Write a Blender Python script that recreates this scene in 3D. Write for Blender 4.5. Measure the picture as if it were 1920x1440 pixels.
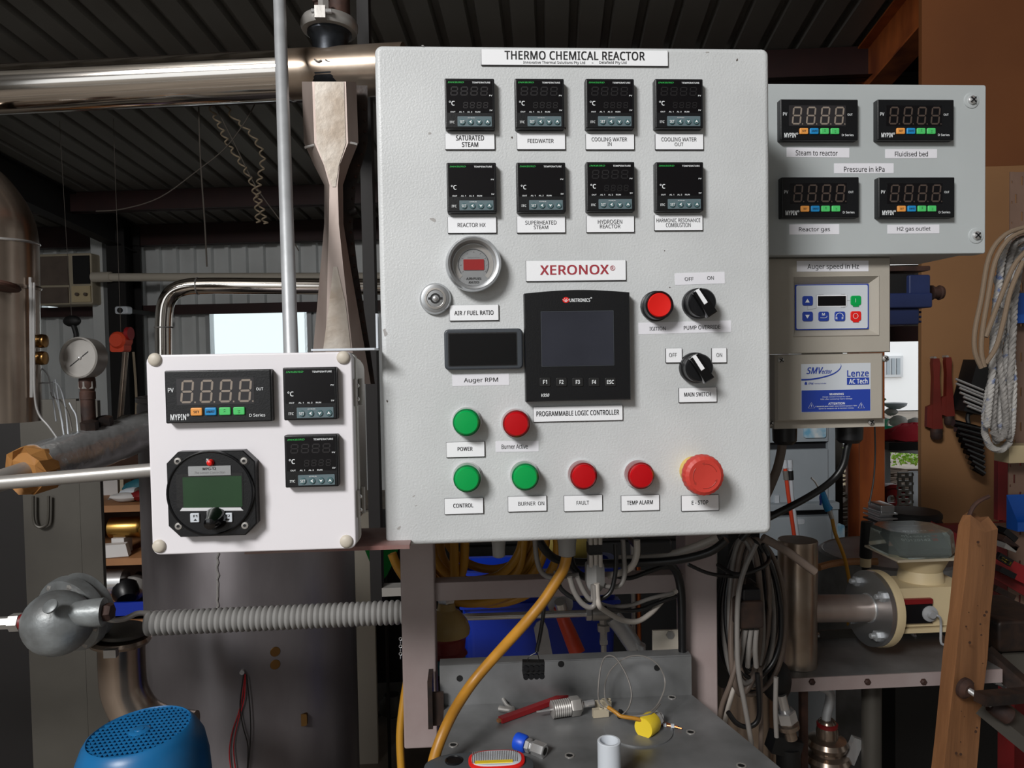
import bpy, bmesh, math, random
from mathutils import Vector as V, Matrix
random.seed(7)
for o in list(bpy.data.objects): bpy.data.objects.remove(o)
SC = bpy.context.scene
PI = math.pi
# ---------------------------------------------------------------- camera (phone in front of the control cabinet)
FPX = 1387.0
CP = V((0.0853, -0.7485, 1.45)); YAW, PIT, ROL = 0.0606, -0.0336, -0.0172
FW = V((math.sin(YAW)*math.cos(PIT), math.cos(YAW)*math.cos(PIT), math.sin(PIT)))
R0 = V((math.cos(YAW), -math.sin(YAW), 0)); U0 = R0.cross(FW)
RT = R0*math.cos(ROL)+U0*math.sin(ROL); UP = -R0*math.sin(ROL)+U0*math.cos(ROL)
cd = bpy.data.cameras.new('camera'); cam = bpy.data.objects.new('camera', cd); SC.collection.objects.link(cam)
cd.sensor_width = 36; cd.sensor_fit = 'HORIZONTAL'; cd.lens = FPX*36/1920; cd.clip_start = 0.02; cd.clip_end = 200
m = Matrix((RT, UP, -FW)).transposed().to_4x4(); m.translation = CP; cam.matrix_world = m
SC.camera = cam
SC.view_settings.view_transform = 'Standard'; SC.view_settings.look = 'None'
SC.view_settings.gamma = 1; SC.view_settings.use_curve_mapping = False; SC.view_settings.exposure = 0.0
# ---------------------------------------------------------------- overcast sky and an added area lamp as assumed daylight, upper left
W = bpy.data.worlds.new('world'); SC.world = W; W.use_nodes = True
bg = W.node_tree.nodes['Background']; bg.inputs[0].default_value = (0.93, 0.97, 1.0, 1); bg.inputs[1].default_value = 1.4
def area(name, loc, target, sx, sy, power, col):
    l = bpy.data.lights.new(name, 'AREA'); l.shape = 'RECTANGLE'; l.size = sx; l.size_y = sy; l.energy = power; l.color = col
    o = bpy.data.objects.new(name, l); SC.collection.objects.link(o); o.location = loc
    o.rotation_euler = (V(target)-V(loc)).to_track_quat('-Z', 'Y').to_euler(); return o
area('assumed_key_lamp', (-2.0, -3.0, 3.6), (0.2, 0, 1.4), 1.15, 0.75, 185, (1.0, 0.985, 0.97))  # unseen area lamp added inside the shed, direction assumed from the shadows
# ---------------------------------------------------------------- helpers
def ray(px, py): return FW + RT*((px-960)/FPX) - UP*((py-720)/FPX)
def at(px, py, Y):
    r = ray(px, py); return CP + r*((Y-CP.y)/r.y)
def atz(px, py, z):
    r = ray(px, py); return CP + r*((z-CP.z)/r.z)
BA = 0.118                                    # the shed stands turned a little against the cabinet
BM = Matrix.Translation((CP.x, CP.y, 0)) @ Matrix.Rotation(-BA, 4, 'Z'); BI = BM.inverted()
def atb(px, py, yb):                          # point in the shed's own frame
    r = (BI.to_3x3() @ ray(px, py)); c = BI @ CP; return c + r*((yb-c.y)/r.y)
def S(Y): return (Y-CP.y)/FPX                 # metres per pixel at plane Y
def srgb(h):
    h = h.lstrip('#'); o = []
    for i in (0, 2, 4):
        c = int(h[i:i+2], 16)/255; o.append(c/12.92 if c <= .04045 else ((c+.055)/1.055)**2.4)
    return tuple(o)+(1,)
MATS = {}
def mat(name, col, rough=.5, metal=0, bump=0, bscale=60, var=0, vscale=8, col2=None, stretch=None, coat=0, trans=0, emit=0, ior=None, rvar=0, alpha=None, thr=None):
    m = bpy.data.materials.new(name); m.use_nodes = True; nt = m.node_tree; b = nt.nodes['Principled BSDF']
    c = srgb(col) if isinstance(col, str) else col
    b.inputs['Base Color'].default_value = c; b.inputs['Roughness'].default_value = rough; b.inputs['Metallic'].default_value = metal
    b.inputs['Coat Weight'].default_value = coat; b.inputs['Transmission Weight'].default_value = trans
    if ior: b.inputs['IOR'].default_value = ior
    if emit: b.inputs['Emission Color'].default_value = c; b.inputs['Emission Strength'].default_value = emit
    tc = nt.nodes.new('ShaderNodeTexCoord'); mp = nt.nodes.new('ShaderNodeMapping'); nt.links.new(tc.outputs['Object'], mp.inputs[0])
    if stretch: mp.inputs['Scale'].default_value = stretch
    if var or col2:
        n = nt.nodes.new('ShaderNodeTexNoise'); n.inputs['Scale'].default_value = vscale; n.inputs['Detail'].default_value = 6
        nt.links.new(mp.outputs[0], n.inputs['Vector'])
        r = nt.nodes.new('ShaderNodeValToRGB'); nt.links.new(n.outputs['Fac'], r.inputs[0])
        lo, hi = thr or (.35, .65)
        r.color_ramp.elements[0].position = lo; r.color_ramp.elements[1].position = hi
        c2 = srgb(col2) if col2 else tuple(x*(1-var) for x in c[:3])+(1,)
        r.color_ramp.elements[0].color = c2; r.color_ramp.elements[1].color = c
        nt.links.new(r.outputs[0], b.inputs['Base Color'])
        if rvar:
            q = nt.nodes.new('ShaderNodeMapRange'); q.inputs['To Min'].default_value = max(.02, rough-rvar); q.inputs['To Max'].default_value = rough+rvar
            nt.links.new(n.outputs['Fac'], q.inputs['Value']); nt.links.new(q.outputs[0], b.inputs['Roughness'])
    if bump:
        n = nt.nodes.new('ShaderNodeTexNoise'); n.inputs['Scale'].default_value = bscale; n.inputs['Detail'].default_value = 3
        nt.links.new(mp.outputs[0], n.inputs['Vector'])
        k = nt.nodes.new('ShaderNodeBump'); k.inputs['Strength'].default_value = bump; k.inputs['Distance'].default_value = .002
        nt.links.new(n.outputs['Fac'], k.inputs['Height']); nt.links.new(k.outputs[0], b.inputs['Normal'])
    MATS[name] = m; return m
def M_(n): return MATS[n]
mat('coat_grey', '#cdd0d1', .42, 0, .22, 480, col2='#c2c5c6', vscale=9)
mat('coat_side', '#c2c5c6', .45, 0, .2, 330)
mat('box_white', '#e9e6ea', .38, 0, .03, 200, var=.03)
mat('box_side', '#d9d8d2', .35, 0, 0)
mat('box_grey', '#b3b9ba', .45, 0, .05, 200, var=.06)
mat('drive_beige', '#aca69b', .5, 0, .1, 500, var=.08)
mat('plate_white', '#f1f3f6', .3, 0, 0)
mat('tape_white', '#e4e4ea', .35, 0, .1, 60)
mat('core_black', '#1c191c', .5)
mat('ink', '#141416', .6)
mat('ink_red', '#a0303c', .6)
mat('ink_blue', '#2440a0', .5)
mat('ink_white', '#e8ecee', .5)
mat('ink_grey', '#8a8a8c', .5)
mat('ink_green', '#2aa84a', .5)
mat('black_plastic', '#0c0d10', .38, 0, .06, 600)
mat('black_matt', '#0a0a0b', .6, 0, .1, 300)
mat('black_gloss', '#050507', .12, 0, 0, coat=.5)
mat('smoke_window', '#0b090c', .2, 0, 0)
mat('grey_bezel', '#3b4046', .45, 0, .05, 400)
mat('seg_dim', '#171416', .5)
mat('seg_off', '#0f0d10', .5)
mat('seg_pale', '#8b8075', .5)
mat('seg_mid', '#4c4039', .5)
mat('win_grey', '#2c2a2c', .3)
mat('key_strip', '#5d6f75', .45)
mat('key_round', '#48666a', .4)
mat('btn_orange', '#e59a4a', .4); mat('btn_blue', '#1f87c4', .4); mat('btn_green', '#4dc46a', .4)
mat('screen_plc', '#34363f', .14, 0, 0, var=.25, vscale=14)
mat('lcd_green', '#26442a', .3, 0, 0, var=.2, vscale=20)
mat('lens_green', '#00a04c', .25, 0, 0, coat=.4); mat('lens_green_rim', '#0b6e3c', .15, 0, 0, coat=.5)
mat('lens_red', '#b80410', .25, 0, 0, coat=.4); mat('lens_red_rim', '#7c1a1e', .15, 0, 0, coat=.5)
mat('clear_rim', '#c9c9cb', .15, 0, 0, coat=.6)
mat('red_button', '#dd1e18', .35); mat('estop_red', '#c43c31', .5, 0, .05, 80, var=.1); mat('estop_yellow', '#d8b860', .5)
mat('alu', '#c4c6c8', .3, .9, .02, 200)
mat('chrome', '#d9d3cc', .1, 1, .03, 12, var=.08, vscale=5)
mat('chrome_warm', '#bdb0a2', .3, .8, .1, 30, col2='#8d7a69', vscale=7)
mat('chrome_dark', '#b9aa9c', .24, .88, .05, 20, col2='#85766a', vscale=5)
mat('galv', '#b8bbbe', .42, .35, .1, 90, var=.15, vscale=30)
mat('tank_steel', '#969193', .38, .65, .06, 6, col2='#5c5759', vscale=3, stretch=(1, 1, .35), rvar=.08)
mat('duct_steel', '#56534d', .5, .35, .1, 8, col2='#44413c', vscale=3)
mat('plate_steel', '#8f9091', .40, .45, .08, 40, col2='#6d6e6e', vscale=11, rvar=.1)
mat('nozzle_steel', '#b8aba4', .42, .6, .1, 60, col2='#998a83', vscale=14, stretch=(1, 1, .3))
mat('nozzle_polish', '#b9b2a9', .5, .4, .2, 120, col2='#9a8d7f', vscale=22)
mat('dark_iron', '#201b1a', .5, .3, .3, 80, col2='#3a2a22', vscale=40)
mat('weld_blue', '#3c4046', .4, .7, .2, 60, col2='#1b1d20', vscale=18)
mat('cast_silver', '#9aa0a2', .42, .35, .25, 140, col2='#6a6c6c', vscale=16)
mat('conduit_grey', '#8b8a88', .34, 0, 0)
mat('frame_paint', '#a69a98', .55, 0, .1, 200, col2='#8f7f7d', vscale=5)
mat('frame_red', '#7a4a45', .5, .1, .1, 60, col2='#9b8a85', vscale=12)
mat('oxide', '#2c0c0a', .6, 0, .1, 40, var=.3)
mat('iron_dark', '#120f0f', .6, .2, .1, 40)
mat('roof_sheet', '#86847f', .5, .2, .05, 10, var=.12, vscale=2)
mat('wall_sheet', '#d6d9d9', .5, .1, .05, 10, var=.14, vscale=2)
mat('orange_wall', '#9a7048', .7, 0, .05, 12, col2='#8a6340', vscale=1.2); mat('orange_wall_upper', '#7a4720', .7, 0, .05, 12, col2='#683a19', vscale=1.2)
mat('render_white', '#f2f2ee', .8, 0, .1, 10)
mat('concrete', '#8d8378', .8, 0, .3, 30, col2='#6e655b', vscale=3)
mat('post_orange', '#b8632f', .5, 0, .1, 40, col2='#7d3d20', vscale=6, stretch=(1, 1, .3))
mat('cream', '#b5aa94', .55, 0, .03, 100, var=.08); mat('cream_lt', '#cdbb95', .5, 0, .05, 80, var=.08)
mat('pvc', '#c9cfd6', .35); mat('pvc_wall', '#c4bcae', .5)
mat('glass', '#dfe9ea', .05, 0, 0, trans=1, ior=1.45)
mat('clear_plastic', '#cfdcd6', .12, 0, .1, 40, trans=.85, ior=1.3)
mat('amber', '#c2a870', .25, 0, 0, trans=.2, ior=1.3)
mat('dial_white', '#c9d3d8', .5)
mat('motor_blue', '#1a6ea8', .36, 0, .08, 40, col2='#135788', vscale=9)
mat('blue_plastic', '#0a2ea0', .34, 0, .05, 30, var=.08)
mat('blue_bin', '#1556b4', .4)
mat('dark_blue', '#23305c', .5, 0, .1, 60, var=.3)
mat('yellow_cable', '#bd8529', .42, 0, .15, 60, col2='#9c6c20', vscale=20)
mat('yellow_hose', '#b98524', .45, 0, .1, 60, var=.2)
mat('black_cable', '#0d0d0e', .4); mat('grey_cable', '#75716d', .42, 0, .05, 60); mat('white_cable', '#a8a199', .42)
mat('brown_cable', '#665950', .45, 0, .05, 60, var=.2); mat('red_wire', '#a31a22', .45)
mat('cord', '#9a8a74', .7); mat('cord_dim', '#5c554e', .7)
mat('rope_a', '#aaa6a2', .7, 0, .5, 300, col2='#8a8784', vscale=60); mat('rope_b', '#c3c0bc', .7, 0, .5, 300, col2='#6f7fa8', vscale=45, thr=(.3, .42))
mat('rope_tan', '#8d7a66', .75, 0, .5, 250)
mat('brass', '#b08a4a', .3, 1, .05, 40); mat('brass_dk', '#8a6a40', .35, 1, .1, 40)
mat('steel_bright', '#dadada', .26, .75, .03, 60); mat('steel_mid', '#a8a5a1', .36, .5, .1, 80); mat('rust', '#4e342a', .7, .3, .4, 90, col2='#2e2220', vscale=30)
mat('copper', '#b5673f', .3, 1, .05, 60)
mat('wood', '#9a6a44', .62, 0, .3, 40, col2='#7c5333', vscale=6, stretch=(4, 4, .4)); mat('wood_dk', '#3c2415', .8)
mat('shelf_board', '#a07048', .6, 0, .1, 40, var=.2)
mat('cardboard', '#a06f38', .7, 0, .2, 30, var=.2)
mat('foil', '#d2d4d5', .24, .75, 1.0, 45, var=.15, vscale=20)
mat('cabinet_blue', '#a6afb6', .5, 0, .03, 60, var=.06); mat('cabinet_dk', '#24262a', .6)
mat('red_paint', '#9b1f24', .42, 0, .05, 40, var=.2); mat('red_dk', '#7b1a1c', .45, 0, .05, 40, var=.2)
mat('orange_red', '#d4492c', .4, 0, .1, 60); mat('wrench_red', '#74241a', .5, 0, .1, 60, var=.3)
mat('perf_brown', '#8a6f60', .6, .2, .1, 60, var=.15)
mat('red_cloth', '#b51f30', .8, 0, .3, 40); mat('tub_green', '#35b795', .4); mat('green_dk', '#0d7a53', .5); mat('jacket_green', '#0f9440', .8)
mat('leaf', '#a9cf4c', .7, 0, .3, 40, col2='#86b83e', vscale=30); mat('stone', '#a8a6a0', .9, 0, .5, 20, var=.3)
mat('stick', '#8d7d70', .8, 0, .4, 30, var=.4); mat('soil', '#6e6156', .9, 0, .5, 12, var=.3)
mat('yellow_cap', '#e6c832', .4, 0, .1, 200); mat('blue_cap', '#1a4fd0', .4)
mat('yellow_bag', '#c2ad58', .5, 0, .8, 22); mat('torch_grey', '#474c50', .55, 0, .05, 200); mat('torch_red', '#e0231f', .35)
mat('paper', '#c9c6c4', .7); mat('skyblue', '#7ab8d8', .6, col2='#dfe8ec', vscale=20)
mat('far_wall', '#ffffff', .8); mat('teal', '#1f5d6a', .6)
class G:
    """collects geometry in world (or a thing's local) coordinates, then links it as one mesh object"""
    def __init__(s): s.v = []; s.f = []
    def add(s, vs, fs):
        n = len(s.v); s.v += [V(p) for p in vs]; s.f += [tuple(i+n for i in f) for f in fs]; return s
    def box(s, x0, x1, y0, y1, z0, z1, b=0):
        if b:
            return s.rr(x0, x1, z0, z1, y0, y1, b, b)
        return s.add([(x, y, z) for x in (x0, x1) for y in (y0, y1) for z in (z0, z1)],
                     [(0, 1, 3, 2), (4, 6, 7, 5), (0, 4, 5, 1), (2, 3, 7, 6), (0, 2, 6, 4), (1, 5, 7, 3)])
    def ob(s, c, sz, rot=(0, 0, 0), taper=1):
        from mathutils import Euler
        R = Euler(rot).to_matrix(); vs = []
        for x in (-.5, .5):
            for y in (-.5, .5):
                for z in (-.5, .5):
                    k = taper if z > 0 else 1
                    vs.append(V(c)+R @ V((x*sz[0]*k, y*sz[1]*k, z*sz[2])))
        return s.add(vs, [(0, 1, 3, 2), (4, 6, 7, 5), (0, 4, 5, 1), (2, 3, 7, 6), (0, 2, 6, 4), (1, 5, 7, 3)])
    def beam(s, p0, p1, w, h, up=(0, 0, 1)):
        p0, p1 = V(p0), V(p1); a = (p1-p0).normalized(); u = V(up); r = a.cross(u).normalized(); u = r.cross(a)
        vs = [p+r*i*w/2+u*j*h/2 for p in (p0, p1) for i, j in ((-1, -1), (1, -1), (1, 1), (-1, 1))]
        return s.add(vs, [(0, 1, 2, 3), (7, 6, 5, 4), (0, 4, 5, 1), (1, 5, 6, 2), (2, 6, 7, 3), (3, 7, 4, 0)])
    def loops(s, L, cap0=True, cap1=True, closed=False):
        n = len(L[0]); vs = [p for l in L for p in l]; fs = []
        for k in range(len(L)-(0 if closed else 1)):
            a = k*n; b = ((k+1) % len(L))*n
            for i in range(n): j = (i+1) % n; fs.append((a+i, a+j, b+j, b+i))
        if cap0 and not closed: fs.append(tuple(range(n-1, -1, -1)))
        if cap1 and not closed: fs.append(tuple((len(L)-1)*n+i for i in range(n)))
        return s.add(vs, fs)
    def rrl(s, x0, x1, z0, z1, r, y, n=4):
        r = max(1e-5, min(r, (x1-x0)/2-1e-6, (z1-z0)/2-1e-6)); P = []
        for cx, cz, a in ((x1-r, z0+r, -90), (x1-r, z1-r, 0), (x0+r, z1-r, 90), (x0+r, z0+r, 180)):
            for i in range(n+1):
                t = math.radians(a+90*i/n); P.append(V((cx+r*math.cos(t), y, cz+r*math.sin(t))))
        return P
    def rr(s, x0, x1, z0, z1, y0, y1, r=.002, b=0):      # rounded slab, front at y0 (towards the viewer), bevelled front edge
        L = [s.rrl(x0, x1, z0, z1, r, y1)]
        if b:
            for k in range(4):
                t = k/3*PI/2; d = b*(1-math.cos(t)); h = b*(1-math.sin(t))
                L.append(s.rrl(x0+d, x1-d, z0+d, z1-d, max(r-d, 1e-4), y0+h))
            d = b*1.08; L.append(s.rrl(x0+d, x1-d, z0+d, z1-d, max(r-d, 9e-5), y0))
        else: L.append(s.rrl(x0, x1, z0, z1, r, y0))
        return s.loops(L)
    def prism(s, poly, y0, y1, b=0):
        n = len(poly); L = [[V((x, y, z)) for x, z in poly] for y in (y0, y1)]
        if b:
            cx = sum(p[0] for p in poly)/n; cz = sum(p[1] for p in poly)/n
            R = max(math.hypot(p[0]-cx, p[1]-cz) for p in poly); k = 1-b/R; k2 = k-.01
            L = [[V((cx+(x-cx)*k2, y0, cz+(z-cz)*k2)) for x, z in poly], [V((cx+(x-cx)*k, y0, cz+(z-cz)*k)) for x, z in poly], [V((x, y0+b, z)) for x, z in poly], L[1]]
        return s.loops(L)
    def basis(s, ax):
        a = V(ax).normalized(); t = V((0, 0, 1)) if abs(a.z) < .9 else V((1, 0, 0)); u = a.cross(t).normalized(); return a, u, a.cross(u)
    def lathe(s, prof, o, ax=(0, 0, 1), n=28, cap=True):
        a, u, w = s.basis(ax); o = V(o); L = []
        for r, h in prof: L.append([o+a*h+(u*math.cos(2*PI*i/n)+w*math.sin(2*PI*i/n))*max(r, 1e-5) for i in range(n)])
        return s.loops(L, cap, cap)
    def cyl(s, p0, p1, r, r1=None, n=20):
        p0, p1 = V(p0), V(p1); return s.lathe([(r, 0), (r if r1 is None else r1, (p1-p0).length)], p0, p1-p0, n)
    def ball(s, c, r, n=20, k=10, sq=(1, 1, 1)):
        a = len(s.v); s.lathe([(r*math.sin(PI*i/k), -r*math.cos(PI*i/k)) for i in range(k+1)], (0, 0, 0), (0, 0, 1), n, False)
        for i in range(a, len(s.v)): q = s.v[i]; s.v[i] = V((c[0]+q.x*sq[0], c[1]+q.y*sq[1], c[2]+q.z*sq[2]))
        return s
    def ring(s, c, ax, R, r, n=32, m=8):
        a, u, w = s.basis(ax); c = V(c); L = []
        for i in range(n):
            d = u*math.cos(2*PI*i/n)+w*math.sin(2*PI*i/n)
            L.append([c+d*(R+r*math.cos(2*PI*j/m))+a*r*math.sin(2*PI*j/m) for j in range(m)])
        return s.loops(L, closed=True)
    def annulus(s, c, ax, R, ri, h, n=32):
        a, u, w = s.basis(ax); c = V(c); L = []
        for i in range(n):
            d = u*math.cos(2*PI*i/n)+w*math.sin(2*PI*i/n); L.append([c+d*ri, c+d*R, c+d*R+a*h, c+d*ri+a*h])
        return s.loops(L, closed=True)
    def tube(s, pts, r, n=8, k=4, closed=False, rf=None):
        pts = [V(p) for p in pts]
        if k > 1: pts = cr(pts, k, closed)
        N = len(pts); L = []; u = None
        for i in range(N):
            if closed: t = pts[(i+1) % N]-pts[i-1]
            else: t = pts[min(i+1, N-1)]-pts[max(i-1, 0)]
            t = t.normalized() if t.length > 1e-9 else V((0, 0, 1))
            if u is None: u = s.basis(t)[1]
            u = (u-t*u.dot(t)); u = u.normalized() if u.length > 1e-6 else s.basis(t)[1]; w = t.cross(u)
            rr_ = r*(rf(i/(N-1)) if rf else 1)
            L.append([pts[i]+(u*math.cos(2*PI*j/n)+w*math.sin(2*PI*j/n))*rr_ for j in range(n)])
        return s.loops(L, closed=closed)
    def text(s, t, x0, x1, z0, z1, y, bold=False, shear=0):
        vs, fs = textmesh(t, bold, shear)
        a = min(p[0] for p in vs); b = max(p[0] for p in vs); c = min(p[1] for p in vs); d = max(p[1] for p in vs)
        return s.add([(x0+(p[0]-a)/(b-a)*(x1-x0), y-p[2], z0+(p[1]-c)/(d-c)*(z1-z0)) for p in vs], fs)
    def seg8(s, x, z, w, h, t, y, sl=.12, skip=()):
        g = t*.12
        def q(pts): s.add([(x+a+sl*b, y, z+b) for a, b in pts], [tuple(range(len(pts)))])
        def hz(zz): q([(t/2+g, zz), (t+g, zz-t/2), (w-t-g, zz-t/2), (w-t/2-g, zz), (w-t-g, zz+t/2), (t+g, zz+t/2)])
        def vt(xx, z0, z1): q([(xx, z0+t/2+g), (xx+t/2, z0+t+g), (xx+t/2, z1-t-g), (xx, z1-t/2-g), (xx-t/2, z1-t-g), (xx-t/2, z0+t+g)])
        hz(t/2); hz(h/2); hz(h-t/2)
        for xx in (t/2, w-t/2): vt(xx, 0, h/2+t/4); vt(xx, h/2-t/4, h)
        return s
    def xf(s, M): s.v = [M @ p for p in s.v]; return s
    def build(s, name, mt, parent=None, smooth=35, xf=None, **kw):
        org = V((0, 0, 0))
        if parent is not None:
            p = parent
            while p is not None: org += p.location; p = p.parent
        vs = [(xf @ p if xf else p)-org for p in s.v]
        me = bpy.data.meshes.new(name); me.from_pydata([tuple(p) for p in vs], [], s.f); me.validate(); me.update()
        if smooth:
            bm = bmesh.new(); bm.from_mesh(me); bmesh.ops.recalc_face_normals(bm, faces=bm.faces); bm.to_mesh(me); bm.free()
        me.materials.append(MATS[mt] if isinstance(mt, str) else mt)
        if smooth: me.shade_smooth(); me.set_sharp_from_angle(angle=math.radians(smooth))
        o = bpy.data.objects.new(name, me); SC.collection.objects.link(o)
        if parent is not None: o.parent = parent
        for k, v in kw.items(): o[k] = v
        return o
def cr(p, k, closed=False):
    N = len(p); out = []
    for i in range(N if closed else N-1):
        if closed: a, b, c, d = p[i-1], p[i], p[(i+1) % N], p[(i+2) % N]
        else: a, b, c, d = p[max(i-1, 0)], p[i], p[i+1], p[min(i+2, N-1)]
        for j in range(k):
            t = j/k; out.append(.5*((2*b)+(c-a)*t+(2*a-5*b+4*c-d)*t*t+(3*b-a-3*c+d)*t**3))
    if not closed: out.append(p[-1])
    return out
TC = {}
FONT = None
try:                                          # Blender's own interface face reads closer to the printed labels; the built-in one is the fallback
    import os
    fp = os.path.join(bpy.utils.resource_path('LOCAL'), 'datafiles', 'fonts', 'NotoSansHebrew-Regular.woff2')
    if os.path.exists(fp): FONT = bpy.data.fonts.load(fp)
except Exception: FONT = None
def textmesh(t, bold, shear):
    k = (t, bold, shear)
    if k not in TC:
        c = bpy.data.curves.new('t', 'FONT'); c.body = t
        if FONT: c.font = FONT
        c.size = 1; c.resolution_u = 3; c.shear = shear
        if bold: c.space_character = 1.06
        o = bpy.data.objects.new('t', c); SC.collection.objects.link(o)
        dg = bpy.context.evaluated_depsgraph_get(); me = o.evaluated_get(dg).to_mesh()
        b_ = [tuple(v.co) for v in me.vertices]; f_ = [tuple(p.vertices) for p in me.polygons]; vs = []; fs = []
        q = ((-.020, -.012), (.020, -.012), (-.020, .012), (.020, .012), (0, 0)) if bold else ((-.008, .004), (.008, -.004))
        for i, (dx, dy) in enumerate(q):                    # a heavier stroke from slightly shifted copies of the outline
            fs += [tuple(v+len(vs) for v in f) for f in f_]; vs += [(x+dx, y+dy, i*1e-5) for x, y, z in b_]
        TC[k] = (vs, fs)
        o.evaluated_get(dg).to_mesh_clear(); bpy.data.objects.remove(o); bpy.data.curves.remove(c)
    return TC[k]
def thing(name, label, cat, loc=(0, 0, 0), group=None):
    o = bpy.data.objects.new(name, None); o.empty_display_size = .02; SC.collection.objects.link(o)
    o.location = loc; o['label'] = label; o['category'] = cat
    if group: o['group'] = group
    return o
def tag(o, label, cat, group=None, kind=None):
    o['label'] = label; o['category'] = cat
    if group: o['group'] = group
    if kind: o['kind'] = kind
    return o
def dup(root, loc, label, group=None):
    r = root.copy(); SC.collection.objects.link(r); r.location = loc; r['label'] = label
    if group: r['group'] = group
    for ch in list(root.children):
        c = ch.copy(); SC.collection.objects.link(c); c.parent = r
        for g in list(ch.children): d = g.copy(); SC.collection.objects.link(d); d.parent = c
    return r
def struct(o, kind='structure'): o['kind'] = kind; return o
def wire(name, label, pts, r, mt, cat='cable', group=None, n=8, k=5):
    o = G().tube([at(*p) for p in pts], r, n, k).build(name, mt, smooth=60); return tag(o, label, cat, group)
# ================================================================ THE SHED
ZW = 3.0; SL = 0.12; YB = 8.2
def zr(y): return ZW+SL*(YB-y)
def sheet_profile(x0, x1, pitch, rise):       # trapezoid ribs, a small return beside each
    P = []; x = x0
    while x < x1:
        P += [(x, 0), (x+pitch*.58, 0), (x+pitch*.64, rise), (x+pitch*.84, rise), (x+pitch*.90, 0)]; x += pitch
    P.append((x, 0)); return P
g = G(); pr = sheet_profile(-7, 4.6, .2, .045)
for (xa, da), (xb, db) in zip(pr, pr[1:]):
    g.add([(xa, -3.5, zr(-3.5)+da), (xb, -3.5, zr(-3.5)+db), (xb, YB+.4, zr(YB+.4)+db), (xa, YB+.4, zr(YB+.4)+da)], [(0, 1, 2, 3)])
roof = struct(g.build('ceiling', 'roof_sheet', smooth=0, xf=BM))
# back wall of ribbed sheet with a window and a slot of daylight
def hole(px0, py0, px1, py1, yb):
    a = atb(px0, py0, yb); b = atb(px1, py1, yb); return (a.x, b.x, b.z, a.z)
H1 = hole(397, 587, 581, 690, YB); H2 = hole(85, 568, 180, 579, YB)
g = G(); pr = sheet_profile(-7, 2.8, .2, .05)
for (xa, da), (xb, db) in zip(pr, pr[1:]):
    iv = [(0, zr(YB)+.05)]; mid = (xa+xb)/2
    for h in (H1, H2):
        if h[0] < mid < h[1]:
            iv = [q for z0, z1 in iv for q in ((z0, min(z1, h[2])), (max(z0, h[3]), z1)) if q[1]-q[0] > .01]
    for z0, z1 in iv: g.add([(xa, YB-da, z0), (xb, YB-db, z0), (xb, YB-db, z1), (xa, YB-da, z1)], [(0, 1, 2, 3)])
struct(g.build('wall_back', 'wall_sheet', smooth=0, xf=BM))
for i, (H, nm) in enumerate(((H1, 'window_1'), (H2, 'window_2'))):
    w = thing(nm, 'bright window low in the ribbed back wall' if i == 0 else 'narrow bright slot under the wall air conditioner', 'window'); del w['category']; del w['label']; struct(w)
    g = G(); t = .05 if i == 0 else .015
    for b in ((H[0]-t, H[1]+t, H[3], H[3]+t), (H[0]-t, H[1]+t, H[2]-t, H[2]), (H[0]-t, H[0], H[2], H[3]), (H[1], H[1]+t, H[2], H[3])):
        g.box(b[0], b[1], YB-.06, YB+.05, b[2], b[3])
    g.build('window_frame', 'alu', w, smooth=0, xf=BM)
    G().box(H[0], H[1], YB, YB+.006, H[2], H[3]).build('pane', 'glass', w, smooth=0, xf=BM)
g = G(); g.add([(-7.5, -3.5, 0), (5, -3.5, 0), (5, 8.3, 0), (-7.5, 8.3, 0)], [(0, 1, 2, 3)])
struct(g.build('floor', 'concrete', smooth=0, xf=BM))
g = G().box(-7.1, -7, -3.5, 8.3, 0, 4.4); struct(g.build('wall_left', 'wall_sheet', smooth=0, xf=BM))
g = G()                                       # shed front behind the viewer, added to limit sky light, left opening assumed
for q in ((-7.1, -3.4, 0, 4.5), (-.9, 4.7, 0, 4.5), (-3.4, -.9, 3.0, 4.5)): g.box(q[0], q[1], -3.6, -3.5, q[2], q[3])
struct(g.build('wall_front', 'wall_sheet', smooth=0, xf=BM))
g = G().box(4.6, 4.7, -3.5, 5.28, 0, 4.4); struct(g.build('wall_side', 'wall_sheet', smooth=0, xf=BM))  # unseen wall, added to close off ambient sky light
# purlins, girts, portal frames
n = 0
for yb, hh in ((4.9, .2), (7.0, .2), (8.05, .24), (2.6, .2), (.4, .2)):
    n += 1; zz = zr(yb)-.005
    struct(G().box(-7, 3.6, yb-.03, yb+.03, zz-hh, zz).add([(-7, yb-.1, zz-hh), (3.6, yb-.1, zz-hh), (3.6, yb+.03, zz-hh+.006), (-7, yb+.03, zz-hh+.006)], [(0, 1, 2, 3)]).build('trim_%d' % n, 'oxide', smooth=0, xf=BM))
for py, in ((581,),):
    a = atb(250, 574, 8.1); b = atb(250, 592, 8.1); n += 1
    struct(G().box(-7, 3.4, 8.04, 8.12, b.z, a.z).build('trim_%d' % n, 'oxide', smooth=0, xf=BM))
def ibeam(g, p0, p1, w, h, t=.012):
    p0, p1 = V(p0), V(p1); u = V((0, 0, 1)) if abs((p1-p0).normalized().z) < .9 else V((0, 1, 0))
    g.beam(p0, p1, t, h, u)
    a = (p1-p0).normalized(); r = a.cross(u).normalized(); u2 = r.cross(a)
    for s in (-1, 1): g.beam(p0+u2*s*h/2, p1+u2*s*h/2, w, t, u)
    return g
xl = atb(207, 500, 7.6).x
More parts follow.
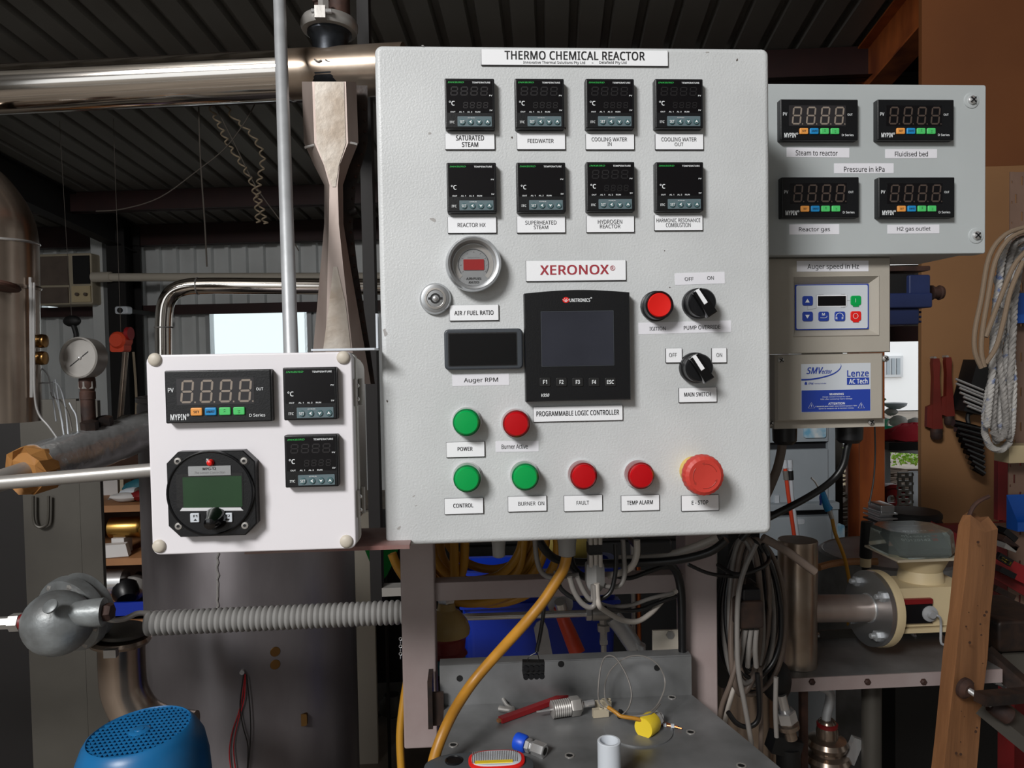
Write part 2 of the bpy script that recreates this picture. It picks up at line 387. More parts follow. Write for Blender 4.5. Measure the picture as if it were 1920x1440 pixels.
for xx, mt_, ha in ((xl, 'iron_dark', .3), (2.02, 'post_orange', .3)):
    n += 1; g = G()
    ibeam(g, (xx, -2.4, zr(-2.4)-.17), (xx, 8.0, zr(8.0)-.17), .14, ha)
    ibeam(g, (xx, 7.85, 0), (xx, 7.85, zr(7.85)-.06), .2, .3)
    struct(g.build('trim_%d' % n, mt_, smooth=0, xf=BM))
a0 = atb(174, 440, 7.9)
n += 1; struct(G().box(a0.x, a0.x+.13, 7.85, 7.97, 0, a0.z+.1).build('trim_%d' % n, 'wall_sheet', smooth=0, xf=BM))
# partition with the yard opening: header, jamb column, orange wall
YP = 5.2; hd = atb(1700, 640, YP); hd2 = atb(1700, 612, YP); st0 = atb(1600, 499, YP); st1 = atb(1600, 481, YP)
xo0 = atb(1580, 700, YP).x; xo1 = atb(1800, 700, YP).x
g = G().box(xo0, xo1, YP, YP+.08, hd.z, st0.z); struct(g.build('wall_header', 'duct_steel', smooth=0, xf=BM))
g = G().box(xo0, xo1, YP-.04, YP, hd.z, hd2.z); n += 1; struct(g.build('trim_%d' % n, 'oxide', smooth=0, xf=BM))
g = G().box(xo0-.6, xo1, YP, YP+.08, st1.z, zr(YP)); struct(g.build('wall_upper', 'duct_steel', smooth=0, xf=BM))
g = G().box(xo0-.25, xo0, YP, YP+.08, 0, zr(YP)); struct(g.build('wall_jamb', 'duct_steel', smooth=0, xf=BM))
g = G().box(xo1, 4.6, YP, YP+.08, 0, zr(YP)); struct(g.build('wall_end', 'duct_steel', smooth=0, xf=BM))
YO = 3.0; xw = atb(1722, 400, YO+.025).x; zw = atb(1860, 312, YO).z
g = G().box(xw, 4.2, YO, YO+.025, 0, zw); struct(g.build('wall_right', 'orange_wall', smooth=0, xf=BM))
g = G().box(xw, 4.2, YO, YO+.025, zw, 3.55); struct(g.build('wall_right_upper', 'orange_wall_upper', smooth=0, xf=BM))  # second tone; its darker brown also carries the shade high on the wall
g = G(); a = atb(1600, 840, 4.3); b = atb(1646, 840, 4.3)
ibeam(g, ((a.x+b.x)/2, 4.3, 0), ((a.x+b.x)/2, 4.3, 2.0), b.x-a.x, .16)
n += 1; struct(g.build('trim_%d' % n, 'post_orange', smooth=0, xf=BM))
# ---------------- the yard
g = G().add([(-12, 8.3, -.02), (30, 8.3, -.02), (30, 40, -.02), (-12, 40, -.02)], [(0, 1, 2, 3)]).add([(0, YP+.08, -.012), (14, YP+.08, -.012), (14, 8.4, -.012), (0, 8.4, -.012)], [(0, 1, 2, 3)])
g.add([(-15, -30, -.02), (15, -30, -.02), (15, -3.6, -.02), (-15, -3.6, -.02)], [(0, 1, 2, 3)])  # unseen ground before the front, added for its reflection in the big pipe
struct(g.build('ground', 'concrete', smooth=0, xf=BM))
def bpt(px, py, yb): return BM @ atb(px, py, yb)
h = thing('house', 'white rendered house with a small window across the bright yard', 'building', BM @ V((8, 19, 0)))
G().box(2, 15, 19, 24, 0, 5).build('wall', 'far_wall', h, smooth=0, xf=BM)
a = atb(1660, 672, 18.95); b = atb(1688, 702, 18.95)
f = G().box(a.x-.06, b.x+.06, 18.93, 19, b.z-.06, a.z+.06).build('window', 'alu', h, smooth=0, xf=BM)
for i in range(3):
    x = a.x+(b.x-a.x)*i/3; G().box(x+.02, x+(b.x-a.x)/3-.02, 18.9, 18.93, b.z, a.z).build('pane', 'cabinet_blue', f, smooth=0, xf=BM)
# retaining wall, hedge and branches beyond the outdoor table
a = atb(1650, 886, 8.0); g = G().box(3.1, 14, 8.0, 8.15, -.02, a.z)
struct(g.build('wall_yard', 'cream_lt', smooth=0, xf=BM))
c0 = atb(1600, 845, 8.5); g = G(); random.seed(3)
for i in range(2600):
    x = random.uniform(3.1, 6.8); z = random.uniform(a.z+.02, c0.z+.08); y = random.uniform(8.2, 8.8)
    d = V((random.uniform(-1, 1), random.uniform(-1, .3), random.uniform(0, 1))).normalized(); e = d.cross(V((random.uniform(-1, 1), random.uniform(-1, 1), 1))).normalized()
    l = random.uniform(.035, .075); p = V((x, y, z)); g.add([p, p+d*l*.5+e*l*.28, p+d*l, p+d*l*.5-e*l*.28], [(0, 1, 2, 3)])
o = g.build('hedge_leaves', 'leaf', smooth=0, xf=BM); tag(o, 'bright yellow-green foliage behind the low cream yard wall', 'foliage', kind='stuff')
a = thing('garden_bench', 'silver metal outdoor table in the yard, holding a green tub', 'table', bpt(1680, 950, 6.2))
p1 = atb(1625, 838, 5.95); p2 = atb(1760, 866, 5.45)
zt = p1.z; g = G().loops([[V((p1.x-.1, 5.95, z)), V((p2.x+.4, 5.4, z)), V((p2.x+.4, 6.7, z)), V((p1.x-.1, 6.7, z))] for z in (zt-.025, zt)])
g.build('tabletop', 'alu', a, smooth=0, xf=BM)
q = atb(1669, 880, 5.8)
for xx, yy in ((q.x, 5.86), (q.x+1.0, 5.6), (q.x, 6.6), (q.x+1.0, 6.6)): G().box(xx-.02, xx+.02, yy-.02, yy+.02, 0, zt-.025).build('leg', 'alu', a, smooth=0, xf=BM)
def onT(px, yy): return V((atb(px, 840, yy).x, yy, zt))
K = .72
def sc(L): return [(r*K, h*K) for r, h in L]
o = G().lathe(sc([(.17, 0), (.19, .01), (.24, .17), (.255, .175), (.255, .185), (.235, .18), (.18, .02), (.02, .015)]), onT(1638, 6.2), n=32).build('wash_tub', 'tub_green', xf=BM); tag(o, 'round mint green plastic tub on the outdoor table', 'tub')
o = G().lathe(sc([(.2, 0), (.25, .24), (.26, .25), (.23, .24), (.02, .02)]), onT(1622, 6.5), n=24).build('bucket', 'green_dk', xf=BM); tag(o, 'dark green bowl behind the mint tub outdoors', 'bowl')
c = onT(1703, 5.78); o = G().box(c.x-.17, c.x+.35, c.y-.06, c.y+.24, c.z, c.z+.06).build('tray', 'black_matt', smooth=0, xf=BM); tag(o, 'shallow black tray on the outdoor table, under a red cloth', 'tray')
random.seed(5); L = []
for j in range(9):
    rr_ = [(.22, .06), (.25, .07), (.235, .10), (.20, .135), (.15, .16), (.10, .18), (.055, .185), (.02, .188), (.001, .19)][j]
    L.append([c+V((.08+rr_[0]*math.cos(t*PI/12)*(1+.12*math.sin(3*t+j)), .08+rr_[0]*.5*math.sin(t*PI/12), rr_[1]+.010*math.sin(t*1.7+j*2))) for t in range(24)])
o = G().loops(L).build('red_cloth', 'red_cloth', xf=BM); tag(o, 'crumpled crimson cloth lying on the black tray outdoors', 'cloth')
random.seed(9)
cc = onT(1674, 6.45)
for i, (dx, dz, r) in enumerate(((-.25, .06, .1), (-.05, .06, .11), (.15, .06, .1), (.33, .06, .09), (-.15, .2, .1), (.06, .21, .1), (.26, .19, .09), (-.02, .32, .07))):
    g = G().ball((0, 0, 0), r*K*.9, 12, 7, (1.2, .9, .72)); g.v = [p*(1+random.uniform(-.1, .1)) for p in g.v]; g.v = [p+cc+V((dx*K, 0, dz*K+.005)) for p in g.v]
    o = g.build('garden_stone', 'stone', xf=BM); tag(o, 'pale stone behind the mint tub, ' + ('leftmost of the bottom row', 'second from left in the bottom row', 'third from left in the bottom row', 'rightmost of the bottom row', 'left of the middle row', 'centre of the middle row', 'right of the middle row', 'topmost of the heap')[i], 'stone', 'stones heaped on the outdoor table')
o = G().tube([cc+V((-.22, 0, .16)), cc+V((-.17, 0, .24)), cc+V((-.11, 0, .33))], .02, 8, 3).lathe([(.02, 0), (.042, .045), (.043, .05)], cc+V((-.12, 0, .32)), (.5, 0, .8), 14).build('watering_spout', 'green_dk', xf=BM); tag(o, 'green watering can spout poking up behind the tub', 'watering can')
o = G().lathe(sc([(.05, .36), (.12, .4), (.13, .43), (.1, .42), (.001, .4)]), cc+V((.02, .0, .0)), n=20).build('bowl', 'cabinet_blue', xf=BM); tag(o, 'small pale bowl on top of the stone heap', 'bowl')
# heap of sticks on the ground inside the opening, crate, red reel
g = G(); random.seed(12)
for i in range(230):
    yb_ = random.uniform(5.6, 7.2); p = atb(random.uniform(1615, 1760), 892+(7.2-yb_)/1.6*95+random.uniform(-8, 8), yb_); l = random.uniform(.25, .7); t = random.uniform(-.5, .5)
    p.z = max(.03, p.z); g.tube([p-V((l/2, t*l/2, random.uniform(-.05, .05))), p+V((0, 0, .02)), p+V((l/2, t*l/2, random.uniform(-.05, .05)))], random.uniform(.005, .013), 5, 2)
o = g.build('stick_pile', 'stick', smooth=0, xf=BM); tag(o, 'tangled heap of brown branches seen through the yard opening', 'branches', kind='stuff')
g = G().box(xo0+.3, 3.9, 5.6, 7.6, 0, .12); tag(g.build('soil_mound', 'soil', smooth=0, xf=BM), 'low brown raised bed under the heap of branches', 'garden bed')
# perforated plate
def perf(g, x0, x1, z0, z1, y0, y1, nx, nz, fx=.5, fz=.5, off=False):
    dz = (z1-z0)/nz
    for j in range(nz):
        za = z0+j*dz; zb = za+dz*(1-fz)/2; zc = zb+dz*fz; g.box(x0, x1, y0, y1, za, zb); g.box(x0, x1, y0, y1, zc, za+dz)
        dx = (x1-x0)/nx; o = (dx*.25 if j % 2 else -dx*.25) if off else 0; xs = x0
        for i in range(nx):
            xa = x0+(i+.5)*dx+o-dx*fx/2; g.box(xs, xa, y0, y1, zb, zc); xs = xa+dx*fx
        g.box(xs, x1, y0, y1, zb, zc)
    return g
a = atb(1685, 886, 4.6); b = atb(1712, 950, 4.6)
o = perf(G(), a.x, b.x, 0, a.z, 4.6, 4.62, 2, 26, .72, .6, True).build('slotted_grating', 'duct_steel', smooth=0, xf=BM); tag(o, 'narrow upright slotted metal grating in front of the branches', 'grating')
c = atb(1675, 938, 4.75); g = G().annulus(c, (0, 1, 0), .10, .075, .06).annulus(c+V((0, .02, 0)), (0, 1, 0), .08, .03, .03).box(c.x-.02, c.x+.02, c.y+.02, c.y+.04, 0, c.z-.02)
o = g.build('hose_reel', 'red_dk', xf=BM); tag(o, 'dull red reel half hidden behind the slotted grating', 'reel')
a = atb(1633, 938, 5.4)
o = G().lathe([(.05, 0), (.055, .02), (.06, .55), (.065, .56), (.065, .58), (.02, .57)], (atb(1722, 900, 5.5).x, 5.5, .0), n=20).build('tall_bin', 'pvc', xf=BM); tag(o, 'tall white bin at the right edge of the yard opening', 'bin')
o = G().box(a.x-.05, a.x+.1, 5.35, 5.5, 0, a.z+.07, .01).build('white_sack', 'render_white', smooth=0, xf=BM); tag(o, 'white sack standing beside the orange column', 'sack')
# ================================================================ CONTROL CABINET AND ITS STAND
PB = 1.263
cab = thing('control_cabinet', 'large pale grey powder-coated control cabinet covered in gauges and buttons', 'cabinet', (.2, .1, PB))
G().rr(0, .4, PB, PB+.5, 0, .022, .0075, .005).build('door', 'coat_grey', cab)
G().rr(.004, .396, PB+.004, PB+.496, .024, .2, .004).build('body', 'coat_side', cab)
g = G()
for z in (.08, .42): g.rr(-.001, .006, PB+z-.02, PB+z+.02, .018, .03, .001)
g.build('hinge', 'coat_side', cab)
mat('scuff', '#a3a19f', .6); random.seed(40)
for px, py, w, h_, an in ((722, 624, 9, 20, .2), (812, 412, 14, 7, -.6), (806, 250, 9, 5, .4), (776, 930, 7, 3, .5), (1326, 98, 9, 3, .1), (1382, 112, 4, 7, -.5), (1060, 240, 4, 6, .2), (960, 258, 4, 6, .1), (868, 437, 5, 6, 0), (726, 752, 3, 7, .1), (792, 85.5, 6, 2, 0), (748, 990, 12, 6, .7), (1246, 470, 3, 3, 0), (1256, 539, 3, 3, 0), (780, 948, 6, 2, .4)):
    c = at(px, py, -.0001); n = 11; k = S(0)
    pts = [(w/2*k*math.cos(2*PI*i/n)*random.uniform(.5, 1.1), h_/2*k*math.sin(2*PI*i/n)*random.uniform(.5, 1.1)) for i in range(n)]
    G().add([(c.x+x*math.cos(an)-z*math.sin(an), -.00015, c.z+x*math.sin(an)+z*math.cos(an)) for x, z in pts], [tuple(range(n))]).build('scuff', 'scuff' if w > 5 else 'seg_mid', cab, smooth=0)
def px2(p, Y): a = at(p[0], p[1], Y); return a.x, a.z
def bb(x0, y0, x1, y1, Y): a = at(x0, y0, Y); b = at(x1, y1, Y); c = at(x1, y0, Y); d = at(x0, y1, Y); return (a.x+d.x)/2, (b.x+c.x)/2, (b.z+d.z)/2, (a.z+c.z)/2
def tilt_text(g, t, x0, y0, x1, y1, Y, bold=False, shear=0):   # text between pixel corners, following the slant of the print
    vs, fs = textmesh(t, bold, shear)
    a = min(p[0] for p in vs); b = max(p[0] for p in vs); c = min(p[1] for p in vs); d = max(p[1] for p in vs)
    X0, X1, Z0, Z1 = bb(x0, y0, x1, y1, Y)
    return g.add([(X0+(p[0]-a)/(b-a)*(X1-X0), Y-p[2], Z0+(p[1]-c)/(d-c)*(Z1-Z0)) for p in vs], fs)
def plate(box, lines, label, Y=0, thick=.0016, tape=False, ink='ink', extra=None, turn=0, mt=None):
    name = 'tape_label' if tape else 'label_plate'; t = .0003 if tape else thick
    x0, x1, z0, z1 = bb(*box, Y-t)
    o = thing(name, label, 'label', ((x0+x1)/2, Y, z0))
    M = Matrix.Translation(((x0+x1)/2, 0, (z0+z1)/2)) @ Matrix.Rotation(-turn, 4, 'Y') @ Matrix.Translation((-(x0+x1)/2, 0, -(z0+z1)/2))
    if tape: G().rr(x0, x1, z0, z1, Y-t, Y, .0004).build('strip', mt or 'tape_white', o, xf=M)
    else:
        G().rr(x0-.0003, x1+.0005, z0-.0006, z1+.0001, Y-t, Y, .0003).build('core', 'core_black', o, xf=M)
        G().rr(x0, x1, z0, z1, Y-t-.0004, Y-t, .0004).build('face', 'plate_white', o, xf=M)
    g = G(); yt = Y-t-(.0002 if tape else .0006)
    for l in lines: tilt_text(g, l[0], l[1], l[2], l[3], l[4], yt, len(l) > 5 and l[5] == 1)
    g.build('lettering', ink, o, smooth=0, xf=M)
    return o
W_ = 'white plate lettered '
plate((902.6, 94, 1252, 122.7), [('THERMO CHEMICAL REACTOR', 946, 96, 1209, 112.5, 1), ('Innovative Thermal Solutions Pty Ltd', 981, 114.3, 1097, 121.3), ('-', 1109.5, 117.5, 1112.5, 118.5, 1), ('Delafield Pty Ltd', 1123.5, 114.3, 1174.6, 121.3)], 'long white title plate reading THERMO CHEMICAL REACTOR')
plate((835, 250.9, 927, 279.7), [('SATURATED', 854.8, 253.8, 907.4, 263.4, 1), ('STEAM', 866, 266.5, 896.5, 275.5, 1)], W_+'SATURATED STEAM under the top left controller')
plate((969.6, 250, 1059.3, 279.7), [('FEEDWATER', 989.3, 260.5, 1038.2, 268)], W_+'FEEDWATER')
plate((1098.6, 251.5, 1188.6, 280), [('COOLING WATER', 1109.3, 257.5, 1175.7, 265), ('IN', 1138.9, 266.7, 1146.7, 273.5)], W_+'COOLING WATER IN')
plate((1228.9, 251.5, 1318.3, 280), [('COOLING WATER', 1240, 257.5, 1306, 265), ('OUT', 1264.9, 267.3, 1281.4, 274)], W_+'COOLING WATER OUT')
plate((840, 407, 930.2, 436.6), [('REACTOR HX', 858, 418, 910.5, 425.8)], W_+'REACTOR HX')
plate((969.6, 406, 1059.3, 436), [('SUPERHEATED', 984.8, 413.5, 1043.5, 421), ('STEAM', 1000.8, 422.8, 1027.8, 429.6)], W_+'SUPERHEATED STEAM')
plate((1100, 405.4, 1188.6, 435), [('HYDROGEN', 1121, 412, 1166.7, 419.7), ('REACTOR', 1124.8, 420.8, 1163.3, 428)], W_+'HYDROGEN REACTOR')
plate((1227.5, 403.4, 1316.9, 431.5), [('HARMONIC RESONANCE', 1230.8, 409.4, 1313, 416.6), ('COMBUSTION', 1248.5, 418, 1295, 425.9)], W_+'HARMONIC RESONANCE COMBUSTION')
o = plate((986.6, 488.5, 1173, 526), [('XERONOX', 1012.7, 496.7, 1141.5, 515, 1), ('R', 1146.5, 500, 1150.5, 505.5, 1)], 'wide white plate with large dark red lettering above the touch-screen controller', ink='ink_red')
c = at(1148.6, 502.6, -.0022); G().annulus(c, (0, -1, 0), .0026, .0021, .0001, 20).build('lettering', 'ink_red', o, smooth=0)
plate((843.3, 572, 934.4, 600.5), [('AIR / FUEL RATIO', 851.8, 582.3, 925.4, 590.7, 1)], W_+'AIR / FUEL RATIO')
plate((848, 701.7, 954.7, 723), [('Auger RPM', 869.7, 708.4, 933.8, 719)], 'thin tape label reading Auger RPM', tape=True)
plate((1000.3, 761.5, 1167, 789), [('PROGRAMMABLE LOGIC CONTROLLER', 1005.6, 769.6, 1160.7, 779.2, 1)], W_+'PROGRAMMABLE LOGIC CONTROLLER')
plate((1265.5, 511, 1358.9, 533), [('OFF', 1283.8, 519.3, 1300.4, 526), ('ON', 1326, 518.2, 1338.4, 525)], 'tape label reading OFF ON above the upper selector knob', tape=True, turn=.02)
plate((1197, 603, 1371, 624.6), [('IGITION', 1217.8, 612, 1248, 619), ('PUMP OVERRIDE', 1282, 610.3, 1350.7, 617.9)], 'long tape label reading IGITION and PUMP OVERRIDE', tape=True, turn=.012)
plate((1248.9, 653.2, 1278.2, 679.4), [('OFF', 1254.4, 662, 1268.9, 669.5)], 'small square white plate lettered OFF, left of the lower knob')
plate((1334.9, 652.7, 1361.8, 679.4), [('ON', 1343.3, 662, 1354, 669.5)], 'small square white plate lettered ON, right of the lower knob')
plate((1273.3, 727, 1343.3, 753.5), [('MAIN SWITCH', 1282.9, 735.6, 1332.9, 743.4, 1)], W_+'MAIN SWITCH')
plate((837.4, 828.8, 908.2, 856.5), [('POWER', 857.9, 838, 886, 845.5, 1)], W_+'POWER')
plate((929.4, 827, 1010, 847), [('Burner Active', 940.4, 833, 989.6, 841.6)], 'tape label reading Burner Active', tape=True, turn=-.012)
plate((833.8, 934.2, 905.7, 963), [('CONTROL', 849.8, 944, 887.3, 951.8, 1)], W_+'CONTROL')
plate((952.8, 930.5, 1024.3, 958.3), [('BURNER', 971.6, 940.8, 1004, 948, 0), ('ON', 1008.5, 940.2, 1020.4, 947.3)], W_+'BURNER ON')
plate((1058, 928.8, 1128.8, 957.5), [('FAULT', 1081, 939, 1104.4, 946.4)], W_+'FAULT')
plate((1165, 928.8, 1235.7, 957), [('TEMP ALARM', 1175.5, 938.3, 1224, 946, 1)], W_+'TEMP ALARM')
plate((1278, 928.8, 1347.3, 957), [('E - STOP', 1297, 938.3, 1328, 946, 1)], W_+'E - STOP')

# ---------------------------------------------------------------- small square temperature controllers
def controller(kind):
    t = thing('temperature_controller', '', 'controller')
    w = .0245; f = -.0095
    G().rr(-w, w, -w, w, f, 0, .0012, .0012).build('housing', 'black_plastic', t)
    G().rr(-w+.002, w-.002, -w+.0155, w-.002, f-.0002, f, .0006).build('window', 'smoke_window', t)
    g = G()
    if kind:
        for i in range(4): g.seg8(-.0192+i*.0098, .0075, .0072, .0088, .0011, f-.0004, .1)
        for i in range(4): g.seg8(-.0068+i*.0066, -.0048, .0046, .0062, .0008, f-.0004, .1)
        g.build('digits', 'seg_dim' if kind == 1 else 'seg_off', t, smooth=0)
    g = G(); y = f-.0005
    g.text('TEMPERATURE', .0025, .0205, .0194, .0211, y, True); g.text('PV', .0192, .0222, .0069, .0083, y, True); g.text('SV', .0192, .0222, -.0075, -.0061, y, True)
    g.text('C', -.0181, -.0150, -.0022, .0022, y, True); g.annulus((-.0196, y, .0014), (0, -1, 0), .0009, .0005, .0001, 12)
    for s_, x in (('OUT', -.0192), ('AL 1', -.0108), ('AL 2', -.0027), ('RUN', .0052)): g.text(s_, x, x+.0048, -.0091, -.0077, y, True)
    g.text('ITC', -.0201, -.0153, -.0195, -.0172, y, True)
    g.build('lettering', 'ink_white', t, smooth=0)
    G().text('INKBIRD', -.0215, -.0055, .0196, .0212, y, True, .2).build('logo', 'ink_green', t, smooth=0)
    G().rr(-.0125, .0212, -.0225, -.0128, f-.0006, f, .0006).build('keypad', 'key_strip', t)
    for i, s_ in enumerate(('SET', 0, 1, 2)):
        x = -.0079+i*.0083; b = G().cyl((x, f-.0006, -.0183), (x, f-.0016, -.0183), .0030, .0027, 20).build('button', 'key_round', t)
        g = G()
        if s_ == 'SET': g.text('SET', x-.0023, x+.0023, -.0197, -.0170, f-.0019, True)
        else:
            tri = {0: [(-.0016, 0), (.0012, .0017), (.0005, 0), (.0012, -.0017)], 1: [(0, -.0016), (.0017, .0012), (0, .0005), (-.0017, .0012)], 2: [(0, .0016), (-.0017, -.0012), (0, -.0005), (.0017, -.0012)]}[s_]
            g.add([(x+a, f-.0019, -.0183+c) for a, c in tri], [(0, 1, 2, 3)])
        g.build('symbol', 'ink_white', b, smooth=0)
    G().text('AT/RUN', -.0025, .0045, -.0148, -.0138, f-.0009).build('lettering', 'ink_white', t, smooth=0)
    return t
protos = [controller(k) for k in range(3)]
first = [True]*3
def place_tc(cx, cy, kind, label, Y=0, grp='square temperature controllers'):
    a = at(cx, cy, Y-.0095)
    if first[kind]: o = protos[kind]; first[kind] = False; o.location = (a.x, Y, a.z); o['label'] = label; o['group'] = grp
    else: o = dup(protos[kind], (a.x, Y, a.z), label, grp)
T_ = 'small black square temperature controller above the '
place_tc(881, 194, 1, T_+'SATURATED STEAM plate'); place_tc(1012, 194, 2, T_+'FEEDWATER plate')
place_tc(1144, 194, 2, T_+'COOLING WATER IN plate'); place_tc(1273.5, 194, 2, T_+'COOLING WATER OUT plate')
place_tc(884.5, 351.5, 0, T_+'REACTOR HX plate'); place_tc(1015, 351, 0, T_+'SUPERHEATED STEAM plate')
place_tc(1145, 349.5, 2, T_+'HYDROGEN REACTOR plate'); place_tc(1274.5, 349.5, 0, T_+'HARMONIC RESONANCE COMBUSTION plate')

# ---------------------------------------------------------------- four-digit panel meters
def meter(seg):
    t = thing('panel_meter', '', 'meter'); w, h, f = .048, .0243, -.0095
    G().rr(-w, w, -h, h, f, 0, .0012, .0012).build('housing', 'black_plastic', t)
    G().rr(-.0375, .0325, -.0075, .0170, f-.0002, f, .0005).build('window', 'win_grey' if seg == 'seg_pale' else 'smoke_window', t)
    g = G(); y = f-.0004
    for i in range(4): g.seg8(-.0345+i*.0174, -.0058, .0112, .0212, .0019, y, .1); x = -.0345+i*.0174+.0128; g.add([(x, y, -.0058), (x+.0013, y, -.0058), (x+.0013, y, -.0044), (x, y, -.0044)], [(0, 1, 2, 3)])
    g.build('digits', seg, t, smooth=0)
    g = G(); g.text('PV', -.0450, -.0399, .0045, .0085, y, False); g.text('OUT', .0345, .0408, .0048, .0074, y); g.text('D Series', .0275, .0420, -.0195, -.0168, y)
    g.text('MYPIN', -.0435, -.0295, -.0212, -.0158, y, True); g.annulus((-.0278, y, -.0167), (0, -1, 0), .0012, .0008, .0001, 14); g.text('R', -.0281, -.0275, -.0172, -.0162, y)
    g.build('lettering', 'ink_white', t, smooth=0)
    for i, (m_, s_) in enumerate((('btn_orange', 'SET'), ('btn_blue', 'A/M/RST'), ('btn_green', 0), ('btn_green', 1))):
        x = -.0250+i*.0128; b = G().rr(x, x+.0105, -.0175, -.0102, f-.0018, f, .0012, .0008).build('button', m_, t); g = G()
        if s_ in (0, 1):
            for k in (0, 1):
                z0 = -.0139+(.0006 if s_ == 0 else -.0006)+(k-.5)*.0018; s = 1 if s_ == 0 else -1; xc = x+.0052
                g.add([(xc-.0013, f-.0020, z0-s*.0006), (xc, f-.0020, z0+s*.0006), (xc+.0013, f-.0020, z0-s*.0006), (xc, f-.0020, z0)], [(0, 1, 2, 3)])
        else: g.text(s_, x+.0028 if s_ == 'SET' else x+.0015, x+.0078 if s_ == 'SET' else x+.009, -.0150, -.0128, f-.0020, True)
        g.build('symbol', 'ink', b, smooth=0)
    return t
mp, mm = meter('seg_pale'), meter('seg_mid')
def place_m(o, cx, cy, Y, label): a = at(cx, cy, Y-.0095); o.location = (a.x, Y, a.z); o['label'] = label; o['group'] = 'rectangular black panel meters'; return o

# ---------------------------------------------------------------- round air/fuel gauge
c = at(887.9, 493.5, -.018); C0 = V((c.x, 0, c.z)); t = thing('round_gauge', 'round silver-rimmed air/fuel ratio gauge with a small red display', 'gauge', C0)
A = (0, -1, 0); k = S(-.018)
G().lathe([(.0268, 0), (.0278, .010), (.0270, .016), (.0250, .0190), (.0228, .0185), (.0212, .012), (.0208, .007)], C0, A, 48, False).build('bezel', 'alu', t)
G().cyl(C0+V((0, -.002, 0)), C0+V((0, -.008, 0)), .0210, n=40).build('dial', 'alu', t)
g = G(); n = 36; L = []
for i in range(n+1):
    a = math.radians(-45+270*i/n); L.append([V((C0.x+r*math.cos(a), -.0084, C0.z+r*math.sin(a))) for r in (.0158, .0200)])
for p, q in zip(L, L[1:]): g.add([p[0], p[1], q[1], q[0]], [(0, 1, 2, 3)])
g.build('dial_band', 'steel_mid', t, smooth=0)
x0, x1, z0, z1 = bb(868.9, 485.5, 907.7, 505.5, -.012)
G().rr(x0, x1, z0, z1, -.0092, -.008, .0005).build('display', mat('display_red', '#8e2222', .35), t)
g = G(); L = []
for i in range(n+1):
    a = math.radians(-35+250*i/n); L.append([V((C0.x+r*math.cos(a), -.0086, C0.z+r*math.sin(a))) for r in (.0148, .0152)])
for p, q in zip(L, L[1:]): g.add([p[0], p[1], q[1], q[0]], [(0, 1, 2, 3)])
g.text('AIR/FUEL', C0.x-.0078, C0.x+.0078, C0.z-.0152, C0.z-.0128, -.0086, True, .25); g.text('RATIO', C0.x-.0052, C0.x+.0052, C0.z-.0188, C0.z-.0165, -.0086, True, .25)
g.build('lettering', 'ink', t, smooth=0)
g = G()
for i in range(9):
    a = math.radians(-30+240*i/8); p = C0+V((math.cos(a)*.0128, -.0086, math.sin(a)*.0128)); g.ob(p, (.0012, .0001, .0012), (0, -a, 0))
g.text('MODULATOR', C0.x-.006, C0.x+.006, C0.z+.0066, C0.z+.0079, -.0086).build('scale_marks', 'ink_grey', t, smooth=0)
# ---------------------------------------------------------------- cam lock
c = at(816.5, 560, -.004); C0 = V((c.x, 0, c.z)); t = thing('cam_lock', 'round chrome key lock at the left edge, below the round gauge', 'lock', C0)
G().lathe([(.0158, 0), (.0158, .003), (.0140, .0065), (.0118, .0070)], C0, A, 40).build('collar', 'alu', t)
G().lathe([(.0108, .006), (.0106, .0078), (.0088, .0080), (.0082, .0068)], C0, A, 36, False).build('ring', 'steel_mid', t)
G().cyl(C0+V((0, -.004, 0)), C0+V((0, -.0068, 0)), .0082, n=30).build('plug', 'steel_mid', t)
g = G().annulus(C0+V((0, -.0069, 0)), A, .0052, .0034, .0002, 24)
for s in (-1, 1): g.box(C0.x+s*.0058-.0013, C0.x+s*.0058+.0013, -.0074, -.0066, C0.z-.0011, C0.z+.0011)
g.build('keyway', 'black_matt', t, smooth=0)
G().lathe([(.0022, .005), (.0020, .0088), (.001, .0092)], C0, A, 16).build('pin', 'steel_bright', t)
# ---------------------------------------------------------------- auger RPM display
x0, x1, z0, z1 = bb(833, 616.5, 980.5, 693, -.008); t = thing('auger_display', 'dark grey framed rectangular display with blank black window', 'display', ((x0+x1)/2, 0, z0))
G().rr(x0, x1, z0, z1, -.008, 0, .0045, .0018).build('frame', 'grey_bezel', t)
a0, a1, b0, b1 = bb(842.5, 625.5, 967.5, 684, -.0085)
G().rr(a0-.0012, a1+.0012, b0-.0012, b1+.0012, -.0083, -.008, .001).build('lip', 'black_matt', t)
G().rr(a0, a1, b0, b1, -.0088, -.0083, .0005).build('window', 'black_gloss', t)
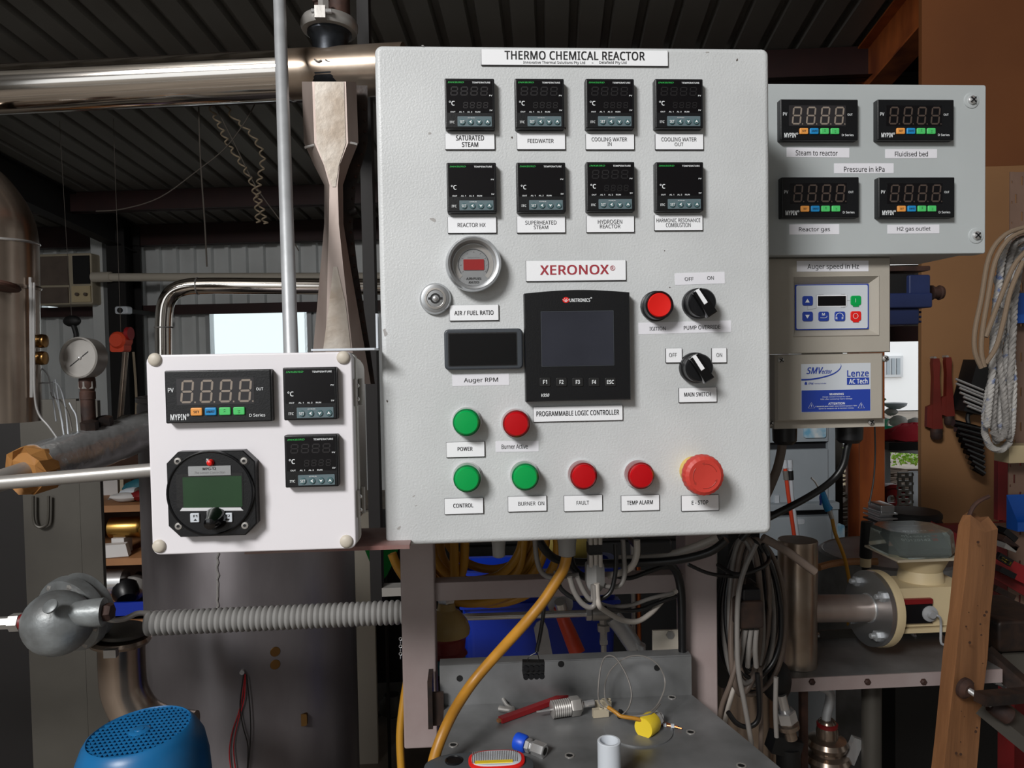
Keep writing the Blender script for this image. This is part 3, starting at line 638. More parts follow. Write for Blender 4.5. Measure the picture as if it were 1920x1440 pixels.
# ---------------------------------------------------------------- touch-screen controller
Y = -.0135; x0, x1, z0, z1 = bb(984.5, 549, 1182, 751.5, Y); t = thing('touch_controller', 'large black programmable logic controller with dark screen and five keys', 'controller', ((x0+x1)/2, 0, z0))
n = 16; top = [(x1+(x0-x1)*i/n, z1+.0030*math.sin(PI*i/n)) for i in range(n+1)]
G().prism([(x0, z0), (x1, z0)]+top, Y, 0, .0012).build('housing', 'black_plastic', t)
a0, a1, b0, b1 = bb(1014.5, 583, 1151, 686.5, Y)
G().rr(a0, a1, b0, b1, Y-.0003, Y, .0006).build('screen_rim', 'grey_bezel', t)
G().rr(a0+.0005, a1-.0007, b0+.0007, b1-.0005, Y-.0006, Y, .0005).build('screen', 'screen_plc', t)
for s_, px in (('F1', 1022), ('F2', 1052.8), ('F3', 1083.4), ('F4', 1114), ('ESC', 1144.6)):
    u0, u1, w0, w1 = bb(px-10.5, 708, px+10.5, 725, Y); b = G().rr(u0, u1, w0, w1, Y-.0008, Y, .0016, .0006).build('key', 'black_matt', t)
    hw = 3.8 if s_ != 'ESC' else 6.5; G2 = tilt_text(G(), s_, px-hw, 712.5, px+hw, 720, Y-.0011, True); G2.build('lettering', 'ink_white', b, smooth=0)
g = tilt_text(G(), 'UNITRONICS', 1068, 559.5, 1106.5, 566, Y-.0002, True); tilt_text(g, 'V350', 1015, 738, 1030, 744, Y-.0002, True, .3)
p = at(1108.5, 558.6, Y-.0002); g.annulus(p, A, .0008, .0004, .0001, 10)
p = at(1061, 562.5, Y-.0002)
q = []
r0 = G()
for i in range(20): a = 2*PI*i/20; q.append((p.x+.0034*math.cos(a), p.y, p.z+.0029*math.sin(a)))
r0.add(q, [tuple(range(20))]).build('emblem', 'red_button', t, smooth=0)
for ang in (-50, -18, 18, 50):
    a = math.radians(ang); d = V((math.sin(a), 0, math.cos(a))); e = V((d.z, 0, -d.x))*.0002; o_ = p+V((0, -.0002, -.002)); g.add([o_-e, o_+e, o_+d*.0042+e, o_+d*.0042-e], [(0, 1, 2, 3)])
g.build('lettering', 'ink_white', t, smooth=0)
# ---------------------------------------------------------------- pilot lights
def pilot(px, py, lens, rim, label):
    Yf = -.020; c = at(px, py, Yf); C0 = V((c.x, 0, c.z)); t = thing('pilot_light', label, 'indicator light', C0, 'round pilot lights')
    G().lathe([(.0152, 0), (.0152, .0025), (.0147, .0032)], C0, A, 40).build('collar', 'clear_rim', t)
    G().lathe([(.0142, .003), (.0138, .014), (.0136, .0160), (.0122, .0172)], C0, A, 40).build('lens_side', rim, t)
    G().lathe([(.0124, .0165), (.0120, .0190), (.0108, .0202), (.006, .0206), (.0001, .0207)], C0, A, 40).build('lens', lens, t)
pilot(874.8, 792.8, 'lens_green', 'lens_green_rim', 'green pilot light above the POWER plate')
pilot(968.8, 795.5, 'lens_red', 'lens_red_rim', 'red pilot light above the Burner Active tape')
pilot(875.8, 899, 'lens_green', 'lens_green_rim', 'green pilot light above the CONTROL plate')
pilot(985.6, 895.5, 'lens_green', 'lens_green_rim', 'green pilot light above the BURNER ON plate')
pilot(1095.7, 894, 'lens_red', 'lens_red_rim', 'red pilot light above the FAULT plate')
pilot(1203.7, 893.4, 'lens_red', 'lens_red_rim', 'red pilot light above the TEMP ALARM plate')
c = at(1237, 572, -.018); C0 = V((c.x, 0, c.z)); t = thing('ignition_button', 'bright red push button in a black collar beside the upper knob', 'button', C0)
G().lathe([(.0155, 0), (.0155, .004), (.0142, .0045), (.0142, .0175), (.0133, .0185), (.0125, .0172)], C0, A, 40).build('collar', 'black_plastic', t)
G().lathe([(.0123, .010), (.0121, .0172), (.0112, .0182), (.007, .0176), (.0001, .0174)], C0, A, 40).build('cap', 'red_button', t)
def knob(px, py, label):
    c = at(px, py, -.02); C0 = V((c.x, 0, c.z)); t = thing('selector_knob', label, 'knob', C0, 'black selector knobs')
    G().lathe([(.0158, 0), (.0158, .006), (.0150, .0075), (.0143, .008), (.0143, .018), (.0130, .0198), (.0001, .0200)], C0, A, 40).build('base', 'black_plastic', t)
    M = Matrix.Translation(C0) @ Matrix.Rotation(math.radians(-33), 4, 'Y').inverted().inverted()
    g = G().prism([(-.0056, -.0150), (.0056, -.0150), (.0050, .0138), (-.0050, .0138)], -.0262, -.018, .0012)
    g.xf(Matrix.Translation(C0) @ Matrix.Rotation(math.radians(-33), 4, 'Y')).build('handle', 'black_gloss', t)
    g = G().prism([(-.0021, -.002), (.0021, -.002), (.0019, .0138), (-.0019, .0138)], -.0269, -.0261, .0003)
    g.prism([(-.0019, .0130), (.0019, .0130), (.0019, .0142), (-.0019, .0142)], -.0268, -.0200)
    g.xf(Matrix.Translation(C0) @ Matrix.Rotation(math.radians(-33), 4, 'Y')).build('pointer', 'plate_white', t)
knob(1318, 567, 'black selector knob with white pointer, above the PUMP OVERRIDE tape')
knob(1312.5, 690, 'black selector knob with white pointer, above the MAIN SWITCH plate')
c = at(1321.5, 892.5, -.036); C0 = V((c.x, 0, c.z)); t = thing('emergency_stop', 'large faded red mushroom emergency stop button', 'button', C0)
G().lathe([(.0150, 0), (.0150, .010), (.0145, .016)], C0, A, 36).build('collar', 'estop_yellow', t)
g = G(); L = []
for r, h in ((.0125, .012), (.0135, .02), (.0185, .0225), (.0204, .026), (.0204, .031), (.0192, .035), (.016, .0372), (.009, .0366), (.0002, .0362)):
    L.append([C0+V(((r*(1+.012*math.cos(24*PI*2*i/96)*(1 if .022 < h < .036 else 0)))*math.cos(2*PI*i/96), -h, (r*(1+.012*math.cos(24*PI*2*i/96)*(1 if .022 < h < .036 else 0)))*math.sin(2*PI*i/96))) for i in range(96)])
g.loops(L).build('mushroom_head', 'estop_red', t)
g = G()
for a0_ in (20, 140, 260):
    pts = [C0+V((.0122*math.cos(math.radians(a0_+q)), -.0370, .0122*math.sin(math.radians(a0_+q)))) for q in range(0, 80, 8)]
    g.tube(pts, .0004, 6, 1); e = pts[-1]; d = (pts[-1]-pts[-2]).normalized(); nr = V((d.z, 0, -d.x)); g.add([e+nr*.0016, e-nr*.0016, e+d*.003], [(0, 1, 2)])
g.build('turn_arrows', mat('estop_mark', '#a8362c', .5), t, smooth=0)

# ================================================================ LEFT INSTRUMENT BOX
BY = -.042
x0, x1, z0, z1 = bb(279.5, 662.5, 664, 1035, BY)
t = thing('instrument_box', 'white plastic box left of the cabinet with two meters, two controllers and a round-faced unit', 'enclosure', ((x0+x1)/2, .02, z0)); LB = t
G().rr(x0, x1, z0, z1, BY, BY+.014, .007, .0015).build('lid', 'box_white', t)
G().rr(x0+.0005, x1+.0012, z0+.0005, z1-.0005, BY+.0155, BY+.026, .007).build('lid_rim', 'box_side', t)
G().rr(x0+.001, x1-.001, z0+.001, z1-.001, BY+.013, BY+.016, .006).build('gasket', 'ink_grey', t)
G().rr(x0+.006, x1-.004, z0+.008, z1-.004, BY+.026, BY+.112, .014).build('body', 'box_side', t)
for px, py in ((290, 674.5), (643.5, 670.5), (298, 1024.5), (649.5, 1015.5)):
    p = at(px, py, BY-.001); G().lathe([(.0063, 0), (.0063, .0008), (.0052, .0024), (.003, .0033), (.0001, .0036)], (p.x, BY, p.z), A, 24).build('corner_cap', 'pvc_wall', t)
for py in (736, 944):
    p = at(664, py, BY+.01); h_ = .0130
    g = G().rr(x1-.0002, x1+.003, p.z-h_, p.z+h_, BY+.006, BY+.014, .001).build('hinge', 'steel_mid', t)
    gg = G().cyl((x1+.0035, BY+.027, p.z-h_), (x1+.0035, BY+.027, p.z+h_), .0022, n=12).box(x1-.002, x1+.0015, BY+.027, BY+.040, p.z-h_*.9, p.z+h_*.9)
    gg.build('hinge', 'steel_mid', t)
    for s in (-.5, .5): G().ball((x1+.003, BY+.010, p.z+s*h_), .0022, 12, 6).build('hinge_pin', 'steel_bright', g)
for py in (736, 960):
    p = at(277, py, BY+.02); G().rr(x0-.004, x0+.001, p.z-.012, p.z+.012, BY+.016, BY+.024, .001).build('latch', 'steel_mid', t)
place_m(mp, 409.5, 743, BY, 'rectangular four-digit meter at the top left of the white box')
place_tc(581.3, 738, 0, 'upper square temperature controller on the white box', BY)
place_tc(583.8, 864.5, 1, 'lower square temperature controller on the white box', BY)
# round-faced controller in an octagonal frame
Y = BY-.012; cx0, cx1, cz0, cz1 = bb(313.5, 846, 479.5, 1005.5, Y)
t = thing('level_controller', 'black octagonal unit with a round face and green LCD on the white box', 'controller', ((cx0+cx1)/2, BY, cz0))
k = .0105; poly = [(cx0+k, cz0), (cx1-k, cz0), (cx1, cz0+k), (cx1, cz1-k), (cx1-k, cz1), (cx0+k, cz1), (cx0, cz1-k), (cx0, cz0+k)]
G().prism(poly, Y, BY, .001).build('frame', 'black_plastic', t)
cc = at(395.5, 924, Y); cc = V((cc.x, Y, cc.z))
G().lathe([(.0395, 0), (.0393, .0025), (.0383, .0032), (.0375, .0022), (.0375, .0015), (.0001, .0015)], cc, A, 56).build('round_face', 'black_plastic', t)
for px, py in ((333.6, 864.5), (457.7, 864), (335, 986.4), (459.5, 985)):
    p = at(px, py, Y); s = G().lathe([(.0034, 0), (.0032, .001), (.0015, .0013), (.0014, .0004)], (p.x, Y, p.z), A, 18, False).build('screw', 'steel_mid', t)
    G().lathe([(.0046, 0), (.0046, .0003)], (p.x, Y, p.z), A, 18).build('countersink', 'black_matt', s)
    G().cyl((p.x, Y-.0003, p.z), (p.x, Y-.0006, p.z), .0016, n=6).build('socket', 'ink', s)
F = Y-.0016
u = bb(353.2, 873.5, 433, 891.5, F); pl = G().rr(u[0], u[1], u[2], u[3], F-.0006, F, .0003).build('name_strip', 'alu', t)
g = tilt_text(G(), 'MPG-12', 380, 876.5, 405, 881.5, F-.0008, True); g.build('lettering', 'ink', pl, smooth=0)
tilt_text(G(), 'The sensor Connection', 364.5, 883.5, 422, 888.5, F-.0008, False, .2).build('lettering', 'ink_grey', pl, smooth=0)
u = bb(343.5, 893.5, 454, 951, F); G().rr(u[0]-.006, u[1]+.001, u[2], u[3]+.003, F-.0003, F, .0005).build('recess', 'black_matt', t)
G().rr(u[0], u[1], u[2], u[3], F-.0006, F, .0003).build('lcd', 'lcd_green', t)
a = at(337.6, 958, F); b = at(456.8, 957, F); c_ = at(452, 951.3, F); d = at(342.5, 952, F)
G().add([(p.x, F-.0006-.001*(i > 1), p.z) for i, p in enumerate((a, b, c_, d))]+[(p.x, F, p.z) for p in (a, b, c_, d)], [(0, 1, 2, 3), (0, 4, 5, 1), (1, 5, 6, 2), (2, 6, 7, 3), (3, 7, 4, 0)]).build('chamfer_bar', 'plate_white', t, smooth=0)
for s_, X0, X1, y0, y1, up in (('F1', 357.5, 374.6, 962, 979, 1), ('F2', 418.8, 436.3, 961.3, 978.5, 0)):
    u = bb(X0, y0, X1, y1, F); b = G().rr(u[0], u[1], u[2], u[3], F-.0016, F, .0008, .0005).build('key', 'pvc', t)
    xm = (X0+X1)/2; g = tilt_text(G(), s_, xm-3.5, y0+3.5, xm+3.5, y0+8, F-.0019, True)
    p = at(xm, y0+13, F-.0019); s = .0011 if up else -.0011; g.add([(p.x-.0016, p.y, p.z-s*.7), (p.x+.0016, p.y, p.z-s*.7), (p.x, p.y, p.z+s)], [(0, 1, 2)]).build('lettering', 'ink', b, smooth=0)
p = at(399.5, 975, F-.008); q = V((p.x, F, p.z))
G().lathe([(.0105, 0), (.0098, .004), (.0062, .013), (.0052, .0175), (.003, .0185), (.0001, .0187)], q, (0, -1, -.1), 30).build('knob', 'black_gloss', t)
p = at(395.2, 867.3, F); G().lathe([(.0032, 0), (.0032, .002), (.0022, .0042), (.0001, .005)], (p.x, F, p.z), A, 20).build('red_lamp', 'red_button', t)
tilt_text(G(), 'ON', 386.5, 860, 390.8, 867, F-.003, True).build('lettering', 'ink_white', t, smooth=0)

# ================================================================ RIGHT PRESSURE BOX
RY = .135
a = at(1848, 475.5, RY); b = at(1843.5, 159, RY); bl = at(1443, 478, RY)
x0 = at(1380, 300, RY).x; x1 = a.x; z0 = a.z; z1 = b.z
t = thing('pressure_box', 'pale grey box right of the cabinet carrying four pressure meters', 'enclosure', ((x0+x1)/2, .2, z0))
G().rr(x0, x1, z0, z1, RY, RY+.018, .003, .0015).build('lid', 'box_grey', t)
G().rr(x0+.003, x1-.003, z0+.003, z1-.003, RY+.019, RY+.125, .004).build('body', 'box_grey', t)
for px, py in ((1821.3, 188.5), (1829.5, 442)):
    p = at(px, py, RY); w = G().lathe([(.0098, 0), (.0095, .0008), (.0085, .0012), (.006, .0010)], (p.x, RY, p.z), A, 28).build('washer', 'box_grey', t)
    s = G().lathe([(.0054, .001), (.0050, .0032), (.003, .0044), (.0001, .0048)], (p.x, RY, p.z), A, 24).build('screw', 'steel_bright', t)
    g = G().ob((p.x, RY-.0046, p.z), (.0086, .001, .0014), (0, .75, 0)).ob((p.x, RY-.0046, p.z), (.0086, .001, .0014), (0, -.75, 0)); g.build('slot', 'ink', s, smooth=0)
place_m(dup(mp, (0, 0, 0), ''), 1536.5, 224.5, RY, 'panel meter above the Steam to reactor tape')
place_m(mm, 1717.5, 224.5, RY, 'panel meter above the Fluidised bed tape')
place_m(dup(mm, (0, 0, 0), ''), 1538.5, 370, RY, 'panel meter above the Reactor gas tape')
place_m(dup(mm, (0, 0, 0), ''), 1719, 370, RY, 'panel meter above the H2 gas outlet tape')
plate((1474.9, 277, 1592.5, 295), [('Steam to reactor', 1492, 282, 1570.7, 291.8)], 'tape label reading Steam to reactor', RY, tape=True, turn=-.01)
plate((1659.8, 279.5, 1757, 296.5), [('Fluidised bed', 1678, 283.8, 1740, 293.3)], 'tape label reading Fluidised bed', RY, tape=True)
plate((1564, 306.3, 1675.6, 324.9), [('Pressure in kPa', 1582.3, 311.9, 1658.6, 322.3)], 'tape label reading Pressure in kPa', RY, tape=True)
plate((1480, 420.5, 1573.6, 439.5), [('Reactor gas', 1498, 426, 1556.3, 436)], 'tape label reading Reactor gas', RY, tape=True)
plate((1664, 421.3, 1761.3, 437.8), [('H2 gas outlet', 1682, 424.8, 1744.8, 434.8)], 'tape label reading H2 gas outlet', RY, tape=True)

# ================================================================ MOTOR DRIVE UNDER IT
DY = .155
x0, x1, z0, z1 = bb(1440, 482, 1670.5, 789, DY); zm = at(1560, 662, DY).z; xl = at(1455, 700, DY).x; xr = at(1658.5, 700, DY).x
t = thing('motor_drive', 'beige variable speed motor drive with keypad, below the pressure box', 'motor drive', ((x0+x1)/2, .22, z0))
ux0, ux1, uz0, uz1 = bb(1486, 517, 1648.8, 631, DY)
ix0, ix1, iz0, iz1 = bb(1491, 533, 1628.5, 618, DY+.008)
g = G()                                          # upper shell with a recessed keypad bay
n = 12
def fr(xa, xb, za, zb, y): return [V((xa, y, za)), V((xb, y, za)), V((xb, y, zb)), V((xa, y, zb))]
L = [fr(x0, x1, zm, z1, DY+.1), fr(x0, x1, zm, z1, DY+.002), fr(x0+.002, x1-.002, zm+.001, z1-.002, DY), fr(ux0, ux1, uz0, uz1, DY), fr(ux0+.001, ux1-.001, uz0+.001, uz1-.001, DY-.0012), fr(ix0-.0005, ix1+.0005, iz0-.0005, iz1+.0005, DY+.009)]
g.loops(L).build('upper_shell', 'drive_beige', t, smooth=20)
G().rr(ix0, ix1, iz0, iz1, DY+.0075, DY+.009, .001).build('keypad_border', 'ink_blue', t)
G().rr(ix0+.0012, ix1-.0016, iz0+.0012, iz1-.0012, DY+.0071, DY+.0076, .002).build('keypad', 'pvc', t)
G().loops([fr(xl-.004, xr+.004, z0-.001, zm-.0008, DY+.1), fr(xl, xr, z0, zm-.0008, DY+.004), fr(xl+.003, xr-.003, z0+.002, zm-.0018, DY+.001)]).build('lower_cover', 'drive_beige', t, smooth=20)
bx0, bx1, bz0, bz1 = bb(1447, 786, 1652, 801, DY+.02)
G().box(bx0, bx1, DY+.012, DY+.1, bz0, z0).build('gland_plate', 'drive_beige', t, smooth=0)
for px, py in ((1465.7, 675.4), (1663, 672.5), (1452, 795), (1644, 793)):
    p = at(px, py, DY-.002); s = G().lathe([(.0042, 0), (.004, .003), (.002, .0042), (.0001, .0045)], (p.x, DY+.003 if py < 700 else DY+.013, p.z), A, 18).build('screw', 'steel_mid', t)
    y_ = p.y+.0005 if py < 700 else DY+.0085; G().ob((p.x, y_, p.z), (.006, .0008, .001), (0, .6, 0)).ob((p.x, y_, p.z), (.006, .0008, .001), (0, -1, 0)).build('slot', 'ink', s, smooth=0)
KY = DY+.0071
u = bb(1533.3, 555, 1585.6, 573.3, KY); G().rr(u[0]-.0012, u[1]+.0012, u[2]-.0012, u[3]+.0012, KY-.0002, KY, .0003).build('display_edge', 'plate_white', t); G().rr(u[0], u[1], u[2], u[3], KY-.0006, KY, .0003).build('display', 'smoke_window', t)
for s_, px, py, m_ in (('up', 1514, 564, 'ink_blue'), ('dn', 1514, 593.5, 'ink_blue'), ('M', 1544, 593.3, 'ink_blue'), ('RF', 1574.4, 593.2, 'ink_blue'), ('I', 1604.3, 563.3, 'ink_green'), ('O', 1604.3, 592.5, 'red_button')):
    u = bb(px-9.8, py-9, px+9.8, py+9, KY); b = G().rr(u[0], u[1], u[2], u[3], KY-.0012, KY, .0025, .0006)
    if s_ in 'IO' : b.rr(u[0]+.003, u[1]-.003, u[2]-.0018, u[2]+.001, KY-.001, KY, .0004)
    b = b.build('button', 'lens_green' if s_ == 'I' else m_, t); g = G(); p = at(px, py, KY-.0015)
    if s_ in ('up', 'dn'): k = 1 if s_ == 'up' else -1; g.add([(p.x-.003, p.y, p.z-k*.0022), (p.x+.003, p.y, p.z-k*.0022), (p.x, p.y, p.z+k*.0026)], [(0, 1, 2)])
    elif s_ == 'M': tilt_text(g, 'M', px-2.6, py-6.5, px+2.6, py-1.5, KY-.0015, True); g.tube([p+V((-.004, 0, -.0016)), p+V((.002, 0, -.0018)), p+V((.0042, 0, -.0008)), p+V((.0045, 0, .0006))], .0003, 6)
    elif s_ == 'RF': tilt_text(g, 'R', px-7.5, py+1, px-4, py+5.5, KY-.0015, True); tilt_text(g, 'F', px+4, py+1, px+7.5, py+5.5, KY-.0015, True); g.tube([p+V((.0046*math.cos(a_/10*PI), 0, .0042*math.sin(a_/10*PI))) for a_ in range(0, 11)], .0004, 6, 1)
    elif s_ == 'I': g.box(p.x-.0002, p.x+.0002, p.y-.0001, p.y, p.z-.0025, p.z+.0025)
    else: g.annulus(p, A, .0034, .003, .0002, 24)
    g.build('symbol', 'ink_white', b, smooth=0)
g = G()
for P in (((1514, 574), (1514, 581), (1530.5, 578), (1530.5, 553), (1538, 553)), ((1588, 553), (1588, 574), (1581, 576)), ((1588, 563.5), (1594, 563.5))):
    g.tube([at(a_, b_, KY-.0002) for a_, b_ in P], .0002, 4, 1)
tilt_text(g, 'AUTO', 1536, 551.5, 1544, 553.3, KY-.0002); tilt_text(g, 'FWD', 1577, 551, 1585, 552.8, KY-.0002); tilt_text(g, 'REV', 1577, 575.5, 1585, 577.3, KY-.0002)
g.build('legend', 'ink_grey', t, smooth=0)
SY = DY+.001; u = bb(1502, 681.5, 1632.2, 772, SY); um = at(1560, 731, SY).z
st_ = G().rr(u[0], u[1], u[2], u[3], SY-.0004, SY, .0004).build('sticker', 'pvc', t)
G().rr(u[0]+.0004, u[1]-.0006, u[2]+.0005, um, SY-.0006, SY-.0003, .0002).build('warning_panel', 'ink_blue', st_)
g = G(); T = SY-.0008
tilt_text(g, 'SMV', 1512, 688.5, 1543.5, 701, T, True, .3); tilt_text(g, 'ector', 1541, 693.3, 1560, 700.6, T, True, .3); tilt_text(g, 'Lenze', 1588.3, 694, 1629, 706, T, True)
tilt_text(g, 'EPM', 1516, 717.3, 1525, 721, T, True, .2); tilt_text(g, 'memory included', 1527, 717.8, 1549, 720.8, T)
p = at(1511, 719, T); g.add([(p.x-.0016, p.y, p.z-.0016), (p.x+.0016, p.y, p.z-.0016), (p.x+.0016, p.y, p.z+.0008), (p.x, p.y, p.z+.0024), (p.x-.0016, p.y, p.z+.0008)], [(0, 1, 2, 3, 4)])
v = bb(1588, 708, 1629.6, 721, T); g.box(v[0], v[1], T, T+.0001, v[2], v[3])
arc = [at(a_, b_, T) for a_, b_ in ((1502.5, 712), (1520, 711.3), (1540, 708), (1560, 702), (1572, 694.5), (1577, 687), (1576, 682))]; ar = cr(arc, 6)
for i in range(len(ar)-1):
    f = i/len(ar); w0, w1 = .0011*(1-f*.75), .0011*(1-(f+1/len(ar))*.75); g.add([ar[i]+V((-w0*f, 0, w0)), ar[i]-V((-w0*f, 0, w0)), ar[i+1]-V((-w1*f, 0, w1)), ar[i+1]+V((-w1*f, 0, w1))], [(0, 1, 2, 3)])
g.build('lettering', 'ink_blue', st_, smooth=0)
g = G(); tilt_text(g, 'AC Tech', 1592, 709.8, 1626.5, 719.3, T-.0002, True); T2 = T-.0002
tilt_text(g, 'WARNING', 1555, 737, 1582, 741, T2, True); tilt_text(g, 'Always connect charge for up to', 1542, 742.8, 1594, 745.3, T2); tilt_text(g, '180s after removing mains voltage', 1538, 747, 1598, 749.5, T2)
tilt_text(g, 'ATTENTION', 1553, 754.5, 1584, 758.7, T2, True); tilt_text(g, "L'appareil peut rester sous tension jusqu'a 180s", 1529, 760, 1607, 763, T2); tilt_text(g, 'apres la coupure de la tension reseau', 1535, 764.5, 1601, 767, T2)
for px, kx in ((1521.5, 0), (1614.8, 1)):
    p = at(px, 761, T2); a3 = [p+V((-.0042, 0, -.0028)), p+V((.0042, 0, -.0028)), p+V((0, 0, .0042))]
    for i in range(3): g.beam(a3[i], a3[(i+1) % 3], .0001, .0005, (0, 1, 0))
    if kx: g.box(p.x-.0003, p.x+.0003, p.y-.0001, p.y, p.z-.0004, p.z+.0022).box(p.x-.0003, p.x+.0003, p.y-.0001, p.y, p.z-.0018, p.z-.0010)
    else: g.add([p+V((.0004, 0, .0024)), p+V((-.0008, 0, .0002)), p+V((.0001, 0, .0004)), p+V((-.0003, 0, -.002)), p+V((.0008, 0, .0004)), p+V((0, 0, .0003))], [(0, 1, 2, 3, 4, 5)])
g.build('warning_text', 'ink_white', st_, smooth=0)
plate((1494, 489, 1628.5, 509), [('Auger speed in Hz', 1513.9, 494.5, 1610.4, 507)], 'tape label reading Auger speed in Hz', DY, tape=True, turn=-.004)
for pa, pb, nm in ((1448, 1494, 'left'), (1567, 1617.5, 'right')):
    p = at((pa+pb)/2, 801, DY+.045); r = (pb-pa)/2*S(DY+.045); q = V((p.x, DY+.045, z0-.011+.004))
    o = G().lathe([(r*.9, .012), (r, .01), (r, -.010), (r*.97, -.022), (r*.7, -.027), (r*.55, -.027)], q, (0, 0, 1), 24).build('cable_gland', 'black_plastic'); tag(o, 'black cable gland under the beige drive, the %s one' % nm, 'cable gland', 'glands under the drive')
wire('drive_cable', 'thick black cable sweeping down left from the drive\'s right gland', [(1592, 828, .2), (1588, 840, .2), (1580, 874, .2), (1557.5, 903, .2), (1512.6, 933.5, .19), (1449, 966.5, .17), (1415, 985, .15), (1390, 1010, .16)], .0048, 'black_cable')
wire('drive_cable', 'grey cable hanging from the drive\'s left gland', [(1466, 832, .2), (1465, 845, .2), (1458, 876, .2), (1447, 905, .2), (1436, 930, .2)], .0062, 'brown_cable')
# ================================================================ STAND, BENCH PLATE AND WHAT LIES ON IT
FY = .235; g0 = at(758, 1030, FY); g1 = at(820.5, 1400, FY)
t = thing('support_frame', 'mauve-grey painted steel frame of posts and crossbar carrying the cabinet', 'frame', (.2, FY, .88))
def pbox(px0, py0, px1, py1, Y, dep, b=.002):
    u = bb(px0, py0, px1, py1, Y); return G().rr(u[0], u[1], u[2], u[3], Y, Y+dep, b, b*.7)
l1 = at(758, 1405, FY); l2 = at(821, 1405, FY); r1 = at(1288, 1376, FY); r2 = at(1347, 1376, FY)
G().rr(l1.x, l2.x, l1.z, 1.70, FY, FY+.045, .003, .002).build('post', 'frame_paint', t)
G().rr(r1.x, r2.x, r1.z, 1.70, FY, FY+.045, .003, .002).build('post', 'frame_paint', t)
c1 = at(822, 1110, FY+.01)
G().rr(l2.x-.002, r1.x+.002, c1.z-.0125, c1.z+.0125, FY+.01, FY+.035, .002, .001).build('crossbar', 'frame_paint', t)
a = at(690, 1036, .05); b = at(778, 1036, .05)
s0 = at(440, 1042, -.02); s1 = at(780, 1030, .1)
zs = LB.location.z-.003
G().box(at(470, 1040, 0).x, at(778, 1030, .05).x, -.02, .06, zs-.0045, zs-.0005).build('mounting_arm', 'frame_red', t, smooth=0)
for px in (565, 745):
    p = at(px, 1045, .03); G().cyl((p.x, .03, zs-.0045), (p.x, .03, zs-.010), .007, n=6).build('bolt', 'steel_mid', t)
q = at(640, 656, -.02); x_r = at(714, 656, .02).x; zz = q.z+.001
zt_ = bb(279.5, 662.5, 664, 1035, BY)[3]
g = G().box(at(588, 656, -.02).x, x_r, -.032, .010, at(600, 662.5, BY).z+.0025, at(600, 662.5, BY).z+.0045)
g.box(x_r-.002, x_r, -.002, .010, at(600, 662.5, BY).z+.004, at(714, 588, 0).z)
g.build('angle_bracket', 'pvc', t, smooth=0)
pbox(1224, 1182, 1276, 1226, FY+.012, .004, .001).build('tab', 'pvc_wall', t)
p = at(1257, 1191, FY+.01); G().cyl(p, p+V((0, .006, 0)), .006, n=6).build('bolt', 'steel_mid', t)
# bench plate with upstand
ZP = 1.0
def onp(px, py): return atz(px, py, ZP)
c = [onp(832, 1336), onp(1296, 1306), onp(1405, 1448), onp(818, 1448)]
UY = .205
xl_, xr_ = c[0].x, at(1262, 1306, UY).x
t = thing('steel_bench', 'scratched bare steel bench plate with an upturned back edge', 'workbench', (.2, .1, 0))
g = G(); P = [V((xl_, UY, ZP)), V((at(1297, 1300, UY).x, UY, ZP)), V((at(1297, 1300, UY).x+.062, -.06, ZP)), V((xl_, -.06, ZP))]
g.add(P+[p-V((0, 0, .006)) for p in P], [(0, 3, 2, 1), (4, 5, 6, 7), (0, 1, 5, 4), (1, 2, 6, 5), (2, 3, 7, 6), (3, 0, 4, 7)]).build('plate', 'plate_steel', t, smooth=0)
za, zb_ = at(830, 1248, UY).z, at(1270, 1232, UY).z
X1 = at(1297, 1300, UY).x
g = G().loops([[V((xl_-.005, UY, ZP)), V((X1, UY, ZP)), V((X1, UY, zb_)), V((xl_-.005, UY, za))], [V((xl_-.005, UY+.004, ZP)), V((X1, UY+.004, ZP)), V((X1, UY+.004, zb_)), V((xl_-.005, UY+.004, za))]])
g.box(xl_-.005, X1, UY+.002, UY+.022, za-.0035, za).build('upstand', 'plate_steel', t, smooth=0)
G().box(xl_-.02, xl_-.014, UY-.02, UY+.02, ZP-.02, za-.012).box(xl_-.02, xl_, UY-.012, UY-.008, ZP-.02, za-.03).build('side_flange', 'dark_iron', t, smooth=0)
for x, y in ((xl_+.03, .17), (X1-.03, .17), (xl_+.03, -.04), (X1-.02, -.04)): G().box(x-.02, x+.02, y-.02, y+.02, 0, ZP-.006).build('leg', 'frame_paint', t, smooth=0)
p = onp(1198, 1372); G().lathe([(.0412, -.001), (.0412, .0018), (.040, .0022), (.0001, .0022)], (p.x, p.y+.004, ZP), n=56).build('round_cover', 'plate_steel', t)
for px, py in ((1068, 1417), (850, 1397), (1295, 1373), (1260, 1308), (1390, 1436)):
    p = onp(px, py); h_ = G().annulus((p.x, p.y, ZP), (0, 0, 1), .0055, .0038, .0008, 20).build('hole_rim', 'steel_mid', t); G().cyl((p.x, p.y, ZP), (p.x, p.y, ZP+.0003), .0038, n=16).build('hole', 'black_matt', h_)
for px, py in ((862, 1272), (1052, 1245), (1232, 1252)):
    p = at(px, py, UY); G().cyl((p.x, UY, p.z), (p.x, UY-.0004, p.z), .0042, n=16).build('hole', 'black_matt', t)
ZT = ZP+.0003
def lay(px, py, h=0): p = atz(px, py, ZP+h); return V((p.x, p.y, ZP+h))
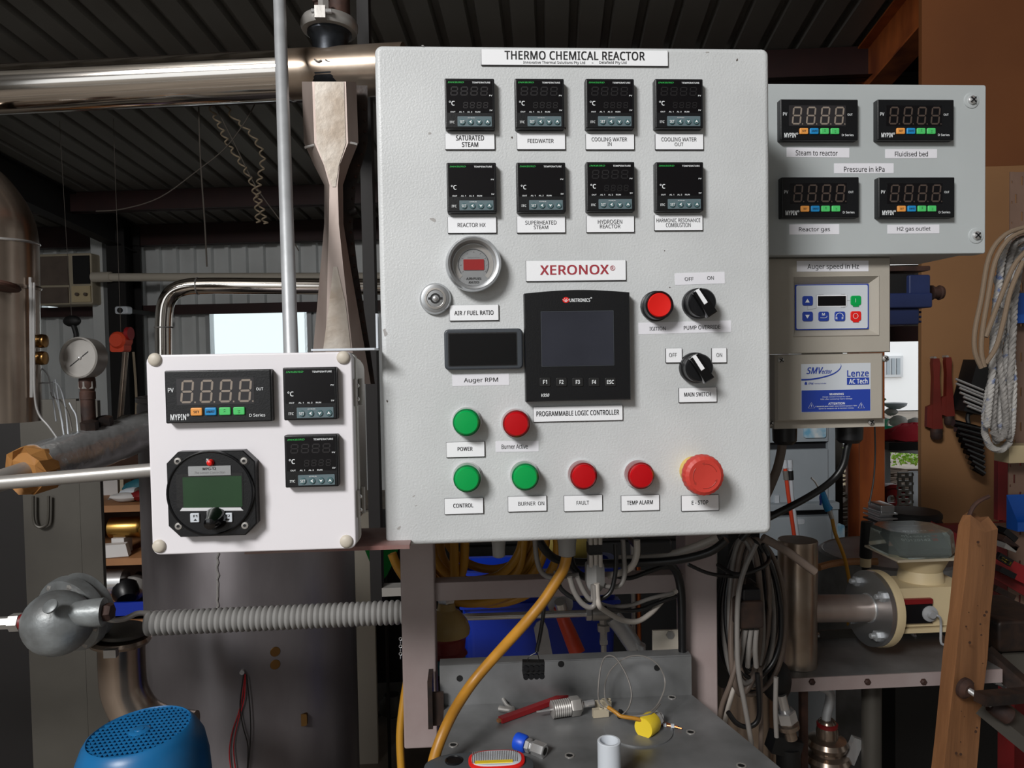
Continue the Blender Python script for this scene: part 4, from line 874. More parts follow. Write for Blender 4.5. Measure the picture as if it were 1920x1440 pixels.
# torch
c = lay(898, 1447, .012); t = thing('work_torch', 'grey rubber inspection torch with red-rimmed lamp window at the bottom edge', 'torch', (c.x, c.y, ZP))
M = Matrix.Translation((c.x, c.y, ZP)) @ Matrix.Rotation(-.02, 4, 'Z')
k = S(c.y); L = []
for z, s in ((0, .86), (.004, .97), (.011, 1), (.018, .96), (.0215, .84), (.0225, .70)):
    L.append([V((.0605*s*math.copysign(abs(math.cos(a))**.62, math.cos(a)), .0260*s*math.copysign(abs(math.sin(a))**.75, math.sin(a)), z)) for a in [2*PI*i/48 for i in range(48)]])
G().loops(L).build('body', 'torch_grey', t, xf=M)
def oval(cx, a, b, z0, z1, sh=.6): return G().loops([[V((cx+a*q*math.copysign(abs(math.cos(u))**sh, math.cos(u)), .002+b*q*math.copysign(abs(math.sin(u))**.7, math.sin(u)), z)) for u in [2*PI*i/40 for i in range(40)]] for q, z in ((1, z0), (1, z1-.0008), (.94, z1))])
oval(.019, .0300, .0185, .019, .0245).build('lamp_rim', 'torch_red', t, xf=M); oval(.019, .0265, .0150, .022, .0256).build('lens', 'pvc', t, xf=M)
g = G()
for i in range(26): x = -.007+i*.0019; g.box(x, x+.0007, -.0075, .0145, .0254, .0261)
g.build('reflector_ribs', 'steel_bright', t, smooth=0, xf=M); G().ob((.016, -.0065, .0259), (.040, .0050, .0008)).build('yellow_strip', 'yellow_cap', t, smooth=0, xf=M)
G().lathe([(.0095, .0215), (.0095, .0236), (.0080, .0242), (.0076, .0232), (.0001, .0232)], (-.0265, .004, 0), n=30).build('button', 'black_plastic', t, xf=M)
g = G(); vs, fs = textmesh('CE', True, 0); g.add([V((-.0440+p[1]*.004, .004-p[0]*.006, .0222)) for p in vs], fs).build('lettering', 'ink_grey', t, smooth=0, xf=M)
# white plastic pipe stub
c = lay(1143, 1482); tz = at(1143, 1388, c.y).z
r = 22.8*S(c.y)*.98; o = G().lathe([(r, 0), (r, tz-ZP-.0006), (r-.0006, tz-ZP), (r*.80, tz-ZP), (r*.78, tz-ZP-.0005), (r*.78, .002), (.0001, .002)], (c.x, c.y, ZP), n=40).build('plastic_pipe', 'pvc'); tag(o, 'short open white plastic pipe standing upright on the bench', 'pipe')
def along(name, label, cat, pA, pB, segs):        # stepped turned fitting lying on the bench from pA to pB
    pA, pB = V(pA), V(pB); L_ = (pB-pA).length; d = (pB-pA)/L_; t = thing(name, label, cat, pA)
    for nm, mt_, prof, n in segs: G().lathe([(r_, h_*L_) for r_, h_ in prof], pA, d, n).build(nm, mt_, t)
    return t
along('capped_fitting', 'chrome compression fitting with a blue plastic cap', 'pipe fitting', lay(968, 1389, .009), lay(1022, 1409, .007), [
    ('cap', 'blue_cap', [(.0095, 0), (.0100, .05), (.0098, .30), (.0082, .36)], 24), ('collar', 'steel_bright', [(.0062, .36), (.0078, .38), (.0078, .5), (.0056, .52), (.0056, .6)], 6), ('nut', 'steel_bright', [(.0080, .6), (.0084, .62), (.0084, .98), (.0074, 1), (.0045, 1), (.004, .96)], 6), ('bore', 'black_matt', [(.0042, .97), (.0042, 1.005), (.0001, 1.005)], 16)])
along('capped_fitting', 'steel fitting with a ribbed yellow plastic cap on the round cover', 'pipe fitting', lay(1206, 1366, .0115), lay(1236, 1343, .010), [
    ('cap', 'yellow_cap', [(.0115, 0), (.0120, .03), (.0125, .50), (.0118, .55)], 30), ('nut', 'steel_bright', [(.0100, .55), (.0106, .6), (.0106, .78), (.008, .82)], 6), ('thread', 'steel_bright', [(.007, .8), (.0075, .85), (.007, .9), (.0075, .95), (.006, 1)], 20)])
pr_ = [(.0100 if i % 2 else .0109, .27+.018*i) for i in range(18)]
along('thermowell', 'threaded steel thermowell fitting with thin probe, lying across the bench', 'pipe fitting', lay(1006, 1335, .011), lay(1113, 1318, .012), [
    ('probe', 'steel_bright', [(.0012, 0), (.0014, .27)], 12), ('thread', 'steel_mid', [(.0095, .26)]+pr_, 28), ('hex', 'steel_mid', [(.0112, .58), (.0120, .6), (.0120, .73), (.0112, .75)], 6), ('neck', 'steel_mid', [(.0085, .75), (.0082, .78), (.0045, .79)], 20), ('tube', 'steel_bright', [(.0042, .78), (.0042, 1.0), (.0036, 1.0), (.003, .99)], 16)])
p0, p1 = lay(938, 1350, .004), lay(1098, 1292, .004); d = (p1-p0).normalized()
t = thing('carpenter_pencil', 'flat dark red carpenter\'s pencil lying behind the thermowell', 'pencil', p0)
G().beam(p0, p1, .0085, .006).build('shaft', 'red_paint', t, smooth=0); G().beam(p0-d*.004, p0, .0045, .0035).build('tip', 'wood', t, smooth=0)
o = G().tube([lay(913, 1268, .0), lay(925, 1275, .01), lay(938, 1300, .006), lay(950, 1322, .004), lay(962, 1329, .0035), lay(955, 1331, .0035), lay(936, 1328, .0035)], .0024, 10, 3, rf=lambda q: 1 if q < .62 else 1.5).build('hooked_bolt', 'steel_mid'); tag(o, 'small bent zinc hook bolt beside the pencil', 'hook bolt')
t = thing('terminal_block', 'cream plastic four-hole terminal block on the bench', 'terminal block', lay(1130, 1346))
for i, (px, py) in enumerate(((1126, 1344), (1131, 1329))):
    p = lay(px, py, 0); G().ob(p+V((0, 0, .0055)), (.020, .0065, .010), (0, 0, .1)).build('terminal', 'cream', t, smooth=0)
    for dx in (.001, .0072): G().annulus(p+V((dx, 0, .0103)), (0, 0, 1), .0030, .0020, .0022, 18).build('screw_tower', 'cream', t); 
for i, (px, py) in enumerate(((1126, 1344), (1131, 1329))):
    p = lay(px, py, 0)
    for dx in (.001, .0072): G().cyl(p+V((dx, 0, .0103)), p+V((dx, 0, .0112)), .0020, n=12).build('hole', 'black_matt', t)
# thin thermocouple leads curling over the bench
def lw(pts): return [at(*q) for q in pts]
o = G().tube(lw([(1148, 1335, .15), (1124, 1318, .16), (1123, 1275, .165), (1132, 1235, .17), (1152, 1232, .16), (1174, 1265, .14), (1184, 1300, .125), (1178, 1328, .115), (1163, 1343, .11)]), .0010, 6, 5).tube(lw([(1163, 1343, .12), (1135, 1310, .17), (1140, 1265, .18), (1170, 1235, .18), (1205, 1230, .175), (1235, 1248, .165), (1247, 1280, .155), (1238, 1312, .14), (1222, 1332, .125), (1195, 1342, .115), (1160, 1340, .112)]), .0010, 6, 5).tube(lw([(1150, 1335, .13), (1158, 1342, .115), (1190, 1343, .108), (1220, 1338, .11), (1238, 1320, .13)]), .0009, 6, 4).build('thermocouple_lead', 'grey_cable', smooth=60)
tag(o, 'two thin grey thermocouple leads looped above the bench', 'wire')
o = G().tube(lw([(1140, 1326, .12), (1155, 1336, .112), (1165, 1343, .108), (1190, 1347, .105), (1210, 1352, .104)]), .0024, 8, 4).build('yellow_sleeve', 'yellow_cable', smooth=60); tag(o, 'short yellow sleeved wire running from the terminal block', 'wire')
o = G().ob(lay(1163, 1340, .006), (.004, .006, .011), (0, .3, .2)).build('cable_tie', 'black_matt', smooth=0); tag(o, 'tiny black cable tie around the thin leads', 'cable tie')
t = thing('bare_wire_tail', 'copper wire tail with two white ferrules on the bench right', 'wire', lay(1240, 1358))
for k in (-1, 1): G().tube([lay(1238, 1355+k*2.5, .003), lay(1250, 1358+k*2, .003), lay(1262, 1361+k, .003), lay(1278, 1366, .002)], .0009, 6, 3).build('strand', 'copper', t)
for px, py in ((1246, 1359), (1261, 1361)): G().ob(lay(px, py, .0035), (.004, .0045, .003), (0, 0, -.2)).build('ferrule', 'pvc', t, smooth=0)
# black connector dangling on a cord
wire('dangling_cord', 'thin black twin cord holding the connector block', [(1020, 1140, .12), (1017, 1165, .12), (1012, 1195, .12), (1007, 1218, .12), (1008, 1222, .12)], .0024, 'black_cable')
t = thing('connector_block', 'black multi-way connector dangling above the bench', 'connector', at(1000, 1250, .12))
p = at(1000, 1250, .12); G().ob(p, (.026, .010, .014), (0, .05, 0)).build('housing', 'black_matt', t, smooth=0)
for i in range(4):
    for z in (-.009, .001): G().cyl(p+V((-.0095+i*.0063, -.008, z)), p+V((-.0095+i*.0063, .004, z)), .0034, n=12).build('socket', 'black_plastic', t)
for x in (-.006, .007): G().tube([p+V((x, 0, .006)), p+V((x*.9, 0, .012)), p+V((.004, 0, .017))], .0006, 6, 3).build('lead', 'black_cable', t)
# ---------------- things behind the bench
wire('yellow_power_cable', 'thick yellow cable curving down left from under the cabinet onto the bench', [(1064, 980, .09), (1064, 1030, .09), (1057, 1065, .09), (1043, 1090, .09), (1018, 1128, .09), (983, 1170, .09), (935, 1223, .10), (890, 1275, .10), (856, 1325, .08), (833, 1370, .06), (817, 1412, .05), (808, 1450, .045)], .0062, 'yellow_cable', n=14)
def gland(px, py, Y, r, h, mt_, label, n=24):
    p = at(px, py, Y); t = tag(G().lathe([(r, 0), (r, h*.5), (r*.9, h*.7), (r*.85, h), (r*.5, h*1.05)], (p.x, Y, PB+.001), (0, 0, -1), n).build('cable_gland', mt_), label, 'cable gland'); return t
gland(1063, 1020, .09, .0115, .040, 'conduit_grey', 'grey cable gland under the cabinet where the yellow cable enters')
t = gland(935, 1020, .08, .0082, .036, 'conduit_grey', 'small ribbed grey gland under the cabinet, left of the yellow cable')
p = at(1000, 1020, .1)
t = thing('bundle_gland', 'grey hexagonal gland gathering a vertical bundle of cables', 'cable gland', at(1115, 1080, .1))
p = at(1115, 1078, .1); G().lathe([(.0085, .016), (.0115, .014), (.0122, .008), (.0122, -.008), (.0110, -.013), (.0075, -.018), (.006, -.019)], p, n=6).build('nut', 'conduit_grey', t)
u = at(1115, 1010, .1); G().box(p.x-.0075, p.x+.0075, .093, .107, p.z+.012, PB+.0).build('wrapped_bundle', 'grey_cable', t, smooth=0); G().box(p.x-.008, p.x+.008, .092, .108, p.z+.026, p.z+.038).build('tape', 'black_matt', t, smooth=0)
for i in range(3): x = p.x-.0055+i*.0055; G().cyl((x, .0915, p.z+.012), (x, .0915, p.z+.026), .0026, n=8).cyl((x, .0915, p.z+.038), (x, .0915, PB), .0026, n=8).build('cable', 'white_cable', t)
GC = 'cables looping under the cabinet'
for i, (pts, r, m_, lb) in enumerate((
    ([(1005, 1005, .13), (1030, 1040, .13), (1060, 1052, .14), (1130, 1056, .15), (1200, 1055, .15), (1270, 1050, .14), (1330, 1035, .13), (1362, 1012, .12)], .0052, 'black_cable', 'heavy black cable sagging along the cabinet underside'),
    ([(1068, 1040, .12), (1074, 1062, .12), (1088, 1078, .12), (1110, 1086, .13)], .0045, 'black_cable', 'short thick black cable curving into the hexagonal gland'),
    ([(1154, 1020, .09), (1155, 1050, .09), (1153, 1080, .09), (1143, 1112, .09), (1115, 1126, .09), (1078, 1122, .09), (1052, 1104, .09), (1044, 1080, .09)], .0027, 'black_cable', 'slim black cable looping below the hexagonal gland'),
    ([(1003, 1012, .11), (1006, 1045, .11), (1015, 1072, .11), (1035, 1084, .11), (1062, 1080, .11), (1085, 1078, .11)], .0030, 'grey_cable', 'grey cable dropping left of the yellow cable'),
    ([(1168, 1012, .1), (1170, 1045, .1), (1171, 1078, .1), (1162, 1098, .1), (1140, 1100, .1), (1122, 1092, .1)], .0029, 'grey_cable', 'grey cable loop right of the hexagonal gland'),
    ([(1068, 1082, .08), (1076, 1108, .08), (1090, 1130, .08), (1106, 1139, .08), (1116, 1130, .08), (1114, 1096, .08)], .0032, 'grey_cable', 'outer grey lead bent up into the gland'),
    ([(1082, 1082, .085), (1094, 1108, .085), (1106, 1124, .085), (1112, 1120, .085), (1112, 1096, .085)], .0030, 'grey_cable', 'inner grey lead bent up into the gland'),
    ([(1119, 1094, .08), (1120, 1120, .08), (1124, 1136, .08), (1136, 1146, .1), (1165, 1162, .14), (1195, 1165, .16), (1222, 1148, .17), (1246, 1122, .18), (1268, 1108, .19)], .0034, 'white_cable', 'pale cable running from the gland up to the right post'),
    ([(1125, 1132, .1), (1150, 1138, .13), (1185, 1134, .15), (1220, 1122, .16), (1262, 1112, .18)], .0026, 'grey_cable', 'grey cable just under the crossbar, upper one'),
    ([(1135, 1140, .1), (1165, 1145, .14), (1200, 1143, .16), (1240, 1128, .17), (1268, 1118, .19)], .0026, 'black_cable', 'black cable just under the crossbar, lower one'),
    ([(1194, 1012, .1), (1194, 1038, .1), (1186, 1060, .1), (1168, 1072, .11), (1140, 1080, .12)], .0040, 'white_cable', 'pale stout cable curving left under the cabinet'),
    ([(1160, 1048, .16), (1195, 1048, .16), (1240, 1044, .16), (1290, 1030, .15), (1345, 1008, .14)], .0050, 'white_cable', 'whitish hose under the cabinet, above the heavy black cable'),
    ([(1150, 1078, .17), (1180, 1084, .17), (1215, 1072, .17), (1250, 1060, .17)], .0030, 'black_cable', 'black cable curving behind the grey loops'),
    ([(1252, 1055, .2), (1268, 1072, .205), (1277, 1110, .21), (1279, 1180, .215), (1280, 1250, .22), (1281, 1330, .22)], .0056, 'black_cable', 'black cable running down along the right post'),
    ([(1290, 1058, .2), (1320, 1072, .2), (1345, 1078, .2), (1380, 1081, .2), (1400, 1080, .2)], .0024, 'black_cable', 'thin black cable crossing in front of the right post'),
    ([(1430, 1008, .1), (1470, 1030, .1), (1505, 1055, .1), (1528, 1072, .1)], .0050, 'brown_cable', 'grey-brown cable slanting right to the upright steel cylinder'),
    ([(1040, 1074, .13), (1060, 1070, .14), (1078, 1076, .15)], .0026, 'grey_cable', 'short grey lead crossing behind the yellow cable'))):
    wire('control_cable', lb, pts, r, m_, 'cable', GC)
# black conduit box under cabinet
o = pbox(1195, 1012, 1262, 1040, .1, .05, .006).build('relay_box', 'black_plastic'); tag(o, 'black rounded box fixed under the cabinet right side', 'box')
# yellow air hose coil
g = G(); random.seed(4); pts = []; c = at(903, 1012, .36)
N = 8*26
for i in range(N):
    a = 2*PI*i/26; k = i/26; R = (.062+.042*(.5+.5*math.sin(k*2.3)))
    pts.append(c+V((math.cos(a)*R*1.05+.012*math.sin(k*1.7), .022*math.sin(k*3.1)+.03*(k/8), math.sin(a)*R*.95+.010*math.cos(k*2.9))))
o = g.tube(pts, .0068, 10, 2).build('air_hose_coil', 'yellow_hose', smooth=60); tag(o, 'coiled mustard-yellow air hose hanging behind the crossbar', 'hose')
for j, P in enumerate(([(735, 1038, .3), (745, 1062, .3), (760, 1085, .3), (775, 1100, .31)], [(766, 1260, .33), (756, 1320, .32), (750, 1380, .31), (753, 1450, .30)])):
    wire('air_hose', ('yellow hose emerging between the white box and the left post' if j == 0 else 'yellow hose running down left of the left post'), P, .0058 if j else .0065, 'yellow_hose', 'hose')
for j, P in enumerate(([(850, 975, .33), (852, 1060, .33), (853, 1110, .33)], [(872, 975, .34), (870, 1055, .34), (861, 1085, .34)], [(985, 975, .36), (975, 1060, .36), (955, 1085, .36)])): wire('air_hose', 'brown-yellow hose strand hanging through the coil, %s' % ('leftmost', 'second from left', 'rightmost')[j], P, .0068, 'yellow_hose', 'hose')
# blue tub, bag, regulator, pipes
t = thing('blue_tub', 'deep blue plastic tub behind the bench', 'tub', V((.3, .62, .70))); u = bb(866, 1068, 1160, 1330, .62); u = (u[0], u[1], .70, u[3])
L = [G().rrl(u[0]+q, u[1]-q, 0, .3, .02, 0) for q in (0,)]
g = G()
for z, q in ((u[2], .012), (u[3]-.012, 0), (u[3]-.012, -.008), (u[3], -.008), (u[3], .006), (u[2]+.01, .016)):
    g_ = [V((p.x, .62+q+p.z, z)) for p in G().rrl(u[0]+q, u[1]-q, 0, .10-2*q, .02, 0)]
    L.append(g_)
g.loops(L[1:]).build('wall', 'blue_plastic', t)
z2 = at(1000, 1132, .62).z; G().rr(u[0]-.003, u[1]+.003, z2-.004, z2+.004, .612, .632, .003).build('rib', 'blue_plastic', t)
c = at(1085, 1048, .6); random.seed(2); g = G().ball((0, 0, 0), 1, 16, 10, (1, 1, 1)); g.v = [V((c.x+p.x*.068*(1+random.uniform(-.1, .1)), .72+p.y*.05, c.z+.005+p.z*.042*(1+random.uniform(-.12, .12)))) for p in g.v]
o = g.build('yellow_bag', 'yellow_bag'); tag(o, 'crumpled pale yellow bag on the blue tub', 'bag')
G().box(u[0]+.02, u[1]-.02, .64, .72, 0, .70).build('tub_stand', 'iron_dark', t, smooth=0)
t = thing('air_regulator', 'amber bowl regulator with brass top, left behind the bench', 'regulator', at(845, 1200, .34)); p = at(838, 1180, .34)
G().lathe([(.0335, -.006), (.0345, .0), (.031, .012), (.020, .026), (.014, .030), (.012, .04)], p, n=30).build('bowl', 'amber', t)
G().lathe([(.030, -.036), (.026, -.03), (.028, -.012), (.0335, -.006)], p, n=24).build('base', 'red_dk', t); G().lathe([(.026, -.06), (.027, -.038), (.020, -.036)], p, n=24).build('foot', 'teal', t); G().lathe([(.012, .04), (.014, .044), (.014, .056), (.008, .06)], p, n=6).build('top_nut', 'steel_bright', t)
t = thing('steel_tube', 'bright horizontal stainless tube behind the bench ending in a tee', 'pipe', at(1000, 1150, .45))
a = at(872, 1157, .45); b = at(1100, 1150, .45); G().cyl(a, b, .0058, n=20).build('tube', 'steel_bright', t)
G().tube([at(846, 1160, .45), at(858, 1156, .45), a], .0052, 10, 3).build('end_fitting', 'steel_mid', t)
c = at(1103, 1150, .45); G().lathe([(.0115, 0), (.0118, .001), (.0118, .008), (.009, .01)], c-V((.004, 0, 0)), (1, 0, 0), 6).build('nut', 'steel_bright', t)
G().lathe([(.012, 0), (.0125, .004), (.0125, .028), (.010, .032)], c+V((.006, 0, 0)), (1, 0, 0), 24).build('tee_body', 'steel_mid', t)
c2 = at(1131, 1160, .45); G().lathe([(.007, 0), (.007, .008), (.011, .01), (.011, .020), (.0065, .022), (.0065, .034), (.0075, .036), (.0075, .042), (.005, .044), (.005, .062)], c2, (0, 0, -1), 6).build('outlet', 'steel_mid', t)
g = G().tube([at(1147, 1155, .45), at(1162, 1172, .45), at(1178, 1195, .45), at(1190, 1215, .45), at(1196, 1250, .45), V((at(1200, 1260, .45).x, .45, .5)), V((at(1200, 1260, .45).x, .45, .0))], .0145, 14, 4); o = g.build('galvanised_pipe', 'galv'); tag(o, 'short grey bent pipe dropping behind the bench right of the tee', 'pipe')
for i, (px, py) in enumerate(((1186, 1130), (1196, 1130))):
    o = G().cyl(at(px, 1020, .5), V((at(px+4, 1250, .5).x, .5, 0)), .0042, n=12).build('copper_tube', 'copper' if i else 'steel_mid'); tag(o, ('thin copper tube upright behind the bench' if i else 'thin steel tube beside the copper one behind the bench'), 'pipe')
t = thing('orange_handle', 'bright orange-red flattened tube handle leaning on the blue tub', 'handle', at(1080, 1220, .5))
G().tube([at(1048, 1138, .5), at(1056, 1160, .5), at(1068, 1188, .49), at(1083, 1225, .48)], .0115, 12, 4, rf=lambda q: .85+.35*q).build('grip', 'orange_red', t)
G().cyl(at(1051, 1132, .515), at(1049, 1130, .53), .022, n=24).build('flange', 'galv', t); G().cyl(at(1050, 1128, .49), at(1053, 1140, .495), .010, n=20).build('shank', 'steel_bright', t)
g = G(); pts = [(1001, 1178), (1006, 1168), (1014, 1163), (1022, 1168), (1027, 1180), (1050, 1300), (1022, 1300)]
o = g.prism([(lambda q: (q.x, q.z))(at(x, y, .52)) for x, y in pts], .52, .524).build('steel_tongue', 'galv'); tag(o, 'round-ended grey metal strip leaning in front of the blue tub', 'metal strip')
# dark machine housing behind, pale panel, floor things
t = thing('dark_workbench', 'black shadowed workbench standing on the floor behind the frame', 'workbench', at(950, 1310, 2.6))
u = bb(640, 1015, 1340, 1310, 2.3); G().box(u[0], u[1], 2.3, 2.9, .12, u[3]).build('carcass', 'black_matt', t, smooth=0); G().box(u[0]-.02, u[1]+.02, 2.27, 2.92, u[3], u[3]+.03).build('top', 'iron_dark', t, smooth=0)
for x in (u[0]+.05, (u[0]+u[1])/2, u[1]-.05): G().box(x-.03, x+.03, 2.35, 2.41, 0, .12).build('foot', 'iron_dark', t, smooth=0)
u = bb(662, 960, 702, 1310, 1.9); o = G().box(u[0]-.35, u[1], 1.9, 1.93, 0, u[3]).build('pale_panel', 'pvc_wall', smooth=0); tag(o, 'pale beige board standing behind the big steel tank', 'board')
a = at(714, 1033, 1.7); g = G(); L = []
for i, z in enumerate((.0, -.03, -.08, -.12, -.14)): w = (.07, .06, .04, .02, .004)[i]; L.append([a+V((w*math.cos(u_/10*2*PI)*(1+.2*math.sin(u_*2)), .03*math.sin(u_/10*2*PI), z+.04)) for u_ in range(10)])
o = g.loops(L).build('green_cloth', 'jacket_green'); tag(o, 'bright green cloth hanging in the gap left of the frame post', 'cloth')
o = G().tube([V((a.x+.012, a.y+.012, 0)), a+V((.012, .012, .04))], .006, 6, 1).build('upright_rod', 'iron_dark'); tag(o, 'dark rod the green cloth hangs on', 'rod')
u = bb(716, 1102, 762, 1118, .6); o = G().box(u[0], u[1]+.1, .6, .63, u[2], u[3]).build('steel_angle', 'steel_mid', smooth=0); tag(o, 'short grey steel angle behind the left post, above the spiral conduit', 'steel angle')
g = G()
for i in range(6):
    c = at(751, 1198+i*7, .4); g.ring(c, (1, 0, 0) if i % 2 else (0, 1, 0), .0022, .0006, 12, 5)
o = g.build('short_chain', 'steel_bright'); tag(o, 'short bright chain hanging beside the left post', 'chain')
c = at(735, 1325, 2.2); t = thing('small_clamp', 'small dim grey clamp in the dark gap left of the post', 'clamp', c)
G().lathe([(.03, .05), (.05, .02), (.05, -.02), (.02, -.04)], c, n=12).build('body', 'duct_steel', t); G().cyl(c, c+V((0, .09, 0)), .012, n=10).build('mount', 'iron_dark', t); G().tube([c+V((-.03, 0, 0)), c+V((-.07, 0, -.06)), c+V((-.05, 0, -.12))], .009, 8, 3).build('arm', 'duct_steel', t)
# ================================================================ LEFT SIDE
# main flue pipe, tee, clamp
pl = at(-60, 171, .50); pr = at(540, 141, .46); pe = at(760, 129, .43); pl = pl+(pl-pr).normalized()*.9
t = thing('main_flue_pipe', 'large polished steel pipe crossing the upper left behind the thin pole', 'pipe', pl)
G().cyl(pl, pr+(pe-pr)*.0, .038, n=48).build('tube', 'chrome', t)
G().cyl(pr, pe, .0385, n=48).build('heated_section', 'chrome_warm', t)
d = (pe-pr).normalized(); G().ring(pr+d*.004, d, .038, .0022, 48, 8).build('weld_seam', 'steel_bright', t)
tc = pr+(pe-pr)*((620-540)/(760-540)); cxw = at(620, 138, .45)
G().lathe([(.0285, .0), (.027, .02), (.027, .045), (.030, .055), (.0345, .060), (.0345, .066)], cxw, (0, 0, 1), 36).build('branch', 'weld_blue', t)
q = G().lathe([(.0388, -.008), (.0388, .008)], cxw, d, 40); G().lathe([(.0388, -.019), (.0392, -.012), (.0392, .012), (.0388, .019)], cxw, d, 40).build('burnt_patch', 'weld_blue', t)
for px, py in ((596, 113), (617, 114)): G().tube([at(px-7, py-2, .41), at(px, py+2, .41), at(px+7, py, .41)], .0012, 6, 3).build('weld_bead', 'steel_bright', t)
t = thing('pipe_clamp', 'steel hinged clamp ring joining the pipe branch at the top', 'clamp', cxw+V((0, 0, .066)))
zc = at(620, 50, .45).z; cc = V((cxw.x, .45, zc))
G().lathe([(.036, -.010), (.0415, -.009), (.044, -.004), (.044, .004), (.0415, .009), (.036, .010)], cc, (.03, .02, 1), 48).build('ring', 'steel_mid', t)
G().lathe([(.028, -.008), (.0275, .006)], cc+V((0, 0, -.015)), (0, 0, 1), 30).build('neck', 'weld_blue', t)
G().ob(cc+V((-.005, -.045, 0)), (.016, .014, .018)).build('hinge_block', 'steel_mid', t, smooth=0); G().cyl(cc+V((-.018, -.048, .002)), cc+V((.012, -.048, .002)), .0035, n=10).build('bolt', 'steel_bright', t)
t = thing('upper_pipework', 'rusty nuts and stub pipe above the clamp ring', 'pipe fitting', cc+V((0, 0, .011)))
G().lathe([(.012, .008), (.015, .012), (.015, .022), (.011, .024), (.011, .034), (.014, .036), (.014, .05), (.011, .052), (.011, .12)], cc+V((-.012, 0, 0)), (0, 0, 1), 6).build('nut_stack', 'rust', t)
G().lathe([(.017, .008), (.017, .12)], cc+V((.015, .006, 0)), (0, 0, 1), 20).build('stub', 'rust', t)
G().lathe([(.009, .008), (.009, .03)], cc+V((-.004, -.022, 0)), (0, 0, 1), 6).build('nut', 'steel_mid', t)
a = at(690, 0, .62); o = G().rr(at(668, 0, .6).x, at(690, 0, .6).x, 1.0, 2.2, .6, .64, .003).build('dark_upright', 'iron_dark'); tag(o, 'dark steel upright rising behind the pipe, just left of the cabinet', 'post')
# thin conduit pole
o = G().tube([at(523, -30, .40)+(at(523, -30, .40)-at(547.5, 715, .165)).normalized()*.35, at(547.5, 715, .165)], .0090, 20, 1).build('thin_pole', 'galv'); tag(o, 'thin galvanised pole running top to bottom behind the white box', 'pole')
# flattened steel nozzle
NY = .34
t = thing('steel_nozzle', 'fabricated flat steel nozzle narrowing at the middle, hanging below the pipe', 'nozzle', at(630, 640, NY))
out = [(566, 153), (570, 272), (608, 347), (608, 420), (587, 655), (684, 655), (644, 425), (643, 347), (672, 264), (668, 152)]
def w2(x, y, Y): p = at(x, y, Y); return (p.x, p.z)
L = []
prof = [(153, 566, 668), (215, 568, 670), (268, 570, 672), (310, 589, 655), (347, 608, 643), (420, 608, 644), (500, 601, 657), (580, 594, 671), (655, 587, 684), (720, 582, 695)]
g = G(); rows = []
for y, xa, xb in prof:
    w = (xb-xa); q = .19 if y < 270 else (.28 if y < 350 else .24); dpt = .022
    rows.append([at(xa, y, NY+.03), at(xa, y, NY+.012), at(xa+w*q, y, NY-dpt*.25), at(xb-w*q, y, NY-dpt*.25), at(xb, y, NY+.012), at(xb, y, NY+.03)])
g.loops(rows); g.build('body', 'nozzle_steel', t, smooth=20)
g = G(); rows = []
for y, xa, xb in prof[:4]+[(350, 622, 630)]:
    w = xb-xa; f = .23 if y < 300 else (.30 if y < 330 else .1); rows.append([at(xa+w*f, y, NY-.0065), at(xb-w*f, y, NY-.0065)])
for r0_, r1_ in zip(rows, rows[1:]): g.add([r0_[0], r0_[1], r1_[1], r1_[0]], [(0, 1, 2, 3)])
g.build('polished_face', 'nozzle_polish', t, smooth=0)
g = G(); rows = [[at(625, 500, NY-.0065), at(632, 500, NY-.0065)], [at(617, 570, NY-.0065), at(648, 570, NY-.0065)], [at(606, 655, NY-.0065), at(658, 655, NY-.0065)]]
for r0_, r1_ in zip(rows, rows[1:]): g.add([r0_[0], r0_[1], r1_[1], r1_[0]], [(0, 1, 2, 3)])
g.build('polished_face', 'nozzle_polish', t, smooth=0)
for P in ([(571, 277), (578, 275), (590, 272)], [(657, 268), (663, 269), (670, 271)]): G().tube([at(x, y, NY-.002) for x, y in P], .0020, 8, 3).build('weld_bead', 'steel_bright', t)
rows = []
for y, xa, xb in [(160, 660, 689), (265, 664, 690), (290, 655, 684), (345, 643, 668), (420, 642, 661), (500, 655, 670), (655, 680, 694), (720, 690, 703)]: rows.append([at(xa, y, NY+.05), at(xb, y, NY+.05), at(xb, y, NY+.06), at(xa, y, NY+.06)])
G().loops(rows).build('back_flange', 'dark_iron', t, smooth=0)
for i in range(22):
    y = 205+i*21; xb = [689.5, 690, 667, 661, 670, 694][0]; 
    for (ya, xa_), (yb_, xb_) in zip(((160, 688), (265, 688), (345, 667), (420, 660), (500, 669), (660, 693)), ((265, 688), (345, 667), (420, 660), (500, 669), (660, 693), (720, 700))):
        if ya <= y < yb_: xx = xa_+(xb_-xa_)*(y-ya)/(yb_-ya); G().ball(at(xx-4, y, NY+.049), .0022, 8, 4).build('rivet', 'rust', t)
G().cyl(at(655, 398, NY+.04), at(668, 394, NY+.04), .006, n=12).build('side_boss', 'dark_iron', t)
